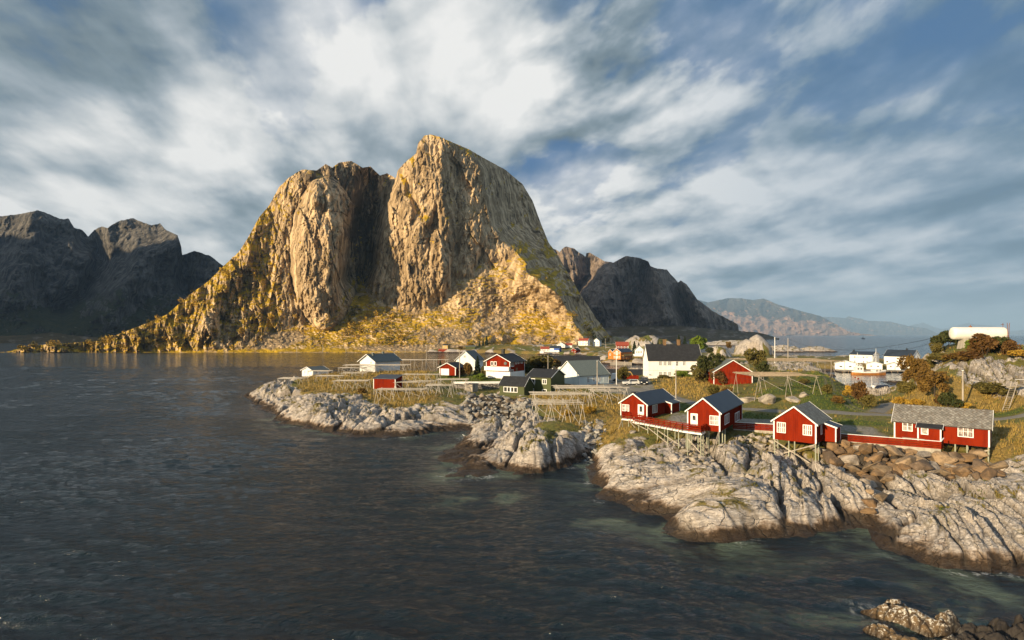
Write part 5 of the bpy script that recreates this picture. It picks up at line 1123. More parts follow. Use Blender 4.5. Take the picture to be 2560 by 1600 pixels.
fh = [('white boathouse with a bright red roof, left of the blue one', 'boathouse', 1373.2, 548, 6, 1351.5, 2.6, 5.4, 2.0, 8, 'x', 'white', 'red_roof'),
      ('blue and white boathouse with a charcoal roof on the far shore', 'boathouse', 1398, 545, 20, 1373.8, 2.0, 6.2, 2.0, 8, 'x', 'blue', 'metal'),
      ('tiny white hut at the waterside left of the blue boathouse', 'shed', 1359, 535, 10, 1349.5, 1.6, 3.6, 1.2, 4, 'y', 'white', 'grey_roof'),
      ('white house with a grey roof partly hidden above the blue boathouse', 'house', 1412.5, 585, 15, 1392, 5.8, 8.6, 2.4, 9, 'y', 'white', 'grey_roof'),
      ('low white house with a dull red roof right of the grey roofed one', 'house', 1430, 590, 8, 1413.5, 5.8, 8.2, 2.0, 7, 'x', 'white', 'red_roof'),
      ('small red cabin with black roof at the waterside, right of the blue boathouse', 'cabin', 1440, 528, 33, 1428, 1.7, 4.8, 1.7, 9, 'y', 'red', 'dark'),
      ('white two storey house with a red roof and a balcony, high on the far shore', 'house', 1469, 600, 24, 1446, 7.6, 12.8, 2.4, 9, 'x', 'white', 'red_roof'),
      ('white upright house with a pale grey roof, right of the red roofed balcony house', 'house', 1498.5, 606, 24, 1483, 6.8, 12.4, 2.8, 8, 'y', 'white', 'pale_roof'),
      ('ochre yellow house with a dark hipped look, at the foot of the scree', 'house', 1119, 606, 20, 1106, 3.0, 8.0, 1.2, 7, 'x', 'yellow', 'dark'),
      ('red boathouse at the waterline below the ochre house', 'boathouse', 1115.8, 602, 8, 1096, 0.4, 2.6, 1.3, 6, 'x', 'red', 'red_roof'),
      ('flat green shed among the autumn bushes under the crag', 'shed', 1188, 604, 5, 1164, 2.8, 6.6, 1.0, 6, 'x', 'green', 'grey_roof')]
far_houses = []
for lab, cat, pB, D, yaw, pA, zb, ze, ri, dep, rid, wl, rf in fh:
    h = House('house' if cat == 'house' else cat, lab, cat, pB, D, yaw, pA, zb, ze, ri, depth=dep, ridge=rid, wall=wl, roof=rf, corner=0, ov=.4, group='small houses on the far shore')
    far_houses.append(h)
    if h.h > 2.5 and wl != 'green':
        nwin = 3 if h.w > 8 else 2
        rows = (1.0, 3.6) if h.h > 4.5 else (1.0,)
        for v in rows:
            for i in range(nwin):
                u = h.w * (i + .5) / nwin; h.window('front', (u - .55, u + .55, v, v + 1.2), 1, 1, GL_DARK, True, casing=.12)
b = far_houses[1]; m = MB(); b.panel(m, 'front', 0, b.w, 0, 2.0, .02, .05); b.panel(m, 'front', 0, b.w * .45, 2.0, b.h, .02, .05); m.build('white_boarding', P['white'], b.o)
b = far_houses[6]; m = MB(); b.panel(m, 'front', b.w * .35, b.w, 2.3, 3.3, .9, 1.0); m.build('balcony', P['white'], b.o)
b = far_houses[5]; m = MB(); m.box(-.8, b.w + .8, -2.0, -.02, -.25, 0); m.build('deck', P['wood'], b.o)

# ------------------------------------------------------------------ harbour at the right
hw1 = House('house', 'white two storey harbour house with low dark roof, left of the steep roofed one', 'house', 2181, 317.0, 57, 2123.6, .9, 7.76, 1.6, back=2198, ridge='x', wall='white', roof='metal', corner=0, ov=.35)
for x0, y0 in ((2135.5, 890), (2157.5, 891), (2166, 891), (2135.5, 901), (2157.5, 902), (2166, 902)): hw1.window('front', (x0, y0, x0 + 3.4, y0 + 4.6), 1, 1, GL_DARK, casing=.12)
hw1.window('right', (2187.5, 890.5, 2190.8, 895.5), 1, 1, GL_DARK, casing=.12); hw1.chimney(hw1.W * .5, .6, .6, 1.0, 'dark')
hw2 = House('house', 'larger white harbour house with a steep black roof, right of its low roofed twin', 'house', 2281, 305.0, 59, 2210, .9, 7.3, 3.3, back=2300, ridge='x', wall='white', roof='metal', corner=0, ov=.35)
for x0, y0 in ((2215, 902), (2261, 904)): hw2.window('front', (x0, y0, x0 + 6, y0 + 4.5), 1, 1, GL_DARK, casing=.15)
for x0 in (2284.5, 2292.5): hw2.window('right', (x0, 889.5, x0 + 3, 894.5), 1, 1, GL_DARK, casing=.12)
hw2.chimney(hw2.W * .5, hw2.L * .68, .6, .9, 'dark')
g_sh = 'white sheds along the harbour quay'
for lab, pB, D, yaw, pA, ze, ri, dep in (('wide white quay shed with a shallow grey roof, left of the fishing boat', 2140, 293, 30, 2087, 4.2, 1.3, 9), ('white quay shed with two small dark windows, behind the wheelhouse mast', 2206, 296, 32, 2166, 3.7, 1.1, 9), ('white quay shed with double doors, at the right end of the quay', 2252, 292, 34, 2217, 3.4, 1.0, 9)):
    h = House('shed', lab, 'shed', pB, D, yaw, pA, .9, ze, ri, depth=dep, wall='white', roof='grey_roof', corner=0, ov=.4, group=g_sh)
    h.window('front', (h.w * .22, h.w * .36, 1.3, 2.0), 1, 1, GL_DARK, True, casing=.06); h.window('front', (h.w * .66, h.w * .80, 1.3, 2.0), 1, 1, GL_DARK, True, casing=.06)
qy = thing('quay', 'timber quay on dark piles along the white harbour sheds', 'quay', (166, 288.5, 0))
m = MB(); m.box(0, 66, -2.2, 3.0, .62, .86); m.build('deck', P['wood'], qy)
for i in range(22):
    m = MB(); m.tube((.4 + i * 3.1, -2.0, -1.2), (.4 + i * 3.1, -2.0, .62), .16, .16, 6); m.build('pile', P['brown'], qy)
m = MB(); m.box(0, 66, .6, 1.0, -1, .6); m.build('pile_wall', P['dark'], qy)
dq = thing('quay', 'pale wooden pile quay in front of the orange house', 'quay', at_z(1525, 913, 0))
m = MB(); m.box(0, 13.5, -.1, 5, 1.55, 1.85); m.build('deck', P['wood'], dq)
for i in range(19):
    m = MB(); m.box(i * .72, i * .72 + .58, -.3, -.1, -1, 1.75); m.build('pile', P['wood'], dq)
gb = thing('gangway', 'floating grey gangway running right from the pale pile quay', 'gangway', at_z(1585, 908, 1.2))
m = MB(); m.bar((0, 0, .5), (10, -3, -.6), 1.2, .15); m.bar((10, -3, -.9), (22, -4, -.9), 2.0, .35); m.build('deck', P['concrete'], gb); m = MB(); m.bar((0, -.5, 1.3), (10, -3.5, .2), .06); m.bar((0, .5, 1.3), (10, -2.5, .2), .06); m.build('handrail', P['steel'], gb)
# ------------------------------------------------------------------ ramp, balconies, fences
wk = thing('boardwalk', 'red railed boardwalk ramp on white stilts, joining the two leftmost cabins', 'boardwalk', at_z(1554, 1045.6, 5.1))
O = wk.location.copy()
Q = [at_z(1554, 1045.6, 5.1), at_z(1582.6, 1053.0, 5.2), at_z(1706.6, 1076, 5.85), at_z(1754, 1082.5, 5.85)]
e1 = (c1.world(c1.w * .98, -.06, 0) - O); e1.z = .05
inn = lambda a, b, w: ((b - a).normalized().cross(Vector((0, 0, 1))) * -w)
L0, L1, L2, L3 = [q - O for q in Q]
n12 = inn(L1, L2, 1.4); n12.z = 0
n23 = Vector((c2.uy.x, c2.uy.y, 0)) * 1.9
n01 = Vector((c1.uy.x, c1.uy.y, 0)) * 1.9
m = MB()
def slab(a, b, c, d, t=.1): m.hexa([p - Vector((0, 0, t)) for p in (a, b, c, d)], [a, b, c, d])
R1 = L0 + c1.ux * 4.3
slab(L0, R1, R1 + n01, L0 + n01); slab(L1 + Vector((0, 0, .02)), L2 + Vector((0, 0, .02)), L2 + n12 + Vector((0, 0, .02)), L1 + n12 + Vector((0, 0, .02))); slab(L2, L3, L3 + n23, L2 + n23)
m.build('deck', P['wood'], wk)
m = MB()
for a, b in ((L0, R1), (L1, L2), (L2, L3), (L3, L3 + n23)): m.bar(a + Vector((0, 0, -.17)), b + Vector((0, 0, -.17)), .06, .22)
m.build('fascia', P['white'], wk)
def railing(a, b, n, nm='railing', lean=True, par=wk):
    r = MB()
    for k in range(3): r.bar(a + Vector((0, 0, .22 + k * .28)), b + Vector((0, 0, .22 + k * .28)), .035, .15)
    r.bar(a + Vector((0, 0, 1.0)), b + Vector((0, 0, 1.0)), .10, .05)
    out = (b - a).normalized().cross(Vector((0, 0, 1)))
    for i in range(n + 1):
        p = a.lerp(b, i / n); r.bar(p + Vector((0, 0, -.15)), p + Vector((0, 0, .98)), .08)
        if lean: r.bar(p + out * .75 + Vector((0, 0, -.2)), p + Vector((0, 0, .85)), .06)
    r.build(nm, P['red'], par)
railing(L0 + n01, L0, 2, lean=False); railing(L0, R1, 4, lean=False); railing(L1, L2, 9); railing(L2, L3, 3, lean=False); railing(L3, L3 + n23, 2, lean=False)
m = MB(); m.bar(L1 + Vector((0, 0, 1.04)), L2 + Vector((0, 0, 1.04)), .12, .03); m.bar(L2 + Vector((0, 0, 1.04)), L3 + Vector((0, 0, 1.04)), .12, .03); m.build('handrail', P['red'], wk)
def leg(p, top, name='stilt', mat='post', r=.075, par=wk, org=O):
    w = p + org; g = ground(w.x, w.y); m = MB(); m.tube(Vector((p.x, p.y, g - org.z - .3)), Vector((p.x, p.y, top)), r, r, 7); m.build(name, P[mat], par); return Vector((p.x, p.y, g - org.z))
sp = []
for p in (L0 + Vector((.15, .1, 0)), L0 + c1.ux * 1.3): sp.append(leg(p, -.15))
for t in (.12, .32, .52, .72, .92):
    q = L1.lerp(L2, t); sp.append(leg(q + n12 * .06, q.z - .2)); leg(q + n12 * .95, q.z - .2)
for t in (.25, .95):
    q = L2.lerp(L3, t); sp.append(leg(q + n23 * .06, q.z - .2)); leg(q + n23 * .7, q.z - .2)
for a, b in ((1, 3), (3, 5), (4, 6), (7, 8)):
    m = MB(); A_, B_ = sp[a], sp[b]; m.bar(Vector((A_.x, A_.y, -.25)), Vector((B_.x, B_.y, B_.z + .5)), .05, .13); m.build('brace', P['wood'], wk)
m = MB(); m.bar(L0 + Vector((.1, 0, -.25)), L0 + Vector((-1.0, -.8, -2.6)), .06, .12); m.build('brace', P['wood'], wk)
m = MB(); m.bar(L0 + c1.ux * 1.3 + Vector((0, -.1, -.25)), L1 + Vector((.3, -.3, -1.0)), .06, .12); m.build('brace', P['wood'], wk)

def slat_fence(label, a, b, hgt, base, ret=None):
    t = thing('fence', label, 'fence', a); d = b - a; L = Vector((d.x, d.y, 0)).length; n = max(2, int(L / 1.6)); r = MB()
    for k in range(4): r.bar(Vector((0, 0, base + .12 + k * (hgt - .2) / 3.4)), d + Vector((0, 0, base + .12 + k * (hgt - .2) / 3.4)), .03, (hgt - .2) / 3.4 - .05)
    if ret is not None:
        for k in range(4): r.bar(d + Vector((0, 0, base + .12 + k * (hgt - .2) / 3.4)), d + ret + Vector((0, 0, base + .12 + k * (hgt - .2) / 3.4)), .03, (hgt - .2) / 3.4 - .05)
    r.build('slats', P['red'], t)
    r = MB(); r.bar(Vector((0, 0, base + hgt)), d + Vector((0, 0, base + hgt)), .12, .06)
    if ret is not None: r.bar(d + Vector((0, 0, base + hgt)), d + ret + Vector((0, 0, base + hgt + .25)), .12, .06)
    r.build('top_board', P['white'], t)
    for i in range(n + 1):
        p = d * (i / n); m = MB(); m.box(p.x - .05, p.x + .05, p.y + .02, p.y + .12, p.z + base - .1, p.z + base + hgt - .04); m.build('post', P['red'], t)
    r = MB(); r.bar(Vector((0, .05, base - .6)), d + Vector((0, .05, base - .6)), .3, 1.3); r.build('footing', P['concrete'], t)
slat_fence('short red slatted fence with white top board, left of the crossed stilt cabin', at_z(1834, 1072.5, 4.9), at_z(1936, 1078.5, 4.95), 1.05, 0)
slat_fence('long red slatted fence on a concrete footing above the brown boulders', at_z(2096, 1102, 4.75), at_z(2352.7, 1123.6, 4.75), 1.0, 0, Vector((1.0, .9, 0)))
bench = thing('bench', 'low grey plank bench beside the porch of the long slate roofed cabin', 'bench', at_z(2258, 1100, 4.95), -R_(42))
m = MB(); m.box(0, 2.4, -.9, -.5, .42, .48); m.build('seat', P['wood'], bench)
for x in (.2, 2.2):
    m = MB(); m.box(x - .06, x + .06, -.85, -.55, -.2, .42); m.build('leg', P['wood'], bench)

# ------------------------------------------------------------------ fish drying racks
RACKS = [  # label, near-left px, near-right px, row, height of the top, depth, poles, frames, seed
 ('short rack on the outermost tip of the headland', 691, 754, 948, 5.8, 6, 9, 3), ('rack directly in front of the little white shed', 767, 822, 929, 6.6, 5, 8, 3),
 ('low rack on the grassy brow below the little white shed', 787, 849, 941.5, 6.2, 5, 8, 3), ('rack with splayed legs left of the windowless red hut', 831, 916, 954, 6.6, 5, 10, 4),
 ('narrow rack between the white shed and the long white house', 843, 910, 921, 7.4, 5, 8, 3), ('thin rack in the grass behind the splayed one', 850, 909, 934, 6.6, 5, 8, 3),
 ('long rack across the front of the long white house', 860, 1015, 914, 8.2, 7, 12, 5), ('longest rack reaching towards the white steep house', 994, 1117, 901, 8.3, 9, 13, 5),
 ('tall rack on the rock edge in front of the red hut', 936, 1058, 977, 6.2, 6, 8, 4), ('rack just right of the red hut, its poles sparse', 985, 1080, 957, 7.1, 6, 8, 4),
 ('bare rack frame near the garage lawn', 1004, 1096, 938, 7.6, 6, 6, 4), ('crossed rack above the dry stone wall', 1062, 1128, 966, 6.9, 6, 8, 3),
 ('high rack leading to the white coping board', 1091, 1168, 951, 7.6, 5, 8, 3), ('long rack in front of the green house', 1331, 1480, 989, 6.95, 7, 11, 4),
 ('near rack on the brow of the pale dome of rock', 1335, 1462, 1013, 7.05, 8, 9, 4), ('wide rack before the pale blue house wall', 1393, 1572, 973, 7.1, 9, 12, 5),
 ('rack closest to the leftmost red cabin', 1480, 1565, 980, 7.3, 5, 7, 3), ('big rack piled with poles on the green knoll', 1891, 2052, 942, 11.0, 12, 24, 3), ('biggest rack on tall props behind the green knoll', 1903, 2117, 904, 10.2, 24, 30, 7)]
rr = random.Random(5)
def rack(lab, x0, x1, row, zt, dep, npole, nfr):
    a = at_z(x0, row, zt); b = at_z(x1, row, zt); wdt = (b - a).length; u = (b - a).normalized(); v = Vector((-u.y, u.x, 0))
    base = ground(a.x, a.y)
    t = thing('drying_rack', 'fish drying rack: ' + lab, 'drying rack', (a.x, a.y, base), math.atan2(u.y, u.x), 'wooden fish drying racks'); H = zt - base
    big = zt > 10
    for j in range(npole):                                           # the loose poles on top
        y = dep * (j + .5) / npole + rr.uniform(-.12, .12); s0, s1 = rr.uniform(-.05, .02) * wdt, wdt * (1 + rr.uniform(-.04, .05)); dy = rr.uniform(-.3, .3)
        if not big and rr.random() < .25: s1 = wdt * rr.uniform(.45, .8)
        m = MB(); rd = rr.uniform(.035, .055); m.tube((s0, y, H + rr.uniform(.03, .2)), (s1, y + dy, H + rr.uniform(.03, .2)), rd, rd * .8, 5); m.build('pole', P['rackwood' if big else 'pole'], t)
    for i in range(nfr):
        x = wdt * (i + .12) / (nfr - 1 + .24)
        m = MB(); m.tube((x, -.4, H - .08), (x, dep + .4, H - .08), .06, .05, 5); m.build('beam', P['wood' if big else 'pole'], t)
        for y in ((.25, dep - .25) if dep < 10 else (.25, dep * .5, dep - .25) if dep > 20 else (.4, dep - .6)):
            for sx in (-1, 1):
                dx, dy = sx * rr.uniform(.55, 1.0) * min(1, H / 3), rr.uniform(-.5, .5)
                w = a + u * (x + dx) + v * (y + dy); g = ground(w.x, w.y) - base
                m = MB(); m.tube((x + dx, y + dy, g - .3), (x - sx * .08, y, H + .25), .05, .04, 5); m.build('leg', P['wood' if big else 'pole'], t)
            if i < nfr - 1 and rr.random() < .7:
                x2 = wdt * (i + 1.12) / (nfr - 1 + .24); w = a + u * x2 + v * y; g = ground(w.x, w.y) - base
                m = MB(); m.tube((x, y + .1, H - .15), (x + (x2 - x) * .85, y + .1, g + .25 * H), .04, .035, 5); m.build('brace', P['pole'], t)
for r_ in RACKS: rack(*r_)

# ------------------------------------------------------------------ posts and wires
def post(lab, px, py0, py1, D, r, mat='wood', name='utility_pole', cat='pole', cross=None, group=None):
    a = at_d(px, py1, D); zt = at_d(px, py0, D).z; zb = (ground(a.x, a.y) if D < 290 else far_z(a.x, a.y)) if D < 340 else a.z
    zb = min(zb, a.z)
    t = thing(name, lab, cat, (a.x, a.y, zb), 0, group); m = MB(); m.tube((0, 0, -.4), (0, 0, zt - zb), r, r * .8, 8); m.build('shaft', P[mat], t)
    if cross: m = MB(); m.bar((-cross, 0, zt - zb - .35), (cross, 0, zt - zb - .35), .12); m.build('crossarm', P['wood'], t)
    else: m = MB(); m.tube((0, 0, zt - zb), (0, 0, zt - zb + .12), r * 1.1, r * 1.1, 8); m.build('cap', P['white'], t)
    return Vector((a.x, a.y, zt))
pA = post('stout pale pole with a white cap behind the long slate roofed cabin', 2407, 927, 1027, 98, .15)
pB = post('bare grey pole on the lane behind the ramp cabin', 1689.7, 924, 996, 119, .13)
post('tall white flagpole beside the parked cars', 1541, 893, 969, 148, .10, 'white', 'flagpole', 'flagpole')
pC = post('grey pole against the pale blue house wall', 1493, 903, 966, 147, .14)
post('slim pole rising behind the green house chimney', 1370, 891, 926, 172, .12)
post('brown pole between the garage and the spruce', 1149, 877, 940, 176, .13)
post('thin bare pole left of the white steep house', 1066, 864, 905, 226, .12)
pD = post('white mast on the shore left of the wire pole', 1937, 843, 893, 300, .22, 'white')
pE = post('pale pole carrying the long wire towards the tank', 1970, 847, 893, 302, .26)
gp = 'thin poles on the far shore'
for lab, px, y0, y1, D in (('left one of a pair of poles at the foot of the crag', 1323, 840, 857, 580), ('right one of a pair of poles at the foot of the crag', 1326.5, 840, 857, 585), ('pole just above the blue boathouse, left of a pair', 1395.4, 843, 862, 585), ('pole just above the blue boathouse, right of a pair', 1398.4, 843, 862, 590), ('pole standing left of the red roofed balcony house', 1440.6, 833, 862, 610), ('pole right of the upright white house', 1514, 847, 872, 560), ('pole on the shore behind the inlet quay', 1562, 903, 925, 300), ('pole by the road past the upright white house', 1528, 852, 868, 640)):
    post(lab, px, y0, y1, D, .17, group=gp)
for i, px in enumerate((742, 807, 865, 1013)):
    post(('pale pole at the scree foot, leftmost of four', 'pale pole at the scree foot, second from the left', 'pale pole at the scree foot, third from the left', 'pale pole at the scree foot, nearest the ochre house')[i], px, (866, 862, 862, 864)[i], 881, 611, .25, group='pale poles along the foot of the scree')
def wire(lab, a, b, sag, r=.03):
    m = MB(); n = 14; pts = [a.lerp(b, k / n) - Vector((0, 0, sag * 4 * (k / n) * (1 - k / n))) for k in range(n + 1)]
    for p, q in zip(pts[:-1], pts[1:]): m.tube(p, q, r, r, 4)
    tag(m.build('cable', P['cable']), lab, 'cable')
tk = at_d(2362, 838.5, 128)
wire('long black cable rising from the shore pole towards the tank hill', pE, tk, 4.5, .05); wire('lower black cable sagging below the long one', pE - Vector((0, 0, 1.5)), at_d(2348, 852, 127), 6.0, .035)
wire('cable from the capped pole out to the right edge', pA, at_d(2600, 943, 112), .8, .03); wire('second cable below it running to the right edge', pA - Vector((0, 0, .9)), at_d(2600, 957, 112), .8, .025)
wire('cable crossing in front of the barn from the lane pole to the capped pole', pB, pA, 2.2, .02); wire('cable from the lane pole to the pole by the pale blue wall', pB, pC, 1.0, .02)
# ------------------------------------------------------------------ where a pixel's ray meets the headland
_D = 41.0 * (340 / 41.0) ** np.linspace(0, 1, 900)
def hits(pxs):
    P_ = np.array(pxs, float); out = []
    for px, py in P_:
        X = (px - CX) / F * _D; Zr = CZ - (py - HY) / F * _D
        z = terrain(X, _D)[0]; k = np.argmax(z >= Zr)
        if z[k] < Zr[k]: k = len(_D) - 1
        out.append(Vector((X[k], _D[k], z[k])))
    return out
def terr_many(x, y): return terrain(np.asarray(x), np.asarray(y))

# ------------------------------------------------------------------ lanes
def strip(name, pts, width, matr, label, lift=.05, wob=.25):
    P2 = []
    for (x0, y0), (x1, y1) in zip(pts[:-1], pts[1:]):
        n = max(2, int(math.hypot(x1 - x0, y1 - y0) / 1.2))
        for k in range(n): P2.append((x0 + (x1 - x0) * k / n, y0 + (y1 - y0) * k / n))
    P2 = np.array(P2 + [pts[-1]]); sm = P2.copy()
    for _ in range(8): sm[1:-1] = (sm[:-2] + 2 * sm[1:-1] + sm[2:]) / 4
    t = np.gradient(sm, axis=0); t /= np.linalg.norm(t, axis=1)[:, None]; nrm = np.stack([-t[:, 1], t[:, 0]], 1)
    w = np.linspace(-1, 1, 9)[None] * (width / 2 + wob * fbm(np.arange(len(sm)) * .3, np.zeros(len(sm)), 3, 7))[:, None]
    X = sm[:, 0:1] + nrm[:, 0:1] * w; Y = sm[:, 1:2] + nrm[:, 1:2] * w
    Z = terrain(X, Y)[0] + lift - .06 * (np.abs(np.linspace(-1, 1, 9)[None]) ** 6)
    ob = grid_mesh(name, X, Y, Z, None, None, matr); ob['label'] = label
def road_mat():
    m, nt, b = new_mat('worn grey gravel'); p = GEO(nt); n = NOISE(nt, p, .5, 5, .65); f = VORO(nt, p, 6)
    nt.links.new(MIX(nt, MR(nt, f, 0, .6), MIX(nt, n, (.20, .19, .17), (.33, .315, .29)), (.17, .16, .145)), b.inputs['Base Color']); b.inputs['Roughness'].default_value = .95; return m
RM = road_mat()
strip('gravel_road', ROAD, 2.9, RM, 'grey gravel lane running behind the red cabins')
strip('gravel_road', LANE2, 2.4, RM, 'short gravel turning towards the inlet')

# ------------------------------------------------------------------ boulders
def stone_boulder_mat(name, cols):
    m, nt, b = new_mat(name); p = OBJ(nt); r = nt.nodes.new('ShaderNodeObjectInfo').outputs['Random']
    n = NOISE(nt, VM(nt, 'ADD', p, COMB(nt, M(nt, 'MULTIPLY', r, 40), 0, 0)), 1.7, 6, .7); n2 = NOISE(nt, p, 7, 4, .7)
    base = RAMP(nt, r, [(i / max(1, len(cols) - 1), c) for i, c in enumerate(cols)], 'CONSTANT')
    col = MIX(nt, MR(nt, n, .40, .62), base, MIX(nt, .55, base, (.05, .04, .03))); col = MIX(nt, MR(nt, n2, .62, .7, 0, .5), col, (.42, .38, .32))
    nt.links.new(col, b.inputs['Base Color']); b.inputs['Roughness'].default_value = .9
    nt.links.new(BUMP(nt, M(nt, 'ADD', n, M(nt, 'MULTIPLY', n2, .5)), .8, .12), b.inputs['Normal']); return m
BR_M = stone_boulder_mat('rust brown boulder', [(.20, .125, .062), (.27, .175, .095), (.16, .10, .055), (.32, .23, .145), (.21, .155, .10), (.36, .31, .26), (.19, .12, .065), (.14, .10, .07), (.24, .155, .085), (.22, .205, .19)])
GR_M = stone_boulder_mat('grey quarried boulder', [(.26, .25, .235), (.34, .33, .31), (.22, .21, .20), (.40, .385, .36), (.29, .24, .19), (.31, .30, .29), (.24, .23, .21)])
PL_M = stone_boulder_mat('pale weathered boulder', [(.36, .32, .27), (.42, .38, .33), (.30, .26, .21)])
def boulder_mesh(seed, flat=.75, npt=13, blocky=.5):
    r = random.Random(seed); bm = bmesh.new()
    for _ in range(npt):
        v = Vector((r.gauss(0, 1), r.gauss(0, 1), r.gauss(0, 1))).normalized()
        mx = max(abs(c) for c in v); v = v.lerp(v / mx, blocky) * r.uniform(.82, 1.05)
        bm.verts.new((v.x, v.y * .85, v.z * flat))
    geo = bmesh.ops.convex_hull(bm, input=bm.verts); bmesh.ops.delete(bm, geom=[g for g in geo['geom_interior'] if isinstance(g, bmesh.types.BMVert)], context='VERTS')
    bmesh.ops.bevel(bm, geom=list(bm.edges), offset=.09, segments=2, affect='EDGES', profile=.6)
    bmesh.ops.recalc_face_normals(bm, faces=bm.faces)
    me = bpy.data.meshes.new('boulder'); bm.to_mesh(me); bm.free(); me.polygons.foreach_set('use_smooth', [False] * len(me.polygons)); me.materials.append(None); return me
BOULD = [boulder_mesh(s, rf, n, bl) for s, rf, n, bl in ((1, .7, 12, .55), (2, .8, 14, .4), (3, .6, 11, .6), (4, .75, 16, .4), (5, .65, 12, .5), (6, .9, 13, .5), (7, .55, 12, .6), (8, .8, 18, .3), (9, .7, 11, .5), (10, .62, 13, .6))]
rb = random.Random(11)
def put_boulder(x, y, z, r, matr, label, group, rest=None):
    k = rb.randrange(len(BOULD)); rot = (rb.uniform(-.45, .45), rb.uniform(-.45, .45), rb.uniform(0, 6.28)); sc = (r * rb.uniform(.9, 1.35), r * rb.uniform(.8, 1.1), r * rb.uniform(.75, 1.05))
    if rest is not None:                                             # beyond the largest ones: collected into one mass
        mw = Matrix.LocRotScale((x, y, z), Matrix.Rotation(rot[2], 3, 'Z') @ Matrix.Rotation(rot[1], 3, 'Y') @ Matrix.Rotation(rot[0], 3, 'X'), sc)
        me = BOULD[k].copy(); me.transform(mw); rest.append(me); return
    o = bpy.data.objects.new('boulder', BOULD[k]); COL.objects.link(o)
    o.material_slots[0].link = 'OBJECT'; o.material_slots[0].material = matr
    o.location = (x, y, z); o.rotation_euler = rot; o.scale = sc
    return tag(o, label, 'boulder', group)
def fill(poly, n, nind, rmin, rmax, matr, label, group, sink=.25, gap=.82, seed=1, tries=9000, pw=2.0):
    r = random.Random(seed); xs = [p[0] for p in poly]; ys = [p[1] for p in poly]; placed = []; rest = []
    X = np.array([r.uniform(min(xs), max(xs)) for _ in range(tries)]); Y = np.array([r.uniform(min(ys), max(ys)) for _ in range(tries)])
    ins = poly_sdf(X, Y, poly) > -.2; X, Y = X[ins], Y[ins]; Z, mk = terr_many(X, Y)
    rad = sorted([rmin + (rmax - rmin) * r.random() ** pw for _ in range(n)], reverse=True); k = 0
    for R in rad:
        for _ in range(60):
            if k >= len(X): k = 0
            x, y, z = X[k], Y[k], Z[k]; k += 1
            if all((x - a) ** 2 + (y - b) ** 2 + .6 * (z - c) ** 2 > ((R + q) * gap) ** 2 for a, b, c, q in placed):
                placed.append((x, y, z, R)); put_boulder(x, y, z + R * (.42 - sink), R, matr, label, group, rest if len(placed) > nind else None); break
    if rest:
        bm = bmesh.new()
        for me in rest: bm.from_mesh(me); bpy.data.meshes.remove(me)
        me = bpy.data.meshes.new('rubble'); bm.to_mesh(me); bm.free(); me.materials.clear(); me.materials.append(matr); o = bpy.data.objects.new('rubble', me); COL.objects.link(o); o['kind'] = 'stuff'; o['label'] = 'smaller stones packed between the ' + group
    return placed
fill(RIPRAP_BROWN, 250, 125, .38, 1.4, BR_M, 'rust brown angular boulder of the rockfill below the long slatted fence', 'brown rockfill boulders', .10, .60, 2)
fill([gz(*p) for p in [(2150, 1195, 1.8), (2205, 1195, 1.8), (2215, 1240, 1.2), (2205, 1300, .4), (2175, 1310, .2), (2165, 1240, 1.2)]], 16, 10, .5, 1.1, BR_M, 'rust brown boulder fallen into the cleft below the rockfill', 'boulders in the cleft', .1, .6, 12)
fill(RIPRAP_GREY, 300, 95, .40, 1.05, GR_M, 'grey quarried boulder of the rockfill below the green house', 'grey rockfill boulders', .12, .64, 3)
ravine = [gz(*p) for p in [(1455, 1065, 2.4), (1505, 1060, 2.6), (1510, 1085, 2.2), (1495, 1130, .9), (1470, 1150, .3), (1455, 1120, 1.0)]]
fill(ravine, 80, 20, .25, .8, GR_M, 'loose grey boulder in the ravine between the dome and the ramp cabin', 'ravine boulders', .2, .7, 4)
under = [gz(*p) for p in [(1700, 1130, 2.7), (1760, 1100, 3.5), (1800, 1110, 3.5), (1812, 1130, 3.0), (1775, 1165, 2.7), (1720, 1165, 2.5)]]
fill(under, 36, 18, .3, .9, PL_M, 'pale boulder lying under the stilts of the balcony cabin', 'boulders under the balcony cabin', .2, .7, 5)
betw = [gz(*p) for p in [(1840, 1098, 4), (1935, 1090, 4.4), (1935, 1130, 3.2), (1880, 1135, 3), (1835, 1118, 3.6)]]
fill(betw, 50, 20, .25, .7, PL_M, 'pale boulder on the bank below the short red fence', 'boulders below the short fence', .2, .75, 6)
for i, (px, py, w) in enumerate([(1868, 1006, 50), (1925, 1008, 56), (1985, 1004, 40), (2012, 992, 34), (1838, 1012, 26), (1605, 1102, 24), (1582, 1083, 20), (1590, 1098, 16)]):
    p = hits([(px, py)])[0]; R = w / 2 / F * p.y
    o = put_boulder(p.x, p.y + R * .4, p.z + R * .15, R, PL_M, ['broad pale boulder at the left foot of the green knoll', 'largest pale boulder in the middle foot of the green knoll', 'upright pale boulder at the right foot of the green knoll', 'tilted pale boulder beyond the upright one on the knoll', 'small pale boulder beside the lane below the barn', 'rounded boulder under the left end of the ramp', 'boulder in the grass under the leftmost cabin', 'smaller boulder touching the rounded one under the ramp'][i], None)
    o.rotation_euler = (0.1, .1, i * 1.3)

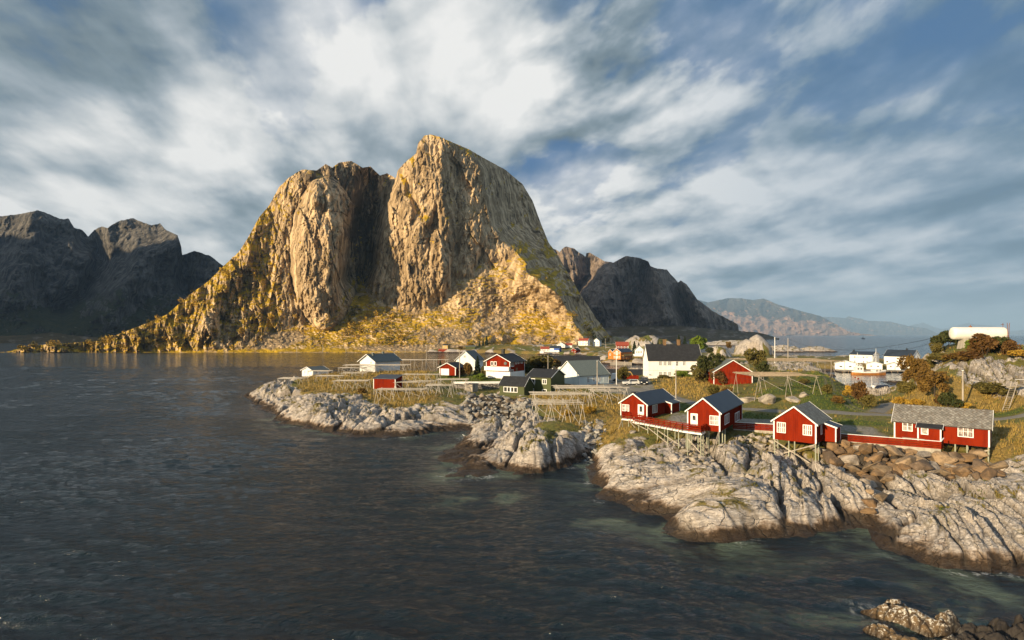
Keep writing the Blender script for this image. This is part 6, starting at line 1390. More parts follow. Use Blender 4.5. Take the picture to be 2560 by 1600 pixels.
# ------------------------------------------------------------------ foliage
def leaf_mat(name, c1, c2, c3):
    m, nt, b = new_mat(name); p = GEO(nt); n = NOISE(nt, p, .9, 4, .6); n2 = NOISE(nt, p, 6, 2, .6)
    col = MIX(nt, MR(nt, n, .40, .60), c1, c2); nt.links.new(MIX(nt, MR(nt, n2, .52, .66, 0, .8), col, c3), b.inputs['Base Color']); b.inputs['Roughness'].default_value = .75; b.inputs['Specular IOR Level'].default_value = .15
    return m
LEAF = dict(rust=leaf_mat('rust red leaves', (.082, .040, .014), (.115, .062, .018), (.06, .045, .015)), autumn=leaf_mat('orange brown leaves', (.115, .066, .017), (.165, .098, .022), (.07, .055, .016)), olive=leaf_mat('olive leaves', (.085, .075, .020), (.13, .105, .028), (.05, .05, .016)),
            dark=leaf_mat('dark green leaves', (.028, .042, .014), (.05, .06, .018), (.09, .06, .018)), bright=leaf_mat('fresh green leaves', (.10, .155, .018), (.16, .21, .03), (.06, .09, .015)), gold=leaf_mat('golden leaves', (.34, .20, .028), (.42, .27, .04), (.2, .13, .025)), spruce=leaf_mat('spruce needles', (.020, .034, .016), (.034, .05, .022), (.012, .02, .01)))
BARK = paint('dark bark', (.06, .045, .032), None, .9)
def quads_mesh(name, C, S_, rng, upright=.0, aspect=1.6):
    "many small leaf faces at centres C with sizes S_"
    n = len(C); a = rng.normal(size=(n, 3)); a /= np.linalg.norm(a, axis=1)[:, None]; t = rng.normal(size=(n, 3)); b = np.cross(a, t); b /= np.linalg.norm(b, axis=1)[:, None]
    s = S_[:, None]; V = np.stack([C - a * s * aspect, C + b * s * .75, C + a * s * aspect, C - b * s * .75], 1).reshape(-1, 3)
    me = bpy.data.meshes.new(name); me.vertices.add(n * 4); me.vertices.foreach_set('co', V.astype(np.float32).ravel()); me.loops.add(n * 4); me.loops.foreach_set('vertex_index', np.arange(n * 4, dtype=np.int32))
    me.polygons.add(n); me.polygons.foreach_set('loop_start', np.arange(0, n * 4, 4, dtype=np.int32)); me.polygons.foreach_set('loop_total', np.full(n, 4, np.int32)); me.update(calc_edges=True); return me
def bush_mesh(seed, n=1500, lumps=9, leaf=.045):
    "unit bush: one metre high and wide, base at z = 0"
    rng = np.random.default_rng(seed); C = []
    L = [(rng.uniform(-.3, .3), rng.uniform(-.3, .3), rng.uniform(.22, .78), rng.uniform(.13, .25)) for _ in range(lumps)]
    for k, (x, y, z, r) in enumerate(L):
        m = int(n / lumps * (r / .19) ** 2); v = rng.normal(size=(m, 3)); v /= np.linalg.norm(v, axis=1)[:, None]
        rad = r * rng.uniform(.55, 1.12, m) ** .6; C.append(np.array([x, y, z]) + v * rad[:, None] * np.array([1, 1, .9]))
    C = np.vstack(C); C[:, 2] = np.clip(C[:, 2], .02, None); return quads_mesh('foliage', C, rng.uniform(.6, 1.35, len(C)) * leaf, rng)
def spruce_mesh(seed, n=1500):
    rng = np.random.default_rng(seed); t = rng.random(n) ** .75; ang = rng.uniform(0, 6.283, n); lay = .5 + .5 * np.cos(t * 44 + np.floor(ang * 1.3) * 2)
    R = (1 - t) * .5 * (.45 + .55 * lay) * rng.uniform(.5, 1.0, n); C = np.stack([np.cos(ang) * R, np.sin(ang) * R, .06 + t * .94 - R * .25], 1); return quads_mesh('crown', C, rng.uniform(.02, .042, n), rng)
def tree_mesh(seed, n=1700):
    rng = np.random.default_rng(seed); C = []
    for _ in range(14):
        x, y, z, r = rng.uniform(-.32, .32), rng.uniform(-.32, .32), rng.uniform(.36, .86), rng.uniform(.1, .2); m = int(n / 14 * (r / .15) ** 2); v = rng.normal(size=(m, 3)); v /= np.linalg.norm(v, axis=1)[:, None]
        C.append(np.array([x, y, z]) + v * (r * rng.uniform(.4, 1.1, m) ** .6)[:, None])
    C = np.vstack(C); return quads_mesh('crown', C, rng.uniform(.022, .048, len(C)), rng)
BUSH = [bush_mesh(s, 1500, l) for s, l in ((1, 9), (2, 12), (3, 7), (4, 11))]; SPR = [spruce_mesh(s) for s in (5, 6)]; TREE = [tree_mesh(s) for s in (7, 8, 9)]
def stem_mesh(kind):
    m = MB()
    if kind == 'tree':
        m.tube((0, 0, -.08), (0.01, 0, .45), .022, .014, 6); m.tube((0, 0, .3), (.16, .05, .6), .012, .006, 5); m.tube((0, 0, .34), (-.15, -.08, .62), .012, .006, 5); m.tube((0.01, 0, .45), (.02, .1, .75), .012, .005, 5)
    elif kind == 'spruce': m.tube((0, 0, -.08), (0, 0, .95), .022, .004, 6)
    else:
        for x, y in ((.14, .06), (-.12, .1), (.03, -.15), (-.2, -.08)): m.tube((x * .2, y * .2, -.06), (x * 1.2, y * 1.2, .5), .012, .006, 5)
    o = m.build('stem', BARK); me = o.data; bpy.data.objects.remove(o); return me
STEM = {k: stem_mesh(k) for k in ('tree', 'spruce', 'bush')}
rv = random.Random(21)
for me in BUSH + SPR + TREE: me.materials.append(None)
def plant(kind, p, h, w, leaf, label, group=None, sink=.04):
    name = {'bush': 'bush', 'spruce': 'spruce_tree', 'tree': 'tree'}[kind]; t = thing(name, label, {'bush': 'bush', 'spruce': 'tree', 'tree': 'tree'}[kind], (p.x, p.y, p.z - h * sink), rv.uniform(0, 6.28), group)
    me = rv.choice({'bush': BUSH, 'spruce': SPR, 'tree': TREE}[kind]); f = bpy.data.objects.new('foliage' if kind == 'bush' else 'crown', me); COL.objects.link(f); f.parent = t; f.scale = (w, w, h)
    f.material_slots[0].link = 'OBJECT'; f.material_slots[0].material = LEAF[leaf]
    s = bpy.data.objects.new('stem' if kind == 'bush' else 'trunk', STEM[kind]); COL.objects.link(s); s.parent = t; s.scale = (w, w, h); return t
PL = [('spruce', 1194, 941, 50, 30, 'spruce', 'dark spruce between the red garage and the red and white house'), ('spruce', 1101, 910, 30, 18, 'spruce', 'small dark spruce left of the white steep house'), ('bush', 1197, 950, 17, 36, 'bright', 'round bright green bush on the lawn in front of the spruce'),
      ('bush', 1168, 942, 38, 28, 'autumn', 'orange brown bush hiding the right end of the red garage'), ('bush', 1213, 942, 30, 22, 'olive', 'olive bush between the spruce and the red and white house'), ('tree', 1345, 940, 50, 92, 'olive', 'broad autumn tree behind the green house'), ('tree', 1383, 930, 36, 40, 'autumn', 'orange tree right of the broad one, by the black roof'), ('tree', 1322, 944, 34, 44, 'dark', 'dark leafy bush tree beside the red and white house'),
      ('tree', 1555, 960, 44, 36, 'olive', 'olive tree behind the parked cars'), ('tree', 1772, 956, 74, 66, 'dark', 'tall dark bush tree left of the barn'), ('bush', 1746, 958, 48, 52, 'olive', 'olive bush leaning on the big cream house'), ('bush', 1795, 962, 46, 40, 'rust', 'rusty bush at the barn corner'), ('bush', 1700, 944, 18, 46, 'bright', 'low green hedge bush under the balcony of the cream house'), ('bush', 1660, 948, 12, 34, 'olive', 'low olive bush on the terrace edge'),
      ('bush', 1783, 990, 34, 30, 'olive', 'olive bush in front of the lower left barn corner'), ('bush', 1818, 990, 26, 26, 'autumn', 'small orange bush in front of the barn base'), ('tree', 1890, 932, 62, 52, 'olive', 'tall olive bush tree right of the barn roof'), ('bush', 1905, 940, 40, 34, 'dark', 'dark bush under the tall olive one'),
      ('bush', 2148, 1008, 58, 42, 'rust', 'tall rust red bush on the left bank of the inlet'), ('bush', 2168, 1018, 34, 40, 'olive', 'low olive bush below the rust red one'), ('bush', 2122, 992, 30, 24, 'gold', 'golden bush at the top of the track'), ('bush', 2070, 985, 26, 30, 'olive', 'olive bush on the right slope of the knoll'),
      ('tree', 2288, 972, 84, 66, 'autumn', 'big orange tree on the right bank of the inlet'), ('bush', 2266, 990, 44, 44, 'olive', 'olive bush at the left foot of the big orange tree'), ('tree', 2336, 994, 70, 64, 'autumn', 'second orange tree, halfway up the tank hill'), ('bush', 2314, 970, 40, 46, 'rust', 'rust bush between the two orange trees'), ('bush', 2372, 1020, 42, 48, 'dark', 'dark green bush at the lane behind the slate cabin'), ('bush', 2348, 1016, 30, 34, 'rust', 'rust bush left of the dark green one at the lane'), ('bush', 2255, 1012, 20, 34, 'gold', 'low golden bush at the inlet end'),
      ('bush', 2364, 874, 54, 62, 'dark', 'dark bush at the left end of the white tank'), ('bush', 2338, 888, 34, 36, 'olive', 'olive bush on the left shoulder of the tank hill'), ('bush', 2432, 874, 30, 32, 'bright', 'green bush right of the tank support'), ('bush', 2462, 888, 58, 64, 'rust', 'rust red bush in front of the middle of the tank'), ('bush', 2494, 884, 50, 54, 'dark', 'dark green bush before the right part of the tank'), ('bush', 2522, 892, 46, 46, 'rust', 'rust bush at the right end of the tank'), ('bush', 2552, 860, 34, 40, 'dark', 'dark bush at the far right edge of the hilltop'),
      ('bush', 2424, 900, 26, 50, 'rust', 'low rust bush below the tank support'), ('bush', 2318, 928, 30, 54, 'olive', 'low olive scrub on the left flank of the tank hill'), ('bush', 2352, 910, 28, 56, 'olive', 'olive scrub just under the hilltop, left'), ('bush', 2390, 908, 26, 56, 'autumn', 'orange scrub just under the hilltop, middle'), ('bush', 2480, 990, 36, 74, 'olive', 'broad olive scrub in the rock hollow left of the ladder'), ('bush', 2456, 978, 24, 40, 'olive', 'small olive scrub left of the broad one in the hollow'), ('bush', 2300, 950, 28, 46, 'autumn', 'orange scrub under the flank of the tank hill'),
      ('bush', 2410, 1024, 20, 30, 'gold', 'golden bush by the capped pole'), ('bush', 2290, 1016, 20, 40, 'gold', 'golden bush beside the lane near the inlet'), ('bush', 2545, 900, 20, 44, 'gold', 'golden scrub on the hilltop meadow'), ('bush', 2010, 962, 18, 30, 'olive', 'low olive bush under the big knoll rack'), ('bush', 2090, 1010, 22, 34, 'autumn', 'orange bush on the grassy slope by the track'), ('bush', 905, 985, 16, 22, 'autumn', 'orange bush left of the windowless hut'), ('bush', 1420, 1040, 16, 26, 'gold', 'golden bush on the brow of the dome'), ('bush', 1475, 1035, 22, 30, 'gold', 'golden bush between the racks and the ramp cabin')]
for (kind, px, py, hp, wp, lf, lab), p in zip(PL, hits([(a[1], a[2]) for a in PL])):
    if lab.startswith('broad autumn'): p = Vector(((px - CX) / F * 190, 190, ground((px - CX) / F * 190, 190)))
    k = p.y / F; plant(kind, p, hp * k * 1.05, wp * k * 1.1, lf, lab)
gs = 'trees on the island across the inlet'
FT = [('tree', 1745, 300, 880, 840, 54, 'bright', 'bright green leafy tree right of the big black roof'), ('spruce', 1586, 392, 884, 852, 26, 'spruce', 'dark spruce right of the red tiled house'), ('spruce', 1597, 395, 884, 856, 22, 'spruce', 'second dark spruce beside the red tiled house'), ('spruce', 1632, 398, 872, 850, 12, 'spruce', 'slender spruce, leftmost of the row on the round hill'), ('spruce', 1645, 398, 871, 848, 13, 'spruce', 'slender spruce, second of the row on the round hill'), ('spruce', 1657, 400, 870, 846, 16, 'spruce', 'tallest spruce of the row on the round hill'),
      ('spruce', 1697, 400, 868, 836, 24, 'spruce', 'broad spruce between the two chimneys'), ('spruce', 1712, 402, 866, 840, 20, 'spruce', 'broad spruce right of the second chimney'), ('bush', 1820, 402, 872, 852, 18, 'autumn', 'orange bush on the small rock beyond the barn'), ('bush', 1775, 340, 884, 866, 26, 'dark', 'dark bush below the small rock'), ('spruce', 1489, 622, 850, 836, 12, 'spruce', 'lone spruce on the slope above the upright white house'), ('spruce', 1199, 622, 872, 852, 14, 'spruce', 'spruce in the clump above the green shed, left'), ('spruce', 1216, 626, 866, 838, 16, 'spruce', 'spruce in the clump above the green shed, right'),
      ('spruce', 1208, 624, 870, 846, 14, 'spruce', 'spruce in the clump above the green shed, middle'), ('bush', 1152, 606, 878, 864, 16, 'autumn', 'rusty bush between the ochre house and the green shed'), ('bush', 1178, 612, 868, 856, 26, 'gold', 'golden bush behind the green shed')]
for kind, px, D, y0, y1, wp, lf, lab in FT:
    a = at_d(px, y0, D); plant(kind, a, (y0 - y1) * D / F, wp * D / F, lf, lab)
# scrub and trees clothing the crag: one mass
def crag_scrub():
    rng = np.random.default_rng(31); n = 60000
    r = rng.integers(2, CPX.shape[0] - 2, n); c = rng.integers(2, CPX.shape[1] - 2, n); px, py, D = CPX[r, c], CPY[r, c], CD[r, c]
    cl = ipl(px, CLIFF); nn = fbm(px / 24, py / 18, 3, 141)
    dens = .9 * np.exp(-(((px - 900) / 120) ** 2 + ((py - 815) / 45) ** 2)) * 1.1 + .45 * sst(0, 20, py - cl) * sst(.0, .3, nn) * sst(1020, 1080, px) * .5 + .5 * np.exp(-(((px - 1010) / 60) ** 2 + ((py - 850) / 22) ** 2)) + .7 * np.exp(-(((px - 1225) / 40) ** 2 + ((py - 850) / 22) ** 2)) + .35 * (1 - sst(650, 740, px)) * sst(.05, .35, nn) + .5 * np.exp(-(((px - 930) / 30) ** 2 + ((py - 730) / 40) ** 2)) + .25 * np.exp(-(((px - 1350) / 90) ** 2 + ((py - 800) / 50) ** 2)) * sst(0, .3, nn)
    keep = (rng.random(n) < dens * .16 * (1 + .8 * nn)) & (py < 876)
    px, py, D = px[keep], py[keep], D[keep]; X = (px - CX) / F * D; Z = CZ + (HY - py) / F * D; m = len(px)
    for lf, sel in (('gold', rng.random(m) < .62), ('olive', None)):
        s = sel if sel is not None else ~last
        last = s; k = s.sum(); q = 26; h = rng.uniform(2.2, 5.5, k) * np.where(rng.random(k) < .15, 1.5, 1)
        v = rng.normal(size=(k, q, 3)); v /= np.linalg.norm(v, axis=2)[..., None]; v *= rng.uniform(.4, 1, (k, q))[..., None]
        C = np.stack([X[s], D[s] - 1.0, Z[s]], 1)[:, None] + v * (h[:, None, None] * np.array([.55, .55, .6])) + np.array([0, 0, .5]) * h[:, None, None]
        me = quads_mesh('scrub', C.reshape(-1, 3), np.repeat(h, q) * rng.uniform(.10, .2, k * q), rng, aspect=1.1); me.materials.append(LEAF[lf]); o = bpy.data.objects.new('scrub', me); COL.objects.link(o); o['kind'] = 'stuff'
        o['label'] = {'gold': 'golden scrub covering the lower slopes of the crag', 'olive': 'olive green scrub covering the lower slopes of the crag'}[lf]
crag_scrub()
a = at_d(606, 838, CD[np.argmin(np.abs(CPY[:, int((606 + 50) / 1640 * 1149)] - 838)), int((606 + 50) / 1640 * 1149)] - 3); plant('tree', a, 9.5, 8.5, 'gold', 'single bright orange tree against the dark cliff foot')

# ------------------------------------------------------------------ grass
def grass(name, label, cond, n, h0, h1, c, seed, w=.045, per=5):
    rng = np.random.default_rng(seed); u = rng.uniform((600 - CX) / F, (2640 - CX) / F, n); d = 46 * (260 / 46.0) ** rng.random(n)
    X = u * d; Y = d; s = poly_sdf(X, Y, COAST) > .3; X, Y = X[s], Y[s]; z, mk = terr_many(X, Y); ok = cond(mk, z, rng.random(len(X)), X, Y); X, Y, z = X[ok], Y[ok], z[ok]; m = len(X)
    bl = np.repeat(np.stack([X, Y, z], 1), per, 0); k = m * per; f = np.clip(bl[:, 1:2] / 80, .8, 2.2)
    bl[:, :2] += rng.normal(size=(k, 2)) * .14 * f; h = rng.uniform(h0, h1, (k, 1)) * (1 + .25 * (f - 1)); lean = rng.normal(size=(k, 2)) * .28 * h + np.array([.10, .03]) * h; a = rng.uniform(0, 6.28, k); sd = np.stack([np.cos(a), np.sin(a), 0 * a], 1) * w * f
    tip = bl.copy(); tip[:, :2] += lean; tip[:, 2:] += h; bl[:, 2] -= .05
    V = np.stack([bl - sd, bl + sd, tip], 1).reshape(-1, 3); me = bpy.data.meshes.new(name); me.vertices.add(k * 3); me.vertices.foreach_set('co', V.astype(np.float32).ravel()); me.loops.add(k * 3); me.loops.foreach_set('vertex_index', np.arange(k * 3, dtype=np.int32))
    me.polygons.add(k); me.polygons.foreach_set('loop_start', np.arange(0, k * 3, 3, dtype=np.int32)); me.polygons.foreach_set('loop_total', np.full(k, 3, np.int32)); me.update(calc_edges=True); me.materials.append(leaf_mat(name + ' blades', *c)); o = bpy.data.objects.new(name, me); COL.objects.link(o); o['kind'] = 'stuff'; o['label'] = label
open_ = lambda k: (k['road'] < .2) & (k['gravel'] < .3) & (k['rip'] < .3) & (k['track'] < .35)
bare = lambda k, X, Y: (k['rock'] < .45)
grass('tall_grass', 'tall straw yellow grass between the racks and on the slopes', lambda k, z, r, X, Y: open_(k) & bare(k, X, Y) & (r < .06 + .86 * k['gold']) & (k['lawn'] < .6), 46000, .25, .7, ((.25, .17, .045), (.34, .235, .07), (.13, .12, .03)), 51)
grass('grass', 'short green grass and moss on banks and lawns', lambda k, z, r, X, Y: open_(k) & bare(k, X, Y) & (r < .25 + .75 * k['lawn']), 56000, .10, .30, ((.06, .10, .014), (.12, .13, .026), (.20, .15, .04)), 52, .05, 4)
grass('moss', 'green and straw tufts growing in the joints of the shore rocks', lambda k, z, r, X, Y: (k['rock'] > .4) & (z > 2.5) & (k['cr'] > .35) & (fbm(X * .12, Y * .12, 3, 143) > -.02) & (k['rip'] < .2), 60000, .08, .30, ((.07, .095, .016), (.17, .13, .035), (.26, .17, .05)), 53, .06, 5)
# ------------------------------------------------------------------ the white tank on the hill
tc = at_d(2377, 833.5, 129.0); te = at_d(2514, 832.5, 127.0); ax = te - tc; TL = ax.length; tr = 1.42
tank = thing('storage_tank', 'long chalky white storage tank lying on concrete feet on the hilltop', 'tank', tc, math.atan2(ax.y, ax.x))
m = MB(); n = 28; prof = [(-.0, .0), (.0, .35), (.03, .75), (.12, 1.1), (.3, 1.32), (.55, tr)] + [(TL * k / 6 + .0, tr) for k in range(1, 6)] + [(TL - .55, tr), (TL - .3, 1.32), (TL - .12, 1.1), (TL - .03, .75), (TL, .35), (TL, 0)]
rings = []
for x, r_ in prof[1:-1]: rings.append([m.bm.verts.new((x, r_ * math.cos(t), r_ * math.sin(t))) for t in (2 * math.pi * k / n for k in range(n))])
for A_, B_ in zip(rings[:-1], rings[1:]):
    for k in range(n): m.bm.faces.new((A_[k], A_[(k + 1) % n], B_[(k + 1) % n], B_[k]))
m.bm.faces.new(rings[0]); m.bm.faces.new(rings[-1]); m.build('shell', P['tankw'], tank, True)
for x in (TL * .24, TL * .78):
    g = ground(*(tc + ax * (x / TL)).xy) - tc.z - .4; m = MB(); m.hexa([(x - .75, -1.3, g), (x + .75, -1.3, g), (x + .75, 1.3, g), (x - .75, 1.3, g)], [(x - .4, -1.1, -.95), (x + .4, -1.1, -.95), (x + .4, 1.1, -.95), (x - .4, 1.1, -.95)]); m.build('support', P['concrete'], tank)
m = MB(); m.tube((TL * .36, 0, tr - .03), (TL * .36, 0, tr + .2), .32, .3, 12); m.tube((TL * .36, 0, tr + .2), (TL * .36, 0, tr + .5), .07); m.build('hatch', P['rust'], tank)
m = MB()
for y in (-.22, .22): m.tube((TL - .35, -1.5 + y * .2, -2.6), (TL - .35 + y, -1.5, tr + .9), .05)
for k in range(10): m.bar((TL - .55, -1.5, -2.2 + k * .45), (TL - .15, -1.5, -2.2 + k * .45), .045)
m.build('ladder', P['rust'], tank)
m = MB(); m.tube((TL - .7, -.3, tr - .05), (TL - .7, -.3, tr + .9), .05); m.tube((TL - 1.1, -.3, tr + .55), (TL - .5, -.3, tr + .55), .05); m.build('vent_pipe', P['rust'], tank)
# ---- pale ladder up the rock, wheelie bin, hydrant post
l0 = hits([(2513.5, 1027)])[0]; l1 = at_d(2534, 964, l0.y + 1.6)
ld = thing('ladder', 'pale wooden ladder leaning up the rock face under the tank hill', 'ladder', l0); d = l1 - l0; s_ = Vector((.42, -.1, 0))
for sg in (-1, 1):
    m = MB(); m.bar(s_ * sg, d + s_ * sg + d.normalized() * .9, .09); m.build('rail', P['wood'], ld)
for k in range(12):
    q = d * ((k + .6) / 12.2); m = MB(); m.bar(q - s_, q + s_, .06, .04); m.build('rung', P['wood'], ld)
m = MB(); m.box(d.x - .9, d.x + 2.4, d.y + .1, d.y + 1.4, d.z - .12, d.z); m.build('landing', P['wood'], ld)
m = MB(); m.bar(d + Vector((2.3, .2, 0)), d + Vector((2.3, .2, 1.1)), .08); m.bar(d + Vector((.5, .2, 1.0)), d + Vector((2.3, .2, 1.05)), .06); m.build('handrail', P['white'], ld)
bp = at_d(2468, 1030, 92); bn = thing('wheelie_bin', 'dark wheelie bin behind the long slate roofed cabin', 'bin', (bp.x, bp.y, ground(bp.x, bp.y)))
hb = 1.25
m = MB(); m.hexa([(-.28, -.3, .06), (.28, -.3, .06), (.28, .3, .06), (-.28, .3, .06)], [(-.36, -.4, hb), (.36, -.4, hb), (.36, .4, hb), (-.36, .4, hb)]); m.build('body', P['black'], bn)
m = MB(); m.box(-.4, .4, -.46, .46, hb + .003, hb + .09); m.bar((-.3, .5, hb + .03), (.3, .5, hb + .03), .06); m.build('lid', P['black'], bn)
for x in (-.3, .3):
    m = MB(); m.tube((x - .04, .33, .1), (x + .04, .33, .1), .11, .11, 10); m.build('wheel', P['black'], bn)
# ------------------------------------------------------------------ boats
def boat(label, px, D, L, bw, hgt, yaw, cols, name='fishing_boat', cat='boat', house=True, cover=None):
    a = at_d(px, HY + CZ * F / D, D); t = thing(name, label, cat, (a.x, a.y, 0), yaw)
    xs = np.linspace(0, 1, 13); half = lambda s: bw / 2 * (1 - (2 * s - 1) ** 4 * .55) * (1 - max(0, s - .72) ** 1.5 * 6.3) * (1 - max(0, .12 - s) * 3)
    sheer = lambda s: hgt * (.72 + 1.1 * (s - .42) ** 2 + .25 * max(0, s - .6))
    def hull(z0f, z1f, k0, k1, nm, mt, cap=False):
        m = MB(); rows = []
        for s in xs:
            x = (s - .5) * L + (z1f * .0); h = max(.03, half(s)); sh = sheer(s); flare = .35 * max(0, s - .7) / .3
            rows.append([m.bm.verts.new((x + flare * zz * .6, sg * h * kk, -.3 + (sh + .3) * zz)) for sg, zz, kk in ((-1, z0f, k0), (-1, z1f, k1), (1, z1f, k1), (1, z0f, k0))])
        for A_, B_ in zip(rows[:-1], rows[1:]):
            m.bm.faces.new((A_[0], A_[1], B_[1], B_[0])); m.bm.faces.new((A_[3], A_[2], B_[2], B_[3]))
            if cap: m.bm.faces.new((A_[1], A_[2], B_[2], B_[1]))
        m.bm.faces.new((rows[0][0], rows[0][1], rows[0][2], rows[0][3])); m.bm.faces.new((rows[-1][0], rows[-1][1], rows[-1][2], rows[-1][3])); m.build(nm, P[mt], t)
    hull(0, .62, .72, .98, 'planking', cols[0]); hull(.622, .86, .99, 1.02, 'bulwark', cols[1]); hull(.45, .80, .93, .93, 'deck', cols[2], True)
    return t, sheer, half
fb, sh, hf = boat('wooden fishing boat with varnished lower hull and white wheelhouse at the quay', 2171, 272, 15.5, 4.4, 2.3, -.10, ('varnish', 'white', 'wood'))
m = MB(); m.box(-6.2, -2.8, -1.2, 1.2, 1.3, 3.5); m.box(-6.4, -2.6, -1.35, 1.35, 3.5, 3.65); m.box(-5.6, -3.2, -1.0, 1.0, 3.653, 4.7); wh = m.build('wheelhouse', P['white'], fb)
for x in (-5.5, -4.2):
    m = MB(); m.box(x, x + .8, -1.225, -1.203, 2.4, 3.1); m.build('window', GL_DARK, wh)
for x in (-5.3, -4.5, -3.8):
    m = MB(); m.box(x, x + .5, -1.025, -1.003, 4.0, 4.5); m.build('window', GL_DARK, wh)
for x, z in ((-5.0, 10.5), (3.4, 12.5)):
    m = MB(); m.tube((x, 0, 1.4), (x, 0, z), .13, .07, 8); ms = m.build('mast', P['white'], fb); m = MB(); m.tube((x, 0, z - 1.5), (x + (2.0 if x < 0 else -2.8), 0, 2.8), .07, .05, 6); m.build('boom', P['white'], ms)
m = MB(); m.box(1.6, 2.8, -1.1, 1.1, 1.4, 2.3); m.build('hatch', P['white'], fb); m = MB(); m.tube((4.9, 0, 1.5), (4.9, 0, 2.6), .3, .3, 10); m.build('winch', P['steel'], fb)
mb, _, _ = boat('small white motor boat moored at the near end of the inlet', 2183, 198, 6.0, 2.2, 1.25, .2, ('white', 'white', 'wood'), 'motor_boat')
m = MB(); m.hexa([(-.4, -.75, .7), (1.6, -.6, .7), (1.6, .6, .7), (-.4, .75, .7)], [(-.1, -.6, 1.35), (.8, -.5, 1.35), (.8, .5, 1.35), (-.1, .6, 1.35)]); m.build('cuddy', P['white'], mb); m = MB(); m.tube((-.6, 0, .7), (-.6, 0, 4.6), .05); m.build('mast', P['white'], mb)
cb, _, _ = boat('moored boat wrapped in a dark blue tarpaulin cover', 2207, 196, 5.2, 2.2, 1.0, .05, ('white', 'tarp', 'wood'), 'covered_boat')
m = MB(); r0 = [(-2.5, 0, .95), (-2.3, -1.0, .55), (2.0, -.9, .6), (2.5, 0, .9), (2.0, .9, .6), (-2.3, 1.0, .55)]; m.face([(-2.4, -1.05, .5), (2.1, -1.0, .55), (1.8, 0, 1.75), (-2.2, 0, 1.6)]); m.face([(-2.4, 1.05, .5), (2.1, 1.0, .55), (1.8, 0, 1.75), (-2.2, 0, 1.6)]); m.face([(-2.4, -1.05, .5), (-2.4, 1.05, .5), (-2.2, 0, 1.6)]); m.face([(2.1, -1.0, .55), (2.1, 1.0, .55), (1.8, 0, 1.75)]); m.build('cover', P['tarp'], cb)
def buoy(label, px, py, D, r, mt, grp=None):
    a = at_d(px, py, D); t = thing('buoy', label, 'buoy', a, 0, grp); m = MB(); n = 12
    for lo, hi in zip(range(6), range(1, 7)):
        for k in range(n):
            f = lambda i, j: (r * math.sin(math.pi * i / 6) * math.cos(2 * math.pi * j / n), r * math.sin(math.pi * i / 6) * math.sin(2 * math.pi * j / n), r * math.cos(math.pi * i / 6))
            v = [f(lo, k), f(lo, k + 1), f(hi, k + 1), f(hi, k)]; m.face(v[1:] if lo == 0 else (v[:3] if hi == 6 else v))
    bmesh.ops.remove_doubles(m.bm, verts=m.bm.verts, dist=1e-4); m.build('float', P[mt], t, True); m = MB(); m.tube((0, 0, r * .95), (0, 0, r * 1.5), r * .12); m.build('eye', P['black'], t)
buoy('orange buoy hanging at the bow of the white motor boat', 2195, 969.5, 197, .45, 'orange'); buoy('red buoy floating below the stern of the fishing boat', 2146, 947, 246, .40, 'red'); buoy('smaller red buoy left of the other one in the inlet', 2138, 944, 252, .3, 'red')
sp_ = at_d(2158, 838.5 + 8.5, 2600); t = thing('ship', 'tiny dark vessel far out on the open sea', 'ship', (sp_.x, sp_.y, 0), .1); m = MB(); m.hexa([(-7, -2, -.5), (7, -2, -.5), (7, 2, -.5), (-7, 2, -.5)], [(-8, -2.4, 2.6), (9, -2.4, 3.2), (9, 2.4, 3.2), (-8, 2.4, 2.6)]); m.build('hull', P['tarp'], t); m = MB(); m.box(-4, 0, -1.6, 1.6, 2.9, 7); m.build('wheelhouse', P['black'], t); m = MB(); m.tube((0.5, 0, 3), (.5, 0, 13), .3); m.build('mast', P['black'], t)
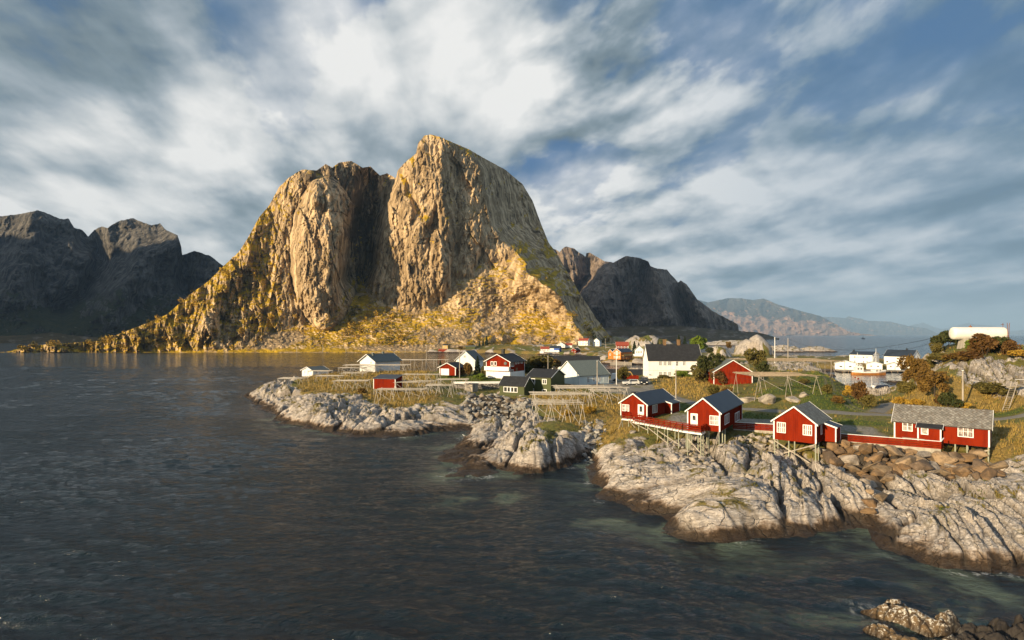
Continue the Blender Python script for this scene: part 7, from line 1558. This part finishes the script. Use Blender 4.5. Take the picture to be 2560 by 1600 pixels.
# ------------------------------------------------------------------ vehicles
def car(label, px, py, z, yaw, body, L=4.3, Wd=1.8, H=1.55, kind='suv', name='parked_car', cat='car'):
    p = at_z(px, py, z); g = ground(p.x, p.y); t = thing(name, label, cat, (p.x, p.y, g), yaw, 'parked vehicles by the white house')
    prof = {'suv': [(-.5, .28), (-.5, .62), (-.47, .68), (-.40, .98), (.08, 1.0), (.22, .68), (.46, .60), (.5, .5), (.5, .28)], 'van': [(-.5, .22), (-.5, .92), (-.47, .98), (.2, 1.0), (.36, .62), (.48, .52), (.5, .42), (.5, .22)]}[kind]
    m = MB(); rows = []
    for s, ins in ((-1, .06), (-.94, 0), (.94, 0), (1, .06)):
        rows.append([m.bm.verts.new((x * L * (1 - ins * .2), s * Wd / 2 * (1 - .22 * max(0, (h - .62)) * (abs(s) > .9)), h * H)) for x, h in prof])
    for A_, B_ in zip(rows[:-1], rows[1:]):
        for k in range(len(prof)): m.bm.faces.new((A_[k], A_[(k + 1) % len(prof)], B_[(k + 1) % len(prof)], B_[k]))
    m.bm.faces.new(rows[0]); m.bm.faces.new(rows[-1]); bd = m.build('body', body, t, False)
    top, lo = .95 * H, .68 * H; back, fr = (-.40, .08) if kind == 'suv' else (-.46, .22)
    for s in (-1, 1):
        y0 = s * Wd / 2 * 1.002; y1 = s * Wd / 2 * .94
        m = MB(); m.face([(back * L + .1, y0, lo), (fr * L + .35, y0, lo), (fr * L - .02, y1, top), (back * L + .2, y1, top)]); m.build('window', GL_DARK, t)
        for x in (-.30, .30):
            m = MB(); m.tube((x * L, s * (Wd / 2 - .2), .33), (x * L, s * (Wd / 2 + .03), .33), .33, .33, 14); w = m.build('wheel', P['black'], t); m = MB(); m.tube((x * L, s * (Wd / 2 + .03), .33), (x * L, s * (Wd / 2 + .05), .33), .19, .19, 12); m.build('rim', P['steel'], w)
        m = MB(); m.box(.5 * L - .06, .5 * L + .015, s * Wd * .36 - .18, s * Wd * .36 + .18, .47 * H, .56 * H) if kind == 'suv' else m.box(.5 * L - .06, .5 * L + .015, s * Wd * .36 - .18, s * Wd * .36 + .18, .34 * H, .44 * H); m.build('headlight', P['white'], t)
    m = MB(); e = .02; (xa, za), (xb, zb_) = ((.22 * L, .70 * H), (.09 * L, .97 * H)) if kind == 'suv' else ((.355 * L, .65 * H), (.215 * L, .97 * H)); m.face([(xa + e, -Wd * .42, za), (xa + e, Wd * .42, za), (xb + e, Wd * .39, zb_), (xb + e, -Wd * .39, zb_)]); m.build('windscreen', GL_DARK, t)
    m = MB(); m.box(.5 * L - .02, .5 * L + .02, -.26, .26, .33, .45); m.build('number_plate', P['white'], t); return t
cw, _nt, _b = new_mat('silver white car paint'); _b.inputs['Base Color'].default_value = (.70, .71, .71, 1); _b.inputs['Roughness'].default_value = .25; _b.inputs['Metallic'].default_value = .2
cd, _nt, _b = new_mat('black car paint'); _b.inputs['Base Color'].default_value = (.012, .014, .018, 1); _b.inputs['Roughness'].default_value = .18
cbl, _nt, _b = new_mat('dark blue car paint'); _b.inputs['Base Color'].default_value = (.03, .06, .10, 1); _b.inputs['Roughness'].default_value = .22
car('silver white off-road car parked on the yard below the cream house', 1577, 967, 5.0, math.pi * 1.03, cw)
car('black van facing the camera beside the cream house', 1611, 964, 5.4, -math.pi / 2 - .25, cd, 4.9, 1.95, 2.0, 'van', 'parked_van', 'van')
car('dark blue car half hidden behind the drying rack by the flagpole', 1529, 973, 5.0, .15, cbl, 4.2, 1.75, 1.45)
tp = at_z(1580, 962, 5.0); tk_ = thing('flatbed_truck', 'red and white flatbed truck with a yellow crane arm behind the silver car', 'truck', (tp.x, tp.y + 8, ground(tp.x, tp.y + 6)), .02)
m = MB(); m.box(-2.6, 3.4, -1.1, 1.1, .75, 1.0); m.box(-2.6, 3.4, -1.12, -1.04, 1.0, 1.75); m.box(-2.6, 3.4, 1.04, 1.12, 1.0, 1.75); m.build('flatbed', P['red'], tk_); m = MB(); m.hexa([(-4.4, -1.05, .6), (-2.7, -1.05, .6), (-2.7, 1.05, .6), (-4.4, 1.05, .6)], [(-4.1, -1.0, 2.3), (-2.7, -1.0, 2.4), (-2.7, 1.0, 2.4), (-4.1, 1.0, 2.3)]); m.build('cab', P['white'], tk_)
m = MB(); m.bar((-.6, 0, 1.0), (.2, 0, 2.9), .35); m.bar((.2, 0, 2.9), (1.3, 0, 2.7), .3); m.bar((1.3, 0, 2.7), (1.9, 0, 1.7), .22); m.build('crane_arm', P['yellow'], tk_)
for x in (-3.5, 1.4, 2.5):
    for y in (-.95, .95):
        m = MB(); m.tube((x, y - .14, .45), (x, y + .14, .45), .45, .45, 14); m.build('wheel', P['black'], tk_)
# ------------------------------------------------------------------ a gull on the low rock
gp_ = hits([(1160, 1094)])[0]; gl = thing('seagull', 'white gull standing on the low rock tongue by the water', 'seagull', (gp_.x, gp_.y, gp_.z), 2.6)
bm = bmesh.new(); sec = [(-.34, .0, .30, .015, .01), (-.22, 0, .30, .05, .03), (-.08, 0, .30, .085, .075), (.06, 0, .31, .09, .09), (.16, 0, .35, .07, .08), (.22, 0, .43, .045, .05), (.27, 0, .47, .05, .05), (.32, 0, .47, .03, .03), (.39, 0, .455, .008, .008)]
rg = [[bm.verts.new((x, ry * math.cos(t), z + rz * math.sin(t))) for t in (2 * math.pi * k / 10 for k in range(10))] for x, y, z, ry, rz in sec]
for A_, B_ in zip(rg[:-1], rg[1:]):
    for k in range(10): bm.faces.new((A_[k], A_[(k + 1) % 10], B_[(k + 1) % 10], B_[k]))
bm.faces.new(rg[0]); bm.faces.new(rg[-1]); bmesh.ops.recalc_face_normals(bm, faces=bm.faces); me = bpy.data.meshes.new('body'); bm.to_mesh(me); bm.free(); me.materials.append(P['white']); o = bpy.data.objects.new('body', me); COL.objects.link(o); o.parent = gl
for s in (-1, 1):
    m = MB(); m.hexa([(-.30, s * .06, .30), (.10, s * .085, .29), (.10, s * .10, .30), (-.30, s * .075, .31)], [(-.34, s * .05, .34), (.08, s * .07, .39), (.08, s * .085, .40), (-.34, s * .06, .35)]); m.build('wing', P['grey_roof'], gl); m = MB(); m.tube((.0, s * .04, -.02), (.0, s * .04, .25), .01); m.build('leg', P['orange'], gl)
build_haze()
